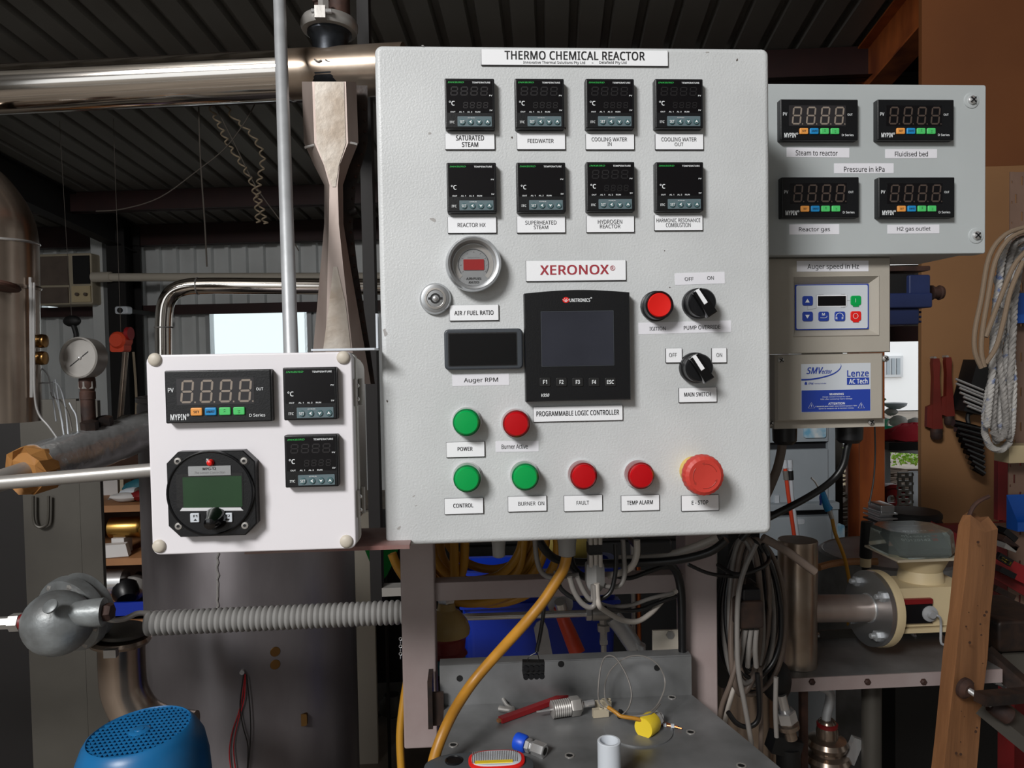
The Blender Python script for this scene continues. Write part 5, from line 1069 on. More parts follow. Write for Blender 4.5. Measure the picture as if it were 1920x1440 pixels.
# elbow duct at the far left, chrome
CY = .50; k = S(CY); R = 58*k*.98
def pxp(L_, Y): return [at(x, y, Y) for x, y in L_]
t = thing('flue_elbow', 'tall polished flue at the left edge, bending away at the top', 'flue', at(5, 800, CY))
G().tube([at(-110, 345, CY)+V((-.8, 0, .02))]+pxp([(-110, 345), (-60, 352), (-25, 385), (0, 430), (5, 500), (6, 600), (8, 700), (10, 790)], CY), R, 40, 4).build('tube', 'chrome_dark', t)
G().ring(at(4, 456, CY), (0, 0, 1), R, .0022, 40, 8).build('weld_seam', 'steel_bright', t)
G().ring(at(4, 540, CY), (0, 0, 1), R*1.0, .004, 40, 8).build('band', 'chrome_dark', t)
p = at(0, 536, CY-.07); G().lathe([(.026, -.003), (.028, 0), (.026, .004)], p, (.1, .2, 1), 30).build('side_flange', 'rust', t)
for py in (640, 672):
    p = at(52, py, CY); G().lathe([(.006, 0), (.006, .014), (.0105, .016), (.0115, .022), (.0105, .028), (.005, .030)], p, (1, 0, 0), 20).build('side_knob', 'brass_dk', t)
for x0_, dx, r in ((59, 1, .0026), (64, 1, .0018)): 
    o = G().tube(pxp([(x0_-2, 520), (x0_-1, 600), (x0_, 690), (x0_, 745)] if r > .002 else [(x0_, 530), (x0_, 640), (x0_+1, 735), (72, 775), (92, 800), (112, 828)], CY-.02), r, 8, 4).build('capillary_tube', 'steel_bright'); tag(o, ('slim bright tube running down the right side of the flue' if r > .002 else 'thinner bright tube bending right towards the wrapped pipe'), 'tube', 'thin tubes beside the flue')
random.seed(11)
for j, P in enumerate(([(105, 790), (98, 740), (88, 700), (60, 690), (10, 725)], [(120, 815), (112, 770), (100, 730), (104, 712), (108, 740), (118, 800)], [(128, 818), (122, 760), (108, 720), (80, 718), (30, 705), (-10, 735)], [(146, 810), (143, 780), (135, 765), (130, 755)], [(135, 808), (128, 775), (114, 752), (100, 745), (96, 735)])):
    wire('sensor_wire', ('pale wire arching left over the duct', 'white doubled-back wire above the foil wrap', 'long pale wire reaching to the left edge', 'short pale wire stub right of the others', 'grey wire curling beside the flue')[j], [(x, y, .53) for x, y in P], .0013, 'pvc' if j != 4 else 'grey_cable', 'wire', 'sensor wires above the foil wrap', 6)
# pressure gauge
GY = .55; c = at(153, 671, GY-.01); t = thing('pressure_gauge', 'round steel dial gauge on a rusty stem left of the white box', 'gauge', at(163, 822, GY))
r = 37.5*S(GY-.01); ax = V((-.18, -1, .05)).normalized()
G().lathe([(r*.9, -.022), (r*.97, -.02), (r, .0), (r, .008), (r*.93, .010), (r*.88, .004)], c, ax, 44).build('case', 'steel_mid', t); G().lathe([(r*.9, .002), (.0001, .002)], c, ax, 44, False).build('dial', 'dial_white', t)
a, u_, w_ = G().basis(ax); e1 = V((math.cos(.1), 0, 0)); rx = V((0, 0, 1)).cross(-ax).normalized()*-1; rx = V((1, 0, 0)); rx = (rx-ax*rx.dot(ax)).normalized(); rz = ax.cross(rx)*1
rz = (V((0, 0, 1))-ax*ax.z).normalized()
G().beam(c+ax*.0045-rx*.018-rz*.014, c+ax*.0045+rx*.015+rz*.010, .0012, .0006, ax).build('needle', 'ink', t, smooth=0); G().ball(c+ax*.005, .003, 12, 6).build('hub', 'steel_bright', t)
g = G()
for i in range(13):
    an = math.radians(-50+280*i/12); dd = rx*math.cos(an)+rz*math.sin(an); g.beam(c+ax*.0035+dd*r*.62, c+ax*.0035+dd*r*.76, .0007, .0002, ax)
vs, fs = textmesh('kPa', True, 0); g.add([c+ax*.0035+rx*(p[0]-.9)*.008+rz*(.008+p[1]*.008) for p in vs], fs).build('scale_marks', 'ink_grey', t, smooth=0)
s0 = at(163, 702, GY); G().lathe([(.010, 0), (.013, .008), (.013, .020), (.011, .028), (.0125, .03), (.0125, .042), (.0115, .043), (.0115, .130)], s0, (0, 0, -1), 14).build('stem', 'rust', t); G().lathe([(.0135, .012), (.0135, .024)], s0, (0, 0, -1), 6).build('hex', 'steel_mid', t)
# foil wrapped pipe
t = thing('lagged_pipe', 'foil-wrapped pipe with a torn cardboard-brown end lying left of the white box', 'pipe', at(60, 890, .5))
a = at(68, 878, .44); b = at(330, 788, .74); ax = (b-a).normalized()
g = G(); L = []; random.seed(6)
for i in range(26):
    f = i/25; c_ = a.lerp(b, f); u1, w1 = G().basis(ax)[1:]; rr_ = .038*(1-.12*f)
    L.append([c_+(u1*math.cos(j/28*2*PI)+w1*math.sin(j/28*2*PI))*rr_*(1+random.uniform(-.035, .035)) for j in range(28)])
g.loops(L).build('foil_wrap', 'foil', t)
random.seed(15); g = G().lathe([(.030, -.006), (.0375, -.010), (.0395, .004), (.0385, .020)], a-ax*.012, ax, 13); g.v = [p+V((random.uniform(-.003, .003), 0, random.uniform(-.003, .003)))+ax*random.uniform(-.005, .005) for p in g.v]; g.build('torn_end', 'cardboard', t, smooth=0)
G().cyl(a-ax*.10, a, .016, n=20).build('inner_pipe', 'steel_mid', t)
for q in (.35, .45): G().lathe([(.012, .025), (.014, .035), (.014, .048), (.008, .05)], a.lerp(b, q), (0, -.2, 1), 6).build('top_nut', 'dark_iron', t)
o = G().lathe([(.03, 0), (.034, .01), (.030, .12), (.026, .18)], at(255, 812, .66)-V((.03, 0, 0)), (1, .3, .05), 16).build('grey_sleeve', 'duct_steel'); tag(o, 'dull grey sleeve just behind the foil wrap', 'sleeve')
wb = at(300, 880, .12); wt = at(-30, 908, .12); wt = wt+(wt-wb).normalized()*.7; o = G().cyl(wt, wb, .0080, n=24).build('horizontal_tube', 'steel_mid'); tag(o, 'slim horizontal grey tube entering behind the white box', 'pipe')
# tall steel duct housing
u = bb(-40, 745, 193, 1560, .78); t = thing('duct_housing', 'tall dull steel housing with vertical seams filling the lower left', 'housing', at(80, 1400, .9)); zb0 = .0
X = [at(x, 1000, .78).x for x in (-80, 44, 153, 195)]
yy = [.80, .78, .775, .80]
for i in range(3):
    G().box(X[i]+.0015, X[i+1]-.0015, yy[i], yy[i]+.012, zb0, at(100, 745, .78).z-.004*i).build('panel', 'duct_steel', t, smooth=0)
G().box(X[0]-.02, at(180, 1000, .78).x, .792, .81, zb0, at(100, 748, .78).z-.006).build('core', 'iron_dark', t, smooth=0)
G().tube(pxp([(62, 930), (63, 975), (72, 988), (84, 986), (90, 975), (91, 930)], .77), .003, 8, 4).build('handle', 'duct_steel', t)
# steam trap: cast silver ball and flange
TY = .34; t = thing('steam_trap', 'silver painted cast steam trap with a round ball body at the left', 'valve', at(110, 1230, TY)); c = at(108, 1168, TY)
G().ball(c, 61*S(TY), 30, 16, (1, .9, .97)).build('body', 'cast_silver', t)
c2 = at(140, 1148, TY+.06); axf = V((.35, 1, .18)).normalized()
G().lathe([(.040, -.022), (.044, -.018), (.0565, -.012), (.058, -.008), (.058, .004), (.054, .006), (.054, .022), (.05, .026)], c2, axf, 44).build('flange', 'cast_silver', t)
a, u1, w1 = G().basis(axf)
for i in range(8): an = i*PI/4+.3; G().lathe([(.006, 0), (.006, .004), (.003, .006)], c2-axf*.010+(u1*math.cos(an)+w1*math.sin(an))*.049, -axf, 6).build('bolt', 'steel_mid', t)
p = at(158, 1150, TY-.01); G().lathe([(.016, -.02), (.0185, .0), (.020, .016), (.020, .026), (.014, .027)], p, (1, .1, 0), 24).build('outlet_boss', 'cast_silver', t); G().lathe([(.013, 0), (.013, .006), (.011, .01)], p+V((.028, .002, 0)), (1, 0, 0), 6).build('outlet_nut', 'rust', t)
p = at(62, 1165, TY); G().lathe([(.018, -.012), (.015, .006), (.013, .012)], p, (-1, 0, -.02), 20).build('inlet_boss', 'cast_silver', t); G().lathe([(.0115, .010), (.0115, .016)], p, (-1, 0, -.02), 24).build('red_seal', 'red_dk', t)
G().lathe([(.011, .016), (.013, .017), (.013, .030), (.009, .032), (.009, .5)], p, (-1, 0, -.02), 6).build('inlet_nut', 'steel_mid', t)
p = at(96, 1138, TY-.045); G().lathe([(.010, 0), (.0105, .003), (.009, .004)], p, (-.2, -.75, .7), 20).build('top_disc', 'cast_silver', t)
# grey spiral conduit
a = at(275, 1169, .40); b = at(772, 1147, .40); L_ = (b-a).length; n = 46; pf = []
for i in range(n):
    for q, rr_ in ((0, .0158), (.22, .0182), (.5, .0190), (.78, .0182)): pf.append((rr_, (i+q)*L_/n))
o = G().lathe(pf, a, b-a, 28).build('spiral_conduit', 'conduit_grey'); tag(o, 'thick grey ribbed flexible conduit running across in front of the tank', 'conduit')
wire('braided_hose', 'slim metal hose leaving the steam trap into the spiral conduit', [(198, 1160, .37), (215, 1163, .37), (235, 1160, .38), (258, 1150, .39), (280, 1150, .40)], .0042, 'steel_mid', 'hose')
# big steel tank
c = at(480, 1240, .86); r = .2135
t = thing('steel_tank', 'large upright stainless tank below the white box', 'tank', V((c.x, c.y, 0))); ztop = at(480, 700, .75).z
ztop = at(480, 742, .7).z
C_ = V((c.x, c.y, 0)); G().lathe([(r, .0), (r, ztop-.02), (r-.012, ztop), (.0001, ztop+.01)], C_, n=96).build('shell', 'tank_steel', t)
def on(px, py, rr_=r):    # point on the tank surface seen at a pixel
    rd = ray(px, py).normalized(); o_ = CP-C_; A_ = rd.x**2+rd.y**2; B_ = 2*(o_.x*rd.x+o_.y*rd.y); D_ = o_.x**2+o_.y**2-rr_**2; ds = B_*B_-4*A_*D_
    return CP+rd*((-B_-math.sqrt(max(ds, 0)))/(2*A_))
random.seed(8); G().tube([on(408+random.uniform(-2, 2), y, r+.001) for y in range(1030, 1146, 8)], .0022, 6, 1).build('weld_seam', 'steel_bright', t)
G().lathe([(r+.002, -.0045), (r+.002, .0045)], C_+V((0, 0, at(480, 700, .7).z-.05)), n=64).build('band', 'tank_steel', t)
p = on(455, 1258); G().cyl(p, p+V((.001, -.008, 0)), .0045, n=10).build('sensor_boss', 'steel_bright', t)
for px, py in ((516, 1222), (516, 1246)): p = on(px, py); G().lathe([(.0095, 0), (.009, .0008), (.002, .001)], p, V((p.x-C_.x, p.y-C_.y, 0)), 18).build('weld_spot', 'brass_dk', t)
p = on(566, 1350); G().rr(p.x-.010, p.x+.010, p.z-.012, p.z+.012, p.y-.001, p.y+.01, .004).build('patch', 'brass_dk', t)
for j, (P, m_) in enumerate((([(459, 1264), (455, 1300), (448, 1335), (436, 1370), (430, 1410), (434, 1450)], 'red_wire'), ([(460, 1264), (458, 1310), (447, 1350), (438, 1400), (443, 1450)], 'red_wire'), ([(457, 1264), (450, 1320), (455, 1360), (465, 1400), (463, 1450)], 'black_cable'), ([(462, 1266), (468, 1320), (470, 1380), (464, 1450)], 'black_cable'))):
    o = G().tube([on(x, y, r+.004+j*.001) for x, y in P], .0011, 6, 4).build('sensor_lead', m_); tag(o, ('left red thread-thin wire hanging on the tank front', 'right red thin wire hanging on the tank front', 'black thin wire crossing the red ones on the tank', 'rightmost black thin wire on the tank front')[j], 'wire', 'thin wires on the tank')
# capped bend pipe
t = thing('capped_bend', 'dark stainless elbow pipe with a clamped cap, left of the tank', 'pipe', at(230, 1330, .45)); EY = .44; k = S(EY)
zt = at(230, 1200, EY)
G().tube(pxp([(228, 1205), (229, 1250), (235, 1300), (262, 1345), (310, 1368), (360, 1375)], EY), 40*k, 36, 5).build('tube', 'chrome_dark', t)
p = at(225, 1198, EY); G().lathe([(.036, -.006), (.0435, -.005), (.046, 0), (.0435, .005), (.036, .006)], p, (.08, 0, 1), 40).build('clamp_ring', 'chrome_dark', t)
G().lathe([(.036, .006), (.039, .008), (.039, .013), (.034, .016), (.0001, .017)], p+V((.003, 0, .002)), (.08, 0, 1), 40).build('cap', 'duct_steel', t); G().ob(p+V((.008, -.047, -.004)), (.018, .010, .012)).build('clamp_lug', 'steel_mid', t, smooth=0)
# blue motor cowl
MY = .22; c = at(262, 1372, MY); k = S(MY); M = Matrix.Translation(c) @ Matrix.Rotation(math.radians(-4), 4, 'Y') @ Matrix.Rotation(math.radians(2), 4, 'X')
t = thing('blue_motor', 'blue electric motor with a round slotted fan cover at bottom left', 'motor', c-V((0, 0, .4)))
G().lathe([(.079, -.4), (.0795, -.06), (.0795, -.045), (.0765, -.022), (.069, -.006), (.064, .001), (.0615, .0025), (.0600, -.001)], (0, 0, 0), n=64, cap=False).build('cowl', 'motor_blue', t, xf=M)
G().lathe([(.0600, -.012), (.0001, -.012)], (0, 0, 0), n=40, cap=False).build('fan_shadow', 'black_matt', t, xf=M)
g = G(); R_ = .0605
for i in range(-9, 10):
    x = i*.0064
    h = math.sqrt(max(R_**2-x*x, 0)); 
    if h > .003: g.beam((x*.94-h*.35*0, -h, .0), (x*.94, h, .0), .0016, .003); 
for i in range(-7, 8):
    y = i*.0082; h = math.sqrt(max(R_**2-y*y, 0)); g.beam((-h, y, .0002), (h, y, .0002), .0020, .003)
g.build('grille', 'motor_blue', t, smooth=0, xf=M)
G().lathe([(.013, -.002), (.013, .002), (.0115, .003), (.006, .0032), (.0055, .0042), (.0001, .0044)], (0, 0, 0), n=30).build('hub_disc', 'motor_blue', t, xf=M)
G().lathe([(.0850, -.40), (.085, -.36), (.0795, -.35)], (0, 0, 0), n=40).build('base_flange', 'motor_blue', t, xf=M)
# second steel pipe with bend
t = thing('bent_steel_pipe', 'bright steel pipe bending from vertical to horizontal above the white box', 'pipe', at(307, 700, 1.0)); k = S(1.0)
G().tube(pxp([(307, 900), (307, 800), (307, 660), (307, 605), (311, 570), (325, 548), (350, 538), (385, 536), (440, 536), (560, 537), (800, 538)], 1.0), 14.8*k, 30, 5).build('tube', 'chrome', t)
G().ring(at(371, 536.5, 1.0), (1, 0, 0), 15*k, .0018, 30, 6).build('weld_seam', 'steel_bright', t); G().ring(at(307, 614, 1.0), (0, 0, 1), 15.5*k, .0018, 30, 6).build('weld_seam', 'steel_bright', t)
# far wall things (in the shed frame)
AC = 7.7; a = atb(64, 477, AC); b = atb(174, 570, AC)
t = thing('wall_air_conditioner', 'cream box air conditioner on the far ribbed wall', 'air conditioner', BM @ V(((a.x+b.x)/2, AC+.2, b.z)))
G().rr(a.x, b.x, b.z, a.z, AC, YB-.03, .02, .01).build('case', 'cream', t, xf=BM)
def rb(x0, y0, x1, y1, Y, d, nm, m_, par): a_ = atb(x0, y0, Y); b_ = atb(x1, y1, Y); return G().box(a_.x, b_.x, Y-d, Y, b_.z, a_.z).build(nm, m_, par, smooth=0, xf=BM)
rb(64, 482, 130, 534, AC, .02, 'grille', 'brown_cable', t); rb(64, 540, 130, 568, AC, .02, 'lower_grille', 'brown_cable', t); rb(137, 480, 170, 532, AC, .015, 'dark_vent', 'black_matt', t)
cp = rb(136, 537, 172, 566, AC, .02, 'control_panel', 'cream_lt', t)
for px in (146, 162): p = atb(px, 552, AC-.02); G().cyl(p, p+V((0, -.03, 0)), .018, n=14).build('dial', 'brown_cable', cp, xf=BM)
a = atb(174, 520, 7.64); b = atb(760, 519, 7.64); t = thing('white_duct_pipe', 'cream plastic pipe running horizontally across the far wall', 'pipe', BM @ a)
G().cyl(a, b, 8*(7.6)/FPX, n=20).build('tube', 'pvc_wall', t, xf=BM); G().cyl(a, a+V((.2, 0, 0)), 10*7.6/FPX, n=20).build('coupling', 'pvc_wall', t, xf=BM)
a = atb(226, 582, 7.0); t = thing('wall_socket', 'white box with a dark round eye on the dark column', 'wall box', BM @ a)
G().rr(a.x-.06, a.x+.07, a.z-.035, a.z+.04, 7.0, 7.08, .02, .01).build('case', 'pvc', t, xf=BM); G().cyl((a.x, 6.98, a.z), (a.x, 7.0, a.z), .025, n=16).build('eye', 'black_matt', t, xf=BM)
G().box(a.x-.03, a.x+.03, 7.08, 7.7, a.z-.02, a.z+.02).build('bracket', 'iron_dark', t, smooth=0, xf=BM)
a = atb(227, 638, 5.5); t = thing('red_hoist', 'faded orange-red hoist body hanging on the dark column', 'hoist', BM @ a)
G().lathe([(.05, -.07), (.065, -.05), (.065, .05), (.05, .07)], a, (0, 1, 0), 20).build('drum', 'orange_red', t, xf=BM); G().rr(a.x-.06, a.x+.05, a.z-.09, a.z+.02, 5.45, 5.55, .02).build('body', 'orange_red', t, xf=BM); G().cyl(a+V((.05, 0, .05)), a+V((.08, 0, .05)), .05, n=18).build('side_wheel', 'red_paint', t, xf=BM); G().cyl(a+V((0, 0, .05)), V((a.x, a.y, zr(a.y))), .002, n=8).build('hanger', 'cord_dim', t, xf=BM)
a = atb(236, 655, 7.0); b = atb(223, 815, 7.0); o = G().tube([a, a+(b-a)*(a.z/(a.z-b.z))], .028, 14, 1).build('leaning_tube', 'chrome_dark', xf=BM); tag(o, 'shiny brownish tube leaning below the red hoist', 'tube')
a = atb(250, 660, 7.1); b = atb(254, 830, 7.1); o = G().tube([a, a.lerp(b, .5)+V((.02, 0, 0)), b, V((b.x, b.y, 0))], .012, 8, 3).build('hanging_chain_tube', 'cord', xf=BM); tag(o, 'thin grey hose hanging right of the leaning tube', 'hose')
t = thing('hanging_valve', 'dark blurry pulley hanging before the far wall above the dial gauge', 'pulley', BM @ atb(135, 615, 5.5)); a = atb(135, 602, 5.5)
G().ball(a, .055, 14, 8, (1.3, .6, .8)).build('body', 'black_matt', t, xf=BM); G().tube([a, a+V((.03, 0, -.1)), a+V((.02, 0, -.16))], .02, 10, 3).build('arm', 'black_matt', t, xf=BM); G().tube([a, a+V((-.02, 0, .6)), V((a.x-.04, a.y, zr(a.y)))], .0018, 6, 1).build('wire', 'cord_dim', t, xf=BM)
# cords hanging from the roof
def zroofb(x, y): return V((x, y, zr(y)))
def cordb(name, label, P, r, m_, yb):
    tp0 = atb(P[0][0], P[0][1], yb); o = G().tube([V((tp0.x, tp0.y, zr(yb)))]+[atb(x, y, yb) for x, y in P], r, 6, 5).build(name, m_, xf=BM); tag(o, label, 'cord', 'cords hanging from the roof')
cordb('roof_string', 'thin straight cord hanging below the big pipe, leftmost', [(370, 152), (372, 190), (376, 300), (384, 420), (388, 500)], .0055, 'cord_dim', 5.1)
cordb('roof_string', 'thin cord sagging in a long curve from the roof to the dark rafter', [(490, 152), (480, 190), (455, 235), (420, 280), (370, 320), (300, 370), (230, 392), (180, 396)], .0040, 'cord_dim', 5.1)
cordb('roof_string', 'straight slanting cord crossing the wavy pull cords', [(388, 152), (400, 190), (440, 270), (480, 350), (530, 420), (560, 470)], .0042, 'cord_dim', 5.1)
for j, P in enumerate(([(392, 150), (396, 200), (412, 235), (428, 270), (455, 310), (475, 350), (482, 385), (484, 418)], [(405, 150), (430, 210), (470, 250), (492, 290), (488, 330), (484, 360), (492, 395), (498, 420)])):
    tp0 = atb(P[0][0], P[0][1], 5.1); pts = cr([V((tp0.x-.0, tp0.y, zr(5.1)))]+[atb(x, y, 5.1) for x, y in P], 12); q = []
    for i, p in enumerate(pts): q.append(p+V((.017*math.sin(i*1.15), .017*math.cos(i*1.15), 0)))
    o = G().tube(q, .0060, 6, 2).build('wavy_pull_cord', 'cord', xf=BM); tag(o, 'wavy tan pull cord below the big pipe, %s of the two' % ('left' if j == 0 else 'right'), 'cord')
# storage rack seen between housing and tank
RY_ = 1.7; t = thing('storage_rack', 'wooden shelving seen between the steel housing and the tank', 'shelving', at(250, 1300, RY_))
x0 = at(50, 1000, RY_).x; x1 = at(420, 1000, RY_).x; zs_ = []
for py in (947, 1047, 1163):
    z = at(240, py, RY_).z; zs_.append(z); G().box(x0, x1, RY_, RY_+.38, z-.022, z).build('shelf', 'shelf_board', t, smooth=0)
G().box(x0, x1, RY_+.38, RY_+.4, 0, at(240, 880, RY_).z).build('back', 'wood_dk', t, smooth=0)
for x in (x0-.03, x1): G().box(x, x+.03, RY_, RY_+.4, 0, at(240, 880, RY_).z).build('side', 'wood_dk', t, smooth=0)
zA, zB, zC = zs_
def sh(px, z, y=.12): return V((at(px, 1000, RY_+y).x, RY_+y, z))
p = sh(207, zA, .2); o = G().box(p.x-.035, p.x+.03, p.y, p.y+.08, zA, zA+.075).build('small_box', 'paper', smooth=0); tag(o, 'small pale box on the top shelf of the rack', 'box')
p = sh(228, zA, .2); o = G().box(p.x, p.x+.012, p.y, p.y+.06, zA, zA+.08).build('notebook', 'cream', smooth=0); tag(o, 'narrow upright booklet beside the pale box', 'booklet')
for i, (px, m_, w, h_) in enumerate(((238, 'paper', .05, .016), (252, 'pvc', .045, .022), (268, 'teal', .055, .035), (275, 'red_dk', .05, .02), (262, 'brown_cable', .02, .022))):
    p = sh(px, zA, .06+.03*(i % 3)); random.seed(i); g = G().ball((0, 0, 0), 1, 10, 6); g.v = [V((p.x+q.x*w*(1+random.uniform(-.2, .2)), p.y+q.y*.03, zA+h_+q.z*h_*(1+random.uniform(-.05, .0)))) for q in g.v]
    o = g.build('rag', m_); tag(o, ('crumpled off-white rag on the top shelf, left', 'crumpled white rag on the top shelf, middle', 'dark teal rag at the back of the top shelf', 'dark red rag at the right of the top shelf', 'small brown wad on the top shelf')[i], 'rag', 'rags on the top shelf')
p = sh(205, zB, .08)+V((0, 0, .085)); t = thing('brass_fitting', 'large brass hose coupling on the middle shelf', 'pipe fitting', p-V((0, 0, .085)))
G().lathe([(.022, 0), (.033, .006), (.035, .10), (.030, .11)], p, (1, 0, 0), 28).build('barrel', 'brass', t); G().lathe([(.036, .11), (.038, .115), (.038, .15), (.034, .155)], p, (1, 0, 0), 8).build('hex', 'brass', t); G().lathe([(.022, .155), (.024, .16), (.020, .19), (.026, .195), (.026, .215), (.02, .22), (.02, .3)], p, (1, 0, 0), 20).build('tail', 'steel_bright', t)
G().box(p.x+.02, p.x+.06, p.y-.03, p.y+.03, zB, p.z-.03).box(p.x+.12, p.x+.15, p.y-.03, p.y+.03, zB, p.z-.034).build('support_block', 'paper', t, smooth=0)
p = sh(214, zB, .03); o = G().ob(p+V((0, 0, .022)), (.09, .04, .04), (0, 0, .2), .8).build('plaster_block', 'paper', smooth=0); tag(o, 'grey-white lump in front of the brass coupling', 'block')
p = at(208, 958, RY_+.05); o = G().ball(sh(208, zB+.165), .012, 12, 6).build('shiny_bolt', 'steel_bright'); tag(o, 'tiny shiny bolt head under the top shelf', 'bolt')
z = zC+.03; p = sh(186, zC+.07, .1); t = thing('blue_parts_tray', 'dark blue parts tray on the lowest shelf of the rack', 'tray', sh(230, zC, .1))
G().box(at(170, 1100, RY_).x, at(282, 1100, RY_).x, RY_+.01, RY_+.25, zC, zC+.012).box(at(170, 1100, RY_).x, at(282, 1100, RY_).x, RY_+.01, RY_+.02, zC, zC+.055).build('tray', 'blue_plastic', t, smooth=0)
p = sh(180, zC+.10, .1); o = G().cyl(p, p+V((.09, 0, 0)), .042, n=30).build('chrome_cylinder', 'steel_bright'); tag(o, 'shiny chrome cylinder lying in the blue parts tray', 'cylinder')
for i, px in enumerate((232, 248, 262)): p = sh(px, zC+.07, .08+.04*i); o = G().lathe([(.03, -.03), (.042, -.01), (.042, .02), (.02, .04)], p, (.4*i-.3, .5, .5), 14).build('black_hub', 'black_plastic' if i != 1 else 'steel_mid'); tag(o, ('black pulley hub in the blue tray, left', 'grey steel hub in the blue tray, middle', 'black pulley hub in the blue tray, right')[i], 'hub', 'hubs in the blue tray')
# ================================================================ RIGHT SIDE
# bench shelf with the sampling pipe and meter
zf = .885; BYf = atz(1600, 1266, zf).y; bk = atz(1600, 1196, zf).y
xL = at(1474, 1270, BYf).x; xR = at(1776, 1270, BYf).x+.10
t = thing('meter_bench', 'grey painted steel bench with bolted front lip at the right', 'workbench', V(((xL+xR)/2, BYf, 0)))
G().box(xL, xR, BYf, bk, zf-.004, zf).build('top', 'plate_steel', t, smooth=0)
zl = at(1600, 1291, BYf).z; G().box(xL, xR, BYf-.003, BYf, zl, zf).build('front_lip', 'frame_paint', t, smooth=0)
zb2 = at(1600, 1180, bk).z; G().box(xL, xR, bk, bk+.004, zf, zb2).build('back_lip', 'duct_steel', t, smooth=0)
for px in (1522, 1626, 1731):
    p = at(px, 1278, BYf-.003); G().lathe([(.006, 0), (.0055, .003), (.003, .005)], p, (0, -1, 0), 6).build('bolt', 'rust', t)
for px, py in ((1532, 1190), (1712, 1190)): p = at(px, py, bk); G().lathe([(.006, 0), (.0055, .003), (.0025, .008)], p, (0, -1, 0), 6).build('bolt', 'steel_bright', t)
for px, r_ in ((1634, .0175),):
    p = at(px, 1350, BYf+.08); G().cyl((p.x, p.y, 0), (p.x, p.y, zf-.004), r_, n=22).build('leg', 'duct_steel', t)
p = at(1509, 1350, BYf+.02); G().box(p.x-.006, p.x+.006, p.y, p.y+.012, 0, zf-.004).build('leg', 'rust', t, smooth=0)
p = at(1810, 1350, BYf+.1); G().box(p.x-.02, p.x+.02, p.y, p.y+.04, 0, zf-.004).build('leg', 'duct_steel', t, smooth=0)
PY_ = BYf+.055; k = S(PY_)
pb = at(1494, 1236, PY_); pt = at(1500, 1012, PY_)
t = thing('sampling_column', 'short upright closed steel cylinder with a side pipe and bolted flange', 'pipe', V((pb.x, PY_, zf)))
top = V((pb.x+.004, PY_, pt.z)); G().lathe([(.0345, 0), (.0345, top.z-zf-.002), (.0335, top.z-zf), (.0001, top.z-zf+.0005)], V((pb.x, PY_, zf+.0005)), V((.012, 0, 1)), 44).build('column', 'chrome_warm', t)
ap = at(1535, 1140, PY_); bp = at(1636, 1140, PY_+.012); ax = (bp-ap).normalized(); zc_ = ap.z
G().cyl(V((pb.x+.01, PY_, zc_)), bp, .0245, n=36).build('side_pipe', 'nozzle_steel', t)
fc = bp; R_ = .068
G().lathe([(R_, -.010), (R_, -.001), (R_-.001, 0)], fc, ax, 56).build('flange', 'alu', t); G().ring(fc-ax*.011, ax, .0250, .0022, 36, 6).build('weld_bead', 'steel_bright', t)
a_, u1, w1 = G().basis(ax)
for an in (50, 140, 230, 320):
    q = fc-ax*.010+(u1*math.cos(math.radians(an))+w1*math.sin(math.radians(an)))*.052
    b_ = G().lathe([(.0095, 0), (.0095, .007), (.008, .008)], q, -ax, 6).build('nut', 'galv', t); G().lathe([(.0050, .007), (.0050, .015), (.004, .016)], q, -ax, 12).build('stud', 'galv', b_)
t = thing('water_meter', 'cream water meter with a clear-covered counter head, on the right bench', 'meter', V((fc.x+.1, PY_, zf)))
G().lathe([(R_, .0006), (R_+.001, .003), (R_+.001, .016), (R_-.002, .018)], fc, ax, 56).build('flange', 'cream_lt', t)
m0 = fc+ax*.018; m1 = fc+ax*.16
G().box(m0.x, m1.x, PY_-.03, PY_+.045, zc_-.030, zc_+.040).build('body', 'cream_lt', t, smooth=0)
G().box(m0.x, m1.x+.01, PY_-.035, PY_+.05, zc_-.040, zc_-.032).build('base_rail', 'cream_lt', t, smooth=0)
G().rr(m0.x+.012, m0.x+.066, zc_-.022, zc_+.012, PY_-.036, PY_-.030, .001).build('black_plate', 'black_plastic', t, smooth=0)
G().rr(m0.x+.010, m0.x+.066, zc_+.013, zc_+.022, PY_-.037, PY_-.030, .001).build('dark_red_bar', 'red_dk', t, smooth=0)
nk = at(1718, 1090, PY_+.02); G().lathe([(.040, 0), (.037, .018), (.036, .022), (.040, .030), (.052, .055)], V((nk.x+.008, PY_+.02, zc_+.038)), n=36).build('neck', 'cream_lt', t)
hz = zc_+.094; hx0 = at(1673, 1040, PY_-.03).x; hx1 = at(1800, 1040, PY_-.03).x; hc = (hx0+hx1)/2
L = []
for z, s_, sy in ((hz, .93, .93), (hz+.006, 1, 1), (hz+.040, .96, .96), (hz+.046, .90, .90)):
    w = (hx1-hx0)/2*s_; d_ = .055*sy; c_ = .022
    L.append([V((hc+x, PY_+.015+y, z)) for x, y in ((-w+c_, -d_), (w-c_, -d_), (w, -d_+c_), (w, d_-c_), (w-c_, d_), (-w+c_, d_), (-w, d_-c_), (-w, -d_+c_))])
G().loops(L).build('clear_cover', 'clear_plastic', t, smooth=20)
G().rr(hx0+.004, hx1-.004, hz-.004, hz, PY_-.04, PY_+.07, .001).build('cover_base', 'cream', t, smooth=0)
G().ob((hc+.006, PY_+.008, hz+.022), (.085, .055, .012), (.5, 0, 0)).build('register', 'torch_grey', t, smooth=0)
g = G(); R2 = Matrix.Translation((hc+.006, PY_+.008, hz+.022)) @ Matrix.Rotation(.5, 4, 'X')
vs, fs = textmesh('0120142', True, 0); mw = max(v[0] for v in vs); g.add([R2 @ V((-.030+v[0]/mw*.045, -.006+v[1]*.011, .0066)) for v in vs], fs).build('digits', 'ink_white', t, smooth=0)
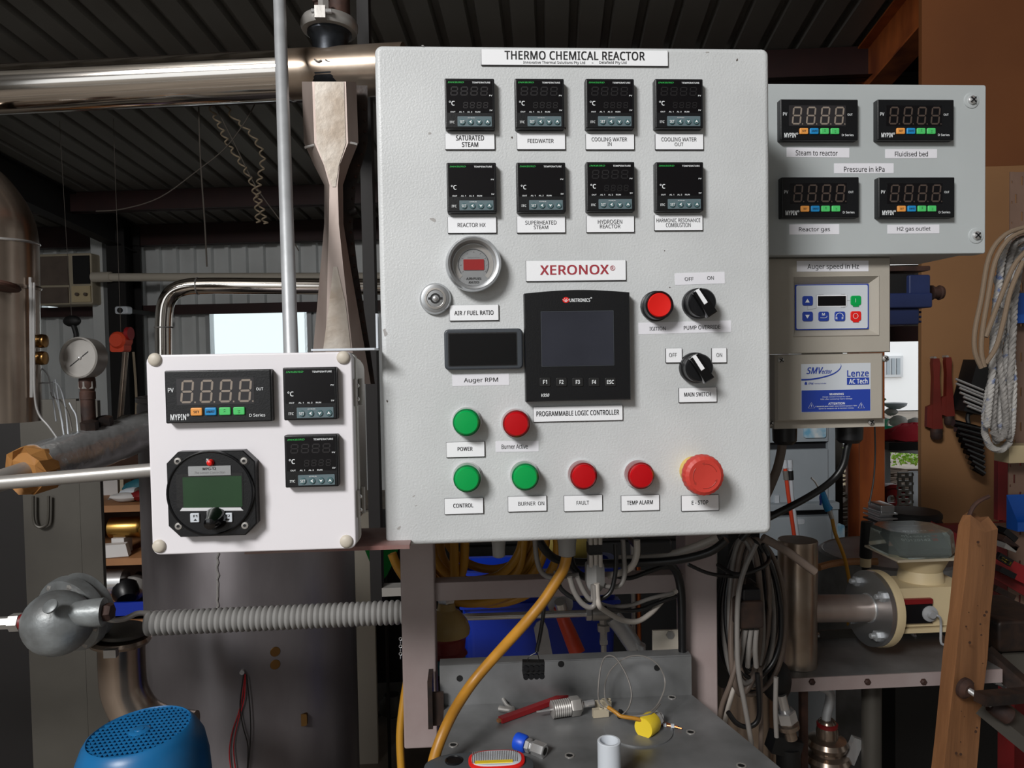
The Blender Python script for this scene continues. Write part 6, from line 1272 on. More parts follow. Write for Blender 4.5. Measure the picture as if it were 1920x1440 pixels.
g = G(); vs, fs = textmesh('38', True, 0); mw = max(v[0] for v in vs); g.add([R2 @ V((.018+v[0]/mw*.011, -.006+v[1]*.011, .0066)) for v in vs], fs).build('digits', 'red_button', t, smooth=0)
p = at(1746, 1152, PY_-.04); G().lathe([(.015, 0), (.014, .006), (.008, .008), (.006, .014)], p+V((0, .008, 0)), (0, -1, 0), 20).build('seal_screw', 'galv', t); G().tube([p, p+V((.012, -.005, -.003)), p+V((.018, 0, -.02)), p+V((.018, 0, -.05)), p+V((.024, 0, -.056))], .0022, 8, 4).build('seal_wire', 'galv', t)
G().cyl(p+V((.03, .03, .002)), p+V((.07, .03, .006)), .020, n=20).build('outlet', 'duct_steel', t)
# timber
TY_ = .40
def tp(px, py): return at(px, py, TY_)
t = thing('timber_post', 'rough broken-topped timber stud leaning in the right foreground', 'timber', V((tp(1780, 1500).x, TY_, 0)))
L = []; bot = (tp(1769, 1450), tp(1831, 1450)); up_ = (tp(1822, 985), tp(1873, 985)); random.seed(21)
dirl = (up_[0]-bot[0]); dirr = (up_[1]-bot[1]); k0 = -(bot[0].z)/dirl.z; k1 = -(bot[1].z)/dirr.z
A0 = bot[0]+dirl*k0; A1 = bot[1]+dirr*k1; D_ = V((-.002, .030, 0))
def lv(f, dz=(0, 0, 0, 0, 0, 0)):
    a = A0.lerp(up_[0], f); b = A1.lerp(up_[1], f); j = lambda s=.0012: V((random.uniform(-s, s), random.uniform(-s, s), 0)); m_ = a.lerp(b, .5)
    B_ = (b-CP)*.032; m_ = m_+(m_-CP)*.016; b = b+B_
    return [a+j()+V((0, 0, dz[0])), m_+j()+V((0, 0, dz[1])), b+j()+V((0, 0, dz[2])), b+D_+j()+V((0, 0, dz[3])), m_+D_+j()+V((0, 0, dz[4])), a+D_+j()+V((0, 0, dz[5]))]
for i in range(16): L.append(lv(i/16))
L.append(lv(.995, (.004, -.006, .0, -.005, .012, .0))); L.append([p+V((0, 0, .008+random.uniform(0, .01))) for p in [q.lerp(L[-1][4], .35) for q in L[-1]]])
G().loops(L).build('stud', 'wood', t, smooth=25)
g = G()
for i in range(26):
    f = random.uniform(.62, .98); q = random.uniform(.15, .9); p = A0.lerp(up_[0], f).lerp(A1.lerp(up_[1], f), q); r_ = random.choice((.0008, .001, .0016, .0024)); G().lathe([(r_, 0), (r_, .0006)], p+V((0, -.0012, 0)), (0, -1, 0), 8).build('nail_hole', 'wood_dk', t)
o = G().tube([tp(1838, 968)+V((0, .03, -.012)), tp(1848, 958)+V((0, .03, 0)), tp(1862, 945)+V((0, .03, 0)), tp(1879, 937)+V((0, .03, 0))], .0034, 8, 3).build('bent_nail', 'rust'); tag(o, 'bent rusty nail sticking out of the timber top', 'nail')
p = tp(1805, 1288); t = thing('threaded_screw', 'steel clamp screw pressing on the timber front', 'clamp screw', p)
G().lathe([(.017, 0), (.017, .006), (.010, .012)], p+V((0, -.001, 0)), (.3, -1, -.1), 24).build('swivel_pad', 'rust', t); G().cyl(p+V((.002, -.010, 0)), p+V((.030, -.035, -.020)), .0048, n=14).build('screw', 'steel_bright', t)
G().lathe([(.012, 0), (.014, .01), (.014, .03), (.010, .034)], p+V((.026, -.03, -.016)), (.8, -.3, -.55), 16).build('boss', 'rust', t)
# vise / clamp arms at right edge
t = thing('bar_clamp', 'dark heavy bar clamp reaching in from the right edge', 'clamp', at(1900, 1330, .38)); q = lambda x, y, Y: at(x, y, Y)
G().beam(q(1838, 1310, .33), q(1935, 1302, .36), .022, .016).build('jaw_arm', 'dark_iron', t, smooth=0); G().beam(q(1845, 1225, .55), q(1930, 1300, .5), .03, .03).build('frame_arm', 'dark_iron', t, smooth=0)
o = G().beam(q(1848, 1318, .42), q(1950, 1400, .36), .06, .022).build('steel_plate_edge', 'duct_steel', smooth=0); tag(o, 'grey-green slanting steel plate under the clamp', 'steel plate')
u = bb(1872, 1163, 1990, 1222, .6); o = G().rr(u[0], u[1], u[2], u[3], .6, .75, .01, .006).build('anvil_block', 'dark_iron'); tag(o, 'dark grey steel block at the right edge above the clamp', 'steel block')
u = bb(1878, 1222, 1990, 1262, .62); o = G().rr(u[0], u[1], u[2], u[3], .62, .73, .004).build('block_stand', 'duct_steel'); tag(o, 'grey-green foot under the dark steel block', 'block')
for i, px in enumerate((1872, 1884, 1897)): o = G().ob(at(px, 1245+i*8, .66), (.016, .03, .075), (0, .25-.2*i, 0)).build('metal_strip', 'galv', smooth=0); tag(o, 'short pale metal strip beside the steel block, '+('left', 'middle', 'right')[i]+' of three', 'metal strip', 'pale strips beside the block')
# red tool storage behind
t = thing('red_tool_chest', 'red sheet metal tool chest low on the right', 'tool chest', at(1830, 1400, 1.25)); u = bb(1750, 1292, 1902, 1500, 1.2)
G().box(u[0], u[1], 1.2, 1.7, 0, u[3]).build('carcass', 'red_paint', t, smooth=0)
for zz in (.1, .3, .5): G().rr(u[0]+.015, u[1]-.015, zz, zz+.17, 1.185, 1.2, .004).build('drawer', 'red_paint', t)
t = thing('sloped_tool_rack', 'red sloping rack of trays holding dark tools behind the timber', 'tool rack', at(1850, 1260, 1.3))
for i, (px0, py0, px1, py1) in enumerate(((1762, 985, 1935, 1068), (1850, 1042, 1935, 1092), (1840, 1118, 1920, 1152), (1828, 1160, 1920, 1208), (1826, 1205, 1905, 1255))):
    a = at(px0, py0, 1.25+.03*i); b = at(px1, py1, 1.25+.03*i); a1 = at(px0, py0+34, 1.25+.03*i); dd = V((0, .04, .004))
    G().add([a, b, b+V((0, 0, a1.z-a.z)), a1, a+dd, b+dd, b+dd+V((0, 0, a1.z-a.z)), a1+dd], [(0, 1, 2, 3), (0, 4, 5, 1), (4, 7, 6, 5), (3, 2, 6, 7), (0, 3, 7, 4), (1, 5, 6, 2)]).build('tray', 'red_paint' if i % 2 == 0 else 'red_dk', t, smooth=0)
u = bb(1738, 983, 1925, 990, 1.6); G().box(u[0], u[1], 1.6, 1.63, 0, u[3]).build('back', 'red_dk', t, smooth=0)
for i, (x0_, y0_, x1_, y1_) in enumerate(((1876, 992, 1898, 1010), (1874, 1006, 1900, 1026), (1876, 1020, 1898, 1028), (1868, 1064, 1896, 1078), (1862, 1148, 1900, 1170), (1860, 1100, 1895, 1118))):
    o = G().beam(at(x0_, y0_, 1.2), at(x1_, y1_, 1.2), .035, .016).build('hand_tool', ('black_plastic', 'rust', 'steel_mid', 'black_plastic', 'steel_mid', 'dark_iron')[i], smooth=0)
    tag(o, ('black tool handle uppermost in the red rack', 'rusty tool below the uppermost handle', 'slim steel tool below the rusty one', 'black level case with yellow lettering', 'grey steel bar lowest in the rack', 'dark bar above the red drawer edge')[i], 'hand tool', 'tools in the red rack')
b_ = at(1870, 1041, 1.17); e_ = at(1895, 1056, 1.17); t = thing('yellow_label_tool', 'tool strip with a yellow printed end, mid rack', 'hand tool', b_); G().beam(b_, e_, .012, .020).build('strip', 'black_plastic', t, smooth=0)
ex = (e_-b_).normalized(); ez = V((-ex.z, 0, ex.x)); vs, fs = textmesh('TOOLS', True, 0); mw = max(v[0] for v in vs); G().add([b_+V((0, -.0072, 0))+ex*(.003+v[0]/mw*((e_-b_).length-.006))+ez*(-.006+v[1]*.014) for v in vs], fs).build('lettering', 'yellow_cap', t, smooth=0)
# orange wall furniture: red panel, perforated uprights, ropes, wrenches, clip strips
u = bb(1871, 862, 1896, 975, 1.75); o = G().box(u[0], u[1]+.05, 1.75, 1.77, u[2], u[3]).build('red_cabinet_side', 'red_paint', smooth=0); tag(o, 'bright red narrow cabinet side left of the perforated upright', 'cabinet')
G().box(u[0]+.02, u[1], 1.75, 1.77, 0, u[2]).build('stand', 'red_dk', o, smooth=0)
t = thing('perforated_rack', 'brown slotted steel shelving upright at the right edge', 'shelving', at(1905, 1190, 1.35))
za_, zb_ = at(1905, 1300, 1.35).z, at(1905, 322, 1.35).z; xx = at(1892, 700, 1.35).x; x2 = at(1899, 700, 1.35).x
perf(G(), xx, x2, za_, zb_, 1.35, 1.353, 1, 26, .35, .12).build('front_flange', 'perf_brown', t, smooth=0)
g = G(); perf(g, x2, x2+.075, za_, zb_, 1.353, 1.356, 2, 30, .16, .5, True).build('slotted_web', 'perf_brown', t, smooth=0)
for py in (645, 832, 990): z = at(1905, py, 1.35).z; G().box(xx+.004, xx+.6, 1.36, 1.42, z-.018, z).build('shelf', 'cream_lt' if py == 832 else 'perf_brown', t, smooth=0)
G().box(xx+.55, xx+.6, 1.35, 1.4, 0, zb_).box(xx, xx+.03, 1.36, 1.39, 0, za_).build('rear_post', 'perf_brown', t, smooth=0)
for i, (px, py, lb) in enumerate(((1894, 606, 'blue plastic bin high on the right edge shelf'), (1908, 997, 'blue plastic bin low on the right edge shelf'))):
    a = at(px, py, 1.3); h_ = .045 if i == 0 else .05
    g = G().add([(a.x, 1.30, a.z), (a.x+.3, 1.30, a.z), (a.x+.3, 1.30, a.z+h_*.55), (a.x, 1.30, a.z+h_*.55), (a.x, 1.345, a.z), (a.x+.3, 1.345, a.z), (a.x+.3, 1.345, a.z+h_*2), (a.x, 1.345, a.z+h_*2)], [(0, 1, 2, 3), (4, 7, 6, 5), (0, 4, 5, 1), (3, 7, 4, 0), (1, 5, 6, 2)])
    o = g.build('parts_bin', 'blue_bin', smooth=0); tag(o, lb, 'storage bin', 'blue bins on the right shelves')
z = at(1905, 850, 1.28).z
o = G().box(at(1892, 850, 1.28).x, at(1892, 850, 1.28).x+.4, 1.28, 1.34, z-.028, z+.022).build('wood_block', 'cream_lt', smooth=0); tag(o, 'pale wooden batten end across the perforated upright', 'batten')
# rope
def rope(g, P, r, Y=None, turns=18, st=3):
    pts = cr([at(*p) for p in P], 8)
    for s in range(st):
        q = []; u = None
        for i, p in enumerate(pts):
            t_ = (pts[min(i+1, len(pts)-1)]-pts[max(i-1, 0)]).normalized()
            if u is None: u = g.basis(t_)[1]
            u = (u-t_*u.dot(t_)).normalized(); w = t_.cross(u); a = 2*PI*(s/st+i/len(pts)*turns); q.append(p+(u*math.cos(a)+w*math.sin(a))*r*.5)
        g.tube(q, r*.56, 7, 2)
    return g
t = thing('hanging_rope', 'thick twisted white and blue flecked rope hung in loops at the right edge', 'rope', at(1905, 450, 1.2))
YR = 1.2
for i, P in enumerate((
    [(1925, 430), (1895, 445), (1880, 480), (1872, 540), (1865, 590), (1862, 640), (1860, 700), (1854, 760), (1850, 800)],
    [(1930, 445), (1905, 455), (1892, 490), (1885, 550), (1882, 600), (1872, 660), (1865, 730), (1862, 790), (1868, 830)],
    [(1935, 455), (1910, 470), (1898, 520), (1893, 590), (1888, 650), (1880, 720), (1874, 780), (1880, 820)],
    [(1935, 470), (1915, 490), (1903, 560), (1899, 630), (1895, 700), (1890, 760), (1890, 820)],
    [(1862, 700), (1852, 740), (1846, 790), (1849, 822), (1862, 841), (1880, 842), (1893, 828)],
    [(1878, 580), (1868, 620), (1874, 680), (1882, 740), (1886, 790), (1882, 815), (1872, 822), (1862, 810)],
    [(1890, 560), (1896, 640), (1900, 720), (1898, 790), (1893, 825)],
    [(1868, 520), (1876, 545), (1890, 552), (1902, 545)],
    [(1866, 560), (1880, 575), (1896, 570)])):
    rope(G(), [(x, y, YR+.012*((i*7) % 5)) for x, y in P], .0095, turns=len(P)*2.0).build('rope_strand', 'rope_b' if i % 2 == 0 else 'rope_a', t)
t = thing('tan_rope', 'thinner tan cord looped in front of the thick rope', 'rope', at(1850, 560, 1.12))
for P in ([(1925, 425), (1885, 440), (1855, 480), (1840, 560), (1828, 620), (1828, 660), (1840, 690)], [(1925, 432), (1892, 448), (1866, 490), (1852, 560), (1842, 620), (1840, 660), (1846, 688)], [(1925, 470), (1900, 500), (1875, 560), (1860, 600), (1848, 632)], [(1918, 490), (1895, 545), (1882, 600), (1868, 650), (1848, 682)]):
    G().tube([at(x, y, 1.14) for x, y in P], .0062, 9, 4).build('loop', 'rope_tan', t)
o = G().cyl(at(1935, 440, 1.1), at(1935, 440, 1.36), .012, n=12).build('rope_hook', 'iron_dark'); tag(o, 'dark hook bar holding the ropes at the right edge', 'hook')
# pipe wrenches on the orange wall (shed frame)
for i, (xt, yt, xb, yb_) in enumerate(((1753, 672, 1756, 830), (1776, 670, 1780, 802))):
    Yw = YO-.03; a = atb(xt, yt, Yw); b = atb(xb, yb_, Yw); L_ = (a-b).length; d = (b-a).normalized(); s = L_/.36
    t = thing('pipe_wrench', ('larger' if i == 0 else 'smaller')+' old red pipe wrench hanging on the orange wall', 'wrench', BM @ b, 'red pipe wrenches')
    u = V((d.z, 0, -d.x)); u = u if u.x > 0 else -u
    poly = [(-.012, .0), (.012, 0), (.015, .02), (.011, .08), (.018, .24), (.022, .30), (-.022, .30), (-.020, .24), (-.012, .08), (-.015, .02)]
    L2 = [[a+u*x*s+d*y*s+V((0, dy, 0)) for x, y in poly] for dy in (-.012, .012)]
    G().loops(L2).build('handle', 'wrench_red', t, xf=BM, smooth=20)
    G().loops([[a+u*x*s+d*y*s+V((0, dy, 0)) for x, y in ((-.040, .205), (-.016, .195), (-.014, .30), (-.044, .29))] for dy in (-.010, .010)]).build('hook_jaw', 'wrench_red', t, xf=BM, smooth=0)
    G().lathe([(.022*s, 0), (.024*s, .01), (.024*s, .035*s), (.018*s, .045*s)], a+d*.30*s, d, 14).build('head', 'rust', t, xf=BM)
    G().lathe([(.006, 0), (.006, .03)], a+V((0, .028, .002)), (0, -1, 0), 8).build('peg', 'steel_mid', t, xf=BM)
# clip strips
Yw = YO-.12; a = atb(1838, 728, Yw); t = thing('spanner_rack', 'black rack of small shiny spanners behind the rope on the orange wall', 'tool rack', BM @ a)
G().ob(a+V((.015, .06, 0)), (.09, .10, .20), (0, .25, 0)).build('holder', 'black_matt', t, smooth=0, xf=BM)
for i in range(7): p = a+V((-.045-.006*(i % 2)+.018*i*.4, -.01, .015-.017*i)); G().cyl(p+V((-.05, 0, .022)), p+V((.05, 0, -.022)), .0045, n=8).build('spanner', 'steel_bright', t, xf=BM)
a = atb(1836, 828, Yw); t = thing('socket_cluster', 'hanging bunch of black stepped sockets below the spanner rack', 'tool rack', BM @ a)
for i in range(9): c_ = a+V((-.03+.010*i*.5, .02, .055-.021*i)); G().cyl(c_+V((-.055+.004*i, 0, .015)), c_+V((.05-.004*i, 0, -.012)), .014, .012, 14).build('socket', 'black_gloss', t, xf=BM)
G().tube([a+V((-.02, .03, .05)), a+V((-.02, .04, .10)), a+V((.03, .05, .11)), a+V((.02, .1, .1))], .008, 8, 3).build('hanger', 'black_matt', t, xf=BM)
# blue gear motor behind the drive
YM = .75; t = thing('blue_gearmotor', 'dark blue gear motor jutting out behind the beige drive', 'motor', at(1690, 610, YM))
def mb(x0_, y0_, x1_, y1_, Y, d, nm, m_, r_=.004): u = bb(x0_, y0_, x1_, y1_, Y); return G().rr(u[0], u[1], u[2], u[3], Y, Y+d, r_, .003).build(nm, m_, t)
mb(1380, 514, 1716, 556, YM+.01, .09, 'dark_block', 'black_matt'); mb(1705, 515, 1745, 566, YM, .1, 'end_housing', 'dark_blue'); mb(1380, 551, 1749, 579, YM-.01, .12, 'body', 'dark_blue'); mb(1380, 579, 1724, 611, YM, .1, 'lower_body', 'dark_blue')
for i in range(3): mb(1722, 583+i*9, 1729, 587+i*9, YM+.01, .07, 'fin', 'dark_blue', .001)
p = at(1744, 549, YM+.04); G().lathe([(.016, 0), (.016, .004), (.013, .006), (.013, .018), (.016, .020), (.014, .026)], p, (1, 0, 0), 20).build('shaft_end', 'rust', t)
u = bb(1385, 611, 1400, 700, YM); G().box(u[0], u[0]+.05, YM+.02, YM+.07, 0, u[3]).build('support', 'iron_dark', t, smooth=0)
o = G().rr(bb(1640, 502, 1728, 511, YM+.05)[0], bb(1640, 502, 1728, 511, YM+.05)[1], bb(1640, 502, 1728, 511, YM+.05)[2], bb(1640, 502, 1728, 511, YM+.05)[3], YM+.02, YM+.1, .003).build('top_bar', 'rust'); tag(o, 'brown rusty bar lying on top of the blue gear motor', 'bar')
# grey steel drawers (lockers) behind, sticks, air gun
YK = 2.6; t = thing('grey_cabinet', 'blue-grey steel cabinet with stacked drawers behind the drive', 'cabinet', at(1520, 1200, YK))
u = bb(1420, 790, 1558, 945, YK); v = bb(1420, 944, 1572, 1110, YK-.05)
G().box(u[0], u[1]+.0, YK+.02, YK+.5, v[3]-.02, u[3]+.1).build('upper_carcass', 'cabinet_dk', t, smooth=0)
G().box(at(1552, 800, YK).x, at(1562, 800, YK).x+.01, YK, YK+.5, v[3]-.02, u[3]+.1).build('side_panel', 'cabinet_blue', t, smooth=0)
G().box(v[0], v[1], YK, YK+.5, 0, v[3]-.02).build('lower_carcass', 'cabinet_dk', t, smooth=0)
G().box(v[0], v[1]+.0, YK-.06, YK+.5, v[3]-.03, v[3]).build('ledge', 'cabinet_blue', t, smooth=0)
G().box(at(1561, 1000, YK-.05).x, v[1], YK-.05, YK+.5, 0, v[3]-.03).build('side_panel', 'cabinet_blue', t, smooth=0)
for (y0_, y1_, Y_, xr__) in ((790, 829, YK, 1551), (843, 941, YK, 1551), (969, 1040, YK-.04, 1558), (1052, 1135, YK-.04, 1558), (1150, 1260, YK-.04, 1558)):
    w = bb(1400, y0_, xr__, y1_, Y_); d_ = G().rr(w[0], w[1], w[2], w[3], Y_-.01, Y_+.03, .003, .002).build('drawer', 'cabinet_blue', t)
    if y0_ == 843: w = bb(1453, 929, 1461, 943, Y_-.02); G().box(w[0], w[1], Y_-.02, Y_-.01, w[2], w[3]).build('label_holder', 'pvc', d_, smooth=0)
    if y0_ == 969: w = bb(1494, 974, 1510, 984, Y_-.02); G().rr(w[0], w[1], w[2], w[3], Y_-.013, Y_-.01, .008).build('worn_sticker', 'pvc', d_)
w = bb(1508, 800, 1549, 821, YK-.02); o = G().rr(w[0], w[1], w[2], w[3]+.06, YK-.02, YK-.011, .01).build('sky_blue_packet', 'skyblue'); tag(o, 'pale blue cloudy packet in front of the upper drawer', 'packet')
for i, (P, m_, lb) in enumerate((([(1471, 868), (1477, 920), (1490, 1010)], 'orange_red', 'orange handle with pale top leaning on the grey drawers'), ([(1481, 868), (1485, 930), (1496, 1010)], 'pvc', 'white plastic pipe leaning beside the orange handle'))):
    a, b, c_ = [at(x, y, 2.0) for x, y in P]; t = thing('leaning_stick', lb, 'stick', c_, 'sticks leaning on the grey drawers')
    G().tube([a, b, b+(c_-b)*(b.z/(b.z-c_.z))], .0075, 12, 1).build('shaft', m_, t); G().lathe([(.010, 0), (.0105, .03), (.009, .032)], a+(b-a).normalized()*.02, a-b, 12).build('end_cap', 'pvc', t)
    G().lathe([(.0105, .0), (.0105, .035)], a+(b-a).normalized()*.03, b-a, 12).build('sleeve', 'grey_cable' if i == 0 else 'black_matt', t)
t = thing('air_blow_gun', 'blue air blow gun with a bent nozzle hanging before the grey drawers', 'air gun', at(1550, 950, 1.2))
G().tube(pxp([(1542, 922), (1546, 935), (1550, 948), (1554, 955)], 1.2), .0095, 12, 3, rf=lambda q: .75+.5*q).build('grip', 'btn_blue', t); G().tube(pxp([(1541, 925), (1538, 932), (1539, 942), (1538, 947)], 1.2), .003, 8, 3).build('trigger', 'ink_blue', t)
G().tube(pxp([(1521, 896), (1528, 903), (1535, 915), (1542, 924)], 1.2), .0026, 8, 3).build('nozzle', 'steel_bright', t); G().tube(pxp([(1554, 955), (1558, 966), (1560, 972)], 1.2), .006, 10, 2).build('coupling', 'steel_mid', t)
wire('air_line', 'yellow air line dropping from the blue blow gun', [(1560, 972, 1.2), (1566, 1000, 1.2), (1578, 1030, 1.2), (1587, 1060, 1.22), (1594, 1110, 1.25), (1590, 1180, 1.3)], .0052, 'yellow_hose', 'hose')
w = bb(1576, 984, 1584, 1060, 2.3); o = G().rr(w[0], w[1], 0, w[3], 2.3, 2.33, .01).build('blue_white_board', 'skyblue'); tag(o, 'narrow pale blue and white board beside the orange column', 'board')
o = G().tube(pxp([(1640, 797), (1641, 850), (1638, 900), (1630, 945)], .24), .0011, 6, 4).build('hanging_wire', 'black_cable'); tag(o, 'thin black wire hanging before the yard opening', 'wire')
# handle, drum, compressor
YH = 1.0; t = thing('control_lever', 'black rubber-gripped lever standing behind the flange', 'lever', at(1623, 1055, YH))
a = at(1626, 978, YH); b = at(1623, 1046, YH); G().lathe([(.013, 0), (.0145, .004), (.0145, (a-b).length-.004), (.013, (a-b).length)], b, a-b, 20).build('grip', 'black_matt', t); G().cyl(at(1623, 1062, YH), b, .0125, n=16).build('collar', 'cream_lt', t); G().cyl(at(1623, 1062, YH), V((at(1623, 1062, YH).x, YH, 0)), .009, n=12).build('rod', 'iron_dark', t)
c = at(1655, 1085, 1.35); t = thing('grey_drum', 'large round grey steel drum behind the flange', 'drum', V((c.x+.05, 1.35, 0))); zt_ = at(1655, 1062, 1.25).z
G().lathe([(.20, .0), (.20, zt_), (.19, zt_+.006), (.18, zt_)], V((c.x+.04, 1.38, 0)), n=48).build('shell', 'plate_steel', t); G().lathe([(.186, zt_-.006), (.186, zt_+.004), (.0001, zt_+.004)], V((c.x+.04, 1.38, 0)), n=40, cap=False).build('lid', 'plate_steel', t)
zs2 = zt_+.018; o = G().tube([atz(x, y, zs2) for x, y in ((1534, 1064), (1560, 1057), (1600, 1053), (1645, 1053))], .010, 8, 3).build('wood_stick', 'shelf_board'); tag(o, 'brown wooden stick lying across behind the steel column', 'stick')
YC = 1.72; t = thing('air_compressor', 'black and silver air compressor with finned cylinder at the yard opening', 'compressor', at(1700, 1100, YC))
c = at(1711, 985, YC); G().lathe([(.085, -.16), (.088, -.15), (.088, .03), (.092, .032), (.092, .045), (.085, .052), (.0001, .054)], c, n=24).build('motor_can', 'black_matt', t)
for i in range(20): an = i/20*2*PI; G().ob(c+V((math.cos(an)*.0895, math.sin(an)*.0895, -.06)), (.006, .004, .16), (0, 0, an)).build('rib', 'black_plastic', t, smooth=0)
c = at(1652, 985, YC); 
for i in range(7): G().rr(c.x-.032, c.x+.030, c.z-.05+i*.016, c.z-.044+i*.016, YC-.05, YC+.06, .002).build('cooling_fin', 'black_plastic' if i < 5 else 'alu', t)
G().rr(c.x-.024, c.x+.024, c.z-.09, c.z+.06, YC-.03, YC+.04, .006).build('cylinder', 'alu', t); G().rr(c.x-.024, c.x+.026, c.z+.05, c.z+.078, YC-.04, YC+.04, .006, .004).build('head', 'alu', t)
G().rr(c.x-.005, c.x+.045, c.z-.17, c.z-.07, YC-.06, YC+.02, .01, .004).build('crankcase', 'steel_bright', t); G().ball(c+V((-.035, -.02, -.10)), .018, 12, 8).build('valve', 'steel_bright', t)
G().lathe([(.12, -.35), (.13, -.3), (.13, .4), (.12, .45)], c+V((-.15, .05, -.32)), (1, 0, 0), 28).build('tank', 'black_matt', t)
for dx in (-.05, .25): G().box(c.x+dx, c.x+dx+.03, YC, YC+.06, 0, c.z-.4).build('foot', 'black_matt', t, smooth=0)
# cable coil, connectors and canister right of the post
t = thing('cable_coil', 'long hanging coil of grey and brown cables right of the frame post', 'cable coil', at(1410, 1020, .28)); random.seed(31)
for i in range(17):
    cx = 1408+random.uniform(-12, 10); w = random.uniform(24, 56); hh = random.uniform(100, 145); cy = 1012+hh; Yq = .25+random.uniform(-.02, .07); ph = random.uniform(-.06, .06)
    P = []
    for j in range(14): a = j/14*2*PI; P.append((cx+w*math.cos(a)*(1-.25*math.sin(-a)*.5)+ph*hh*math.sin(a), cy+hh*math.sin(a)*(1+.04*math.cos(3*a)), Yq+.006*math.sin(a*2)))
    G().tube([at(*p) for p in P], .0036 if i % 3 else .0042, 7, 4, closed=True).build('cable', ('brown_cable', 'grey_cable', 'black_cable', 'brown_cable', 'black_cable')[i % 5], t, smooth=60)
G().tube([at(*p) for p in ((1345, 1058, .22), (1375, 1076, .2), (1400, 1074, .19), (1432, 1062, .2), (1442, 1045, .22), (1430, 1020, .22))], .0030, 7, 4).build('tie', 'black_cable', t, smooth=60)
for i, (P, m_, lb) in enumerate((([(1418, 1020, .18), (1395, 1070, .18), (1384, 1120, .18), (1382, 1200, .18), (1385, 1260, .18), (1396, 1320, .18), (1408, 1390, .18), (1416, 1460, .18)], 'grey_cable', 'grey cable hanging straight in front of the coil'),
    ([(1376, 1290, .24), (1362, 1340, .24), (1358, 1370, .24), (1366, 1410, .24), (1384, 1440, .24), (1400, 1470, .24)], 'white_cable', 'whitish cable bowing left below the coil'),
    ([(1425, 1250, .24), (1426, 1300, .24), (1427, 1380, .24), (1425, 1460, .24)], 'brown_cable', 'brown cable falling straight below the coil'),
    ([(1455, 1270, .24), (1454, 1330, .24), (1456, 1382, .24)], 'grey_cable', 'short grey cable at the right of the coil'),
    ([(1365, 1335, .22), (1380, 1355, .22), (1400, 1363, .22), (1418, 1355, .22), (1424, 1330, .22), (1420, 1262, .22)], 'black_cable', 'dark cable loop across the canister front'),
    ([(1400, 1165, .2), (1388, 1215, .2), (1370, 1280, .2), (1352, 1330, .21), (1345, 1400, .22), (1350, 1460, .22)], 'brown_cable', 'brown cable slanting left from the connector')) ):
    wire('hanging_cable', lb, P, .0034, m_, 'cable', 'cables hanging below the coil')
t = thing('cable_connector', 'dark brown rectangular connector hanging in the cable coil', 'connector', at(1408, 1180, .19))
mb(1386, 1128, 1433, 1180, .185, .025, 'housing', 'dark_iron'); mb(1392, 1104, 1428, 1130, .19, .02, 'cap', 'black_plastic')
for i in range(3): G().tube([at(1398+i*10, 1180, .195), at(1392+i*12, 1215, .2), at(1386+i*16, 1250, .21)], .0036, 8, 3).build('lead', 'grey_cable', t, smooth=60)
t = thing('steel_union', 'steel pipe union behind the cable coil', 'pipe fitting', at(1380, 1105, .34)); c = at(1379, 1050, .34)
G().lathe([(.011, 0), (.011, .025), (.014, .027), (.014, .047), (.010, .05), (.0105, .065)], c, (0, 0, -1), 16).build('body', 'steel_bright', t); G().lathe([(.012, .065), (.012, .072)], c, (0, 0, -1), 16).build('red_seal', 'red_paint', t)
G().ball(at(1380, 1150, .34), .020, 16, 8, (.8, .8, 1.5)).build('bulb', 'steel_bright', t)
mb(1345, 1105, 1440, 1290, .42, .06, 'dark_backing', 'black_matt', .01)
c = at(1412, 1380, .6); zt_ = at(1412, 1300, .55).z; t = thing('lower_canister', 'tall brownish stainless canister below the cable coil', 'canister', V((c.x, .62, 0)))
G().lathe([(.062, 0), (.062, zt_-.004), (.066, zt_-.002), (.066, zt_+.006), (.06, zt_+.01), (.0001, zt_+.012)], V((c.x, .62, 0)), n=44).build('shell', 'chrome_dark', t); G().lathe([(.0665, zt_-.002), (.068, zt_+.001), (.0665, zt_+.004)], V((c.x, .62, 0)), n=44).build('band', 'black_matt', t)
t = thing('hose_fitting', 'bright angled hose fitting with hexagon nut right of the coil', 'pipe fitting', at(1485, 1385, .42)); a = at(1464, 1302, .42); b = at(1484, 1385, .42); d = b-a; L_ = d.length
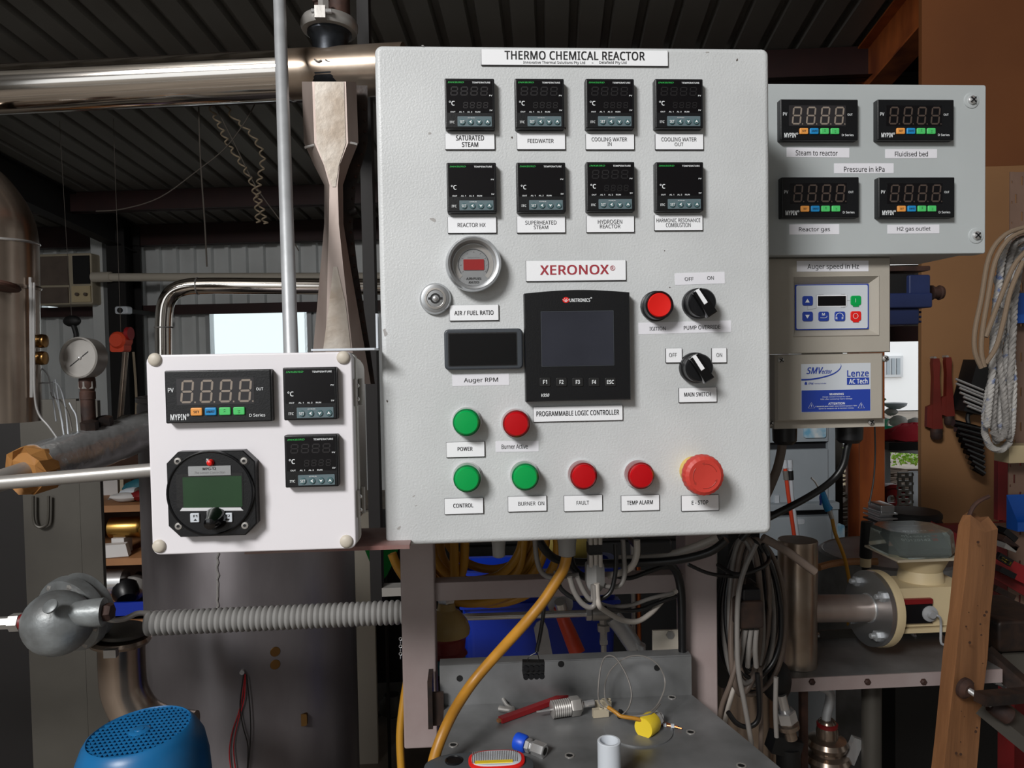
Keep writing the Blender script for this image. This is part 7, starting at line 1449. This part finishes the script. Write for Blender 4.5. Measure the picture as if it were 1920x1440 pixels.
G().lathe([(.0085, 0), (.0085, L_*.38)], a, d, 18).build('tube', 'steel_bright', t); G().lathe([(.015, L_*.36), (.017, L_*.38), (.017, L_*.60), (.015, L_*.62)], a, d, 6).build('nut', 'steel_bright', t); G().lathe([(.014, L_*.62), (.018, L_*.66), (.018, L_*.75), (.010, L_*.77), (.010, L_)], a, d, 18).build('collar', 'chrome_dark', t)
G().ball(at(1455, 1275, .44), .028, 14, 8, (.9, .9, 1.3)).build('joint', 'black_matt', t); G().ob(at(1470, 1395, .46), (.05, .03, .03), (0, .3, 0)).build('lever', 'black_matt', t, smooth=0); G().cyl(at(1478, 1400, .46), V((at(1478, 1400, .46).x, .46, .75)), .02, n=16).build('pipe', 'black_matt', t)
t = thing('sanitary_fitting', 'clamped stainless fitting with hose at the bottom, below the right bench', 'pipe fitting', at(1550, 1460, .62)); c = at(1551, 1360, .6)
G().lathe([(.012, .012), (.016, .008), (.018, 0), (.020, -.01), (.020, -.022), (.034, -.026), (.038, -.034), (.034, -.044), (.028, -.046), (.028, -.052), (.038, -.056), (.042, -.064), (.038, -.072), (.03, -.075), (.03, -.16)], c, n=32).build('body', 'chrome_dark', t); G().lathe([(.019, -.002), (.0195, .004), (.013, .008)], c, n=20).build('red_collar', 'red_dk', t)
G().tube(pxp([(1549, 1355), (1550, 1340), (1556, 1315), (1556, 1300), (1548, 1292), (1536, 1288)], .6), .0085, 12, 4).build('hose', 'galv', t); G().ob(c+V((.045, -.01, -.045)), (.02, .012, .05), (0, .4, 0)).build('clamp_lever', 'steel_bright', t, smooth=0)
c = at(1520, 1330, .95); o = G().lathe([(.05, -.2), (.055, -.19), (.055, .06), (.045, .08), (.02, .085)], c, n=28).build('grey_bottle', 'cabinet_blue'); tag(o, 'grey round bottle half hidden under the right bench', 'bottle')
G().cyl(c+V((0, 0, -.2)), V((c.x, c.y, 0)), .03, n=16).build('stand', 'iron_dark', o)
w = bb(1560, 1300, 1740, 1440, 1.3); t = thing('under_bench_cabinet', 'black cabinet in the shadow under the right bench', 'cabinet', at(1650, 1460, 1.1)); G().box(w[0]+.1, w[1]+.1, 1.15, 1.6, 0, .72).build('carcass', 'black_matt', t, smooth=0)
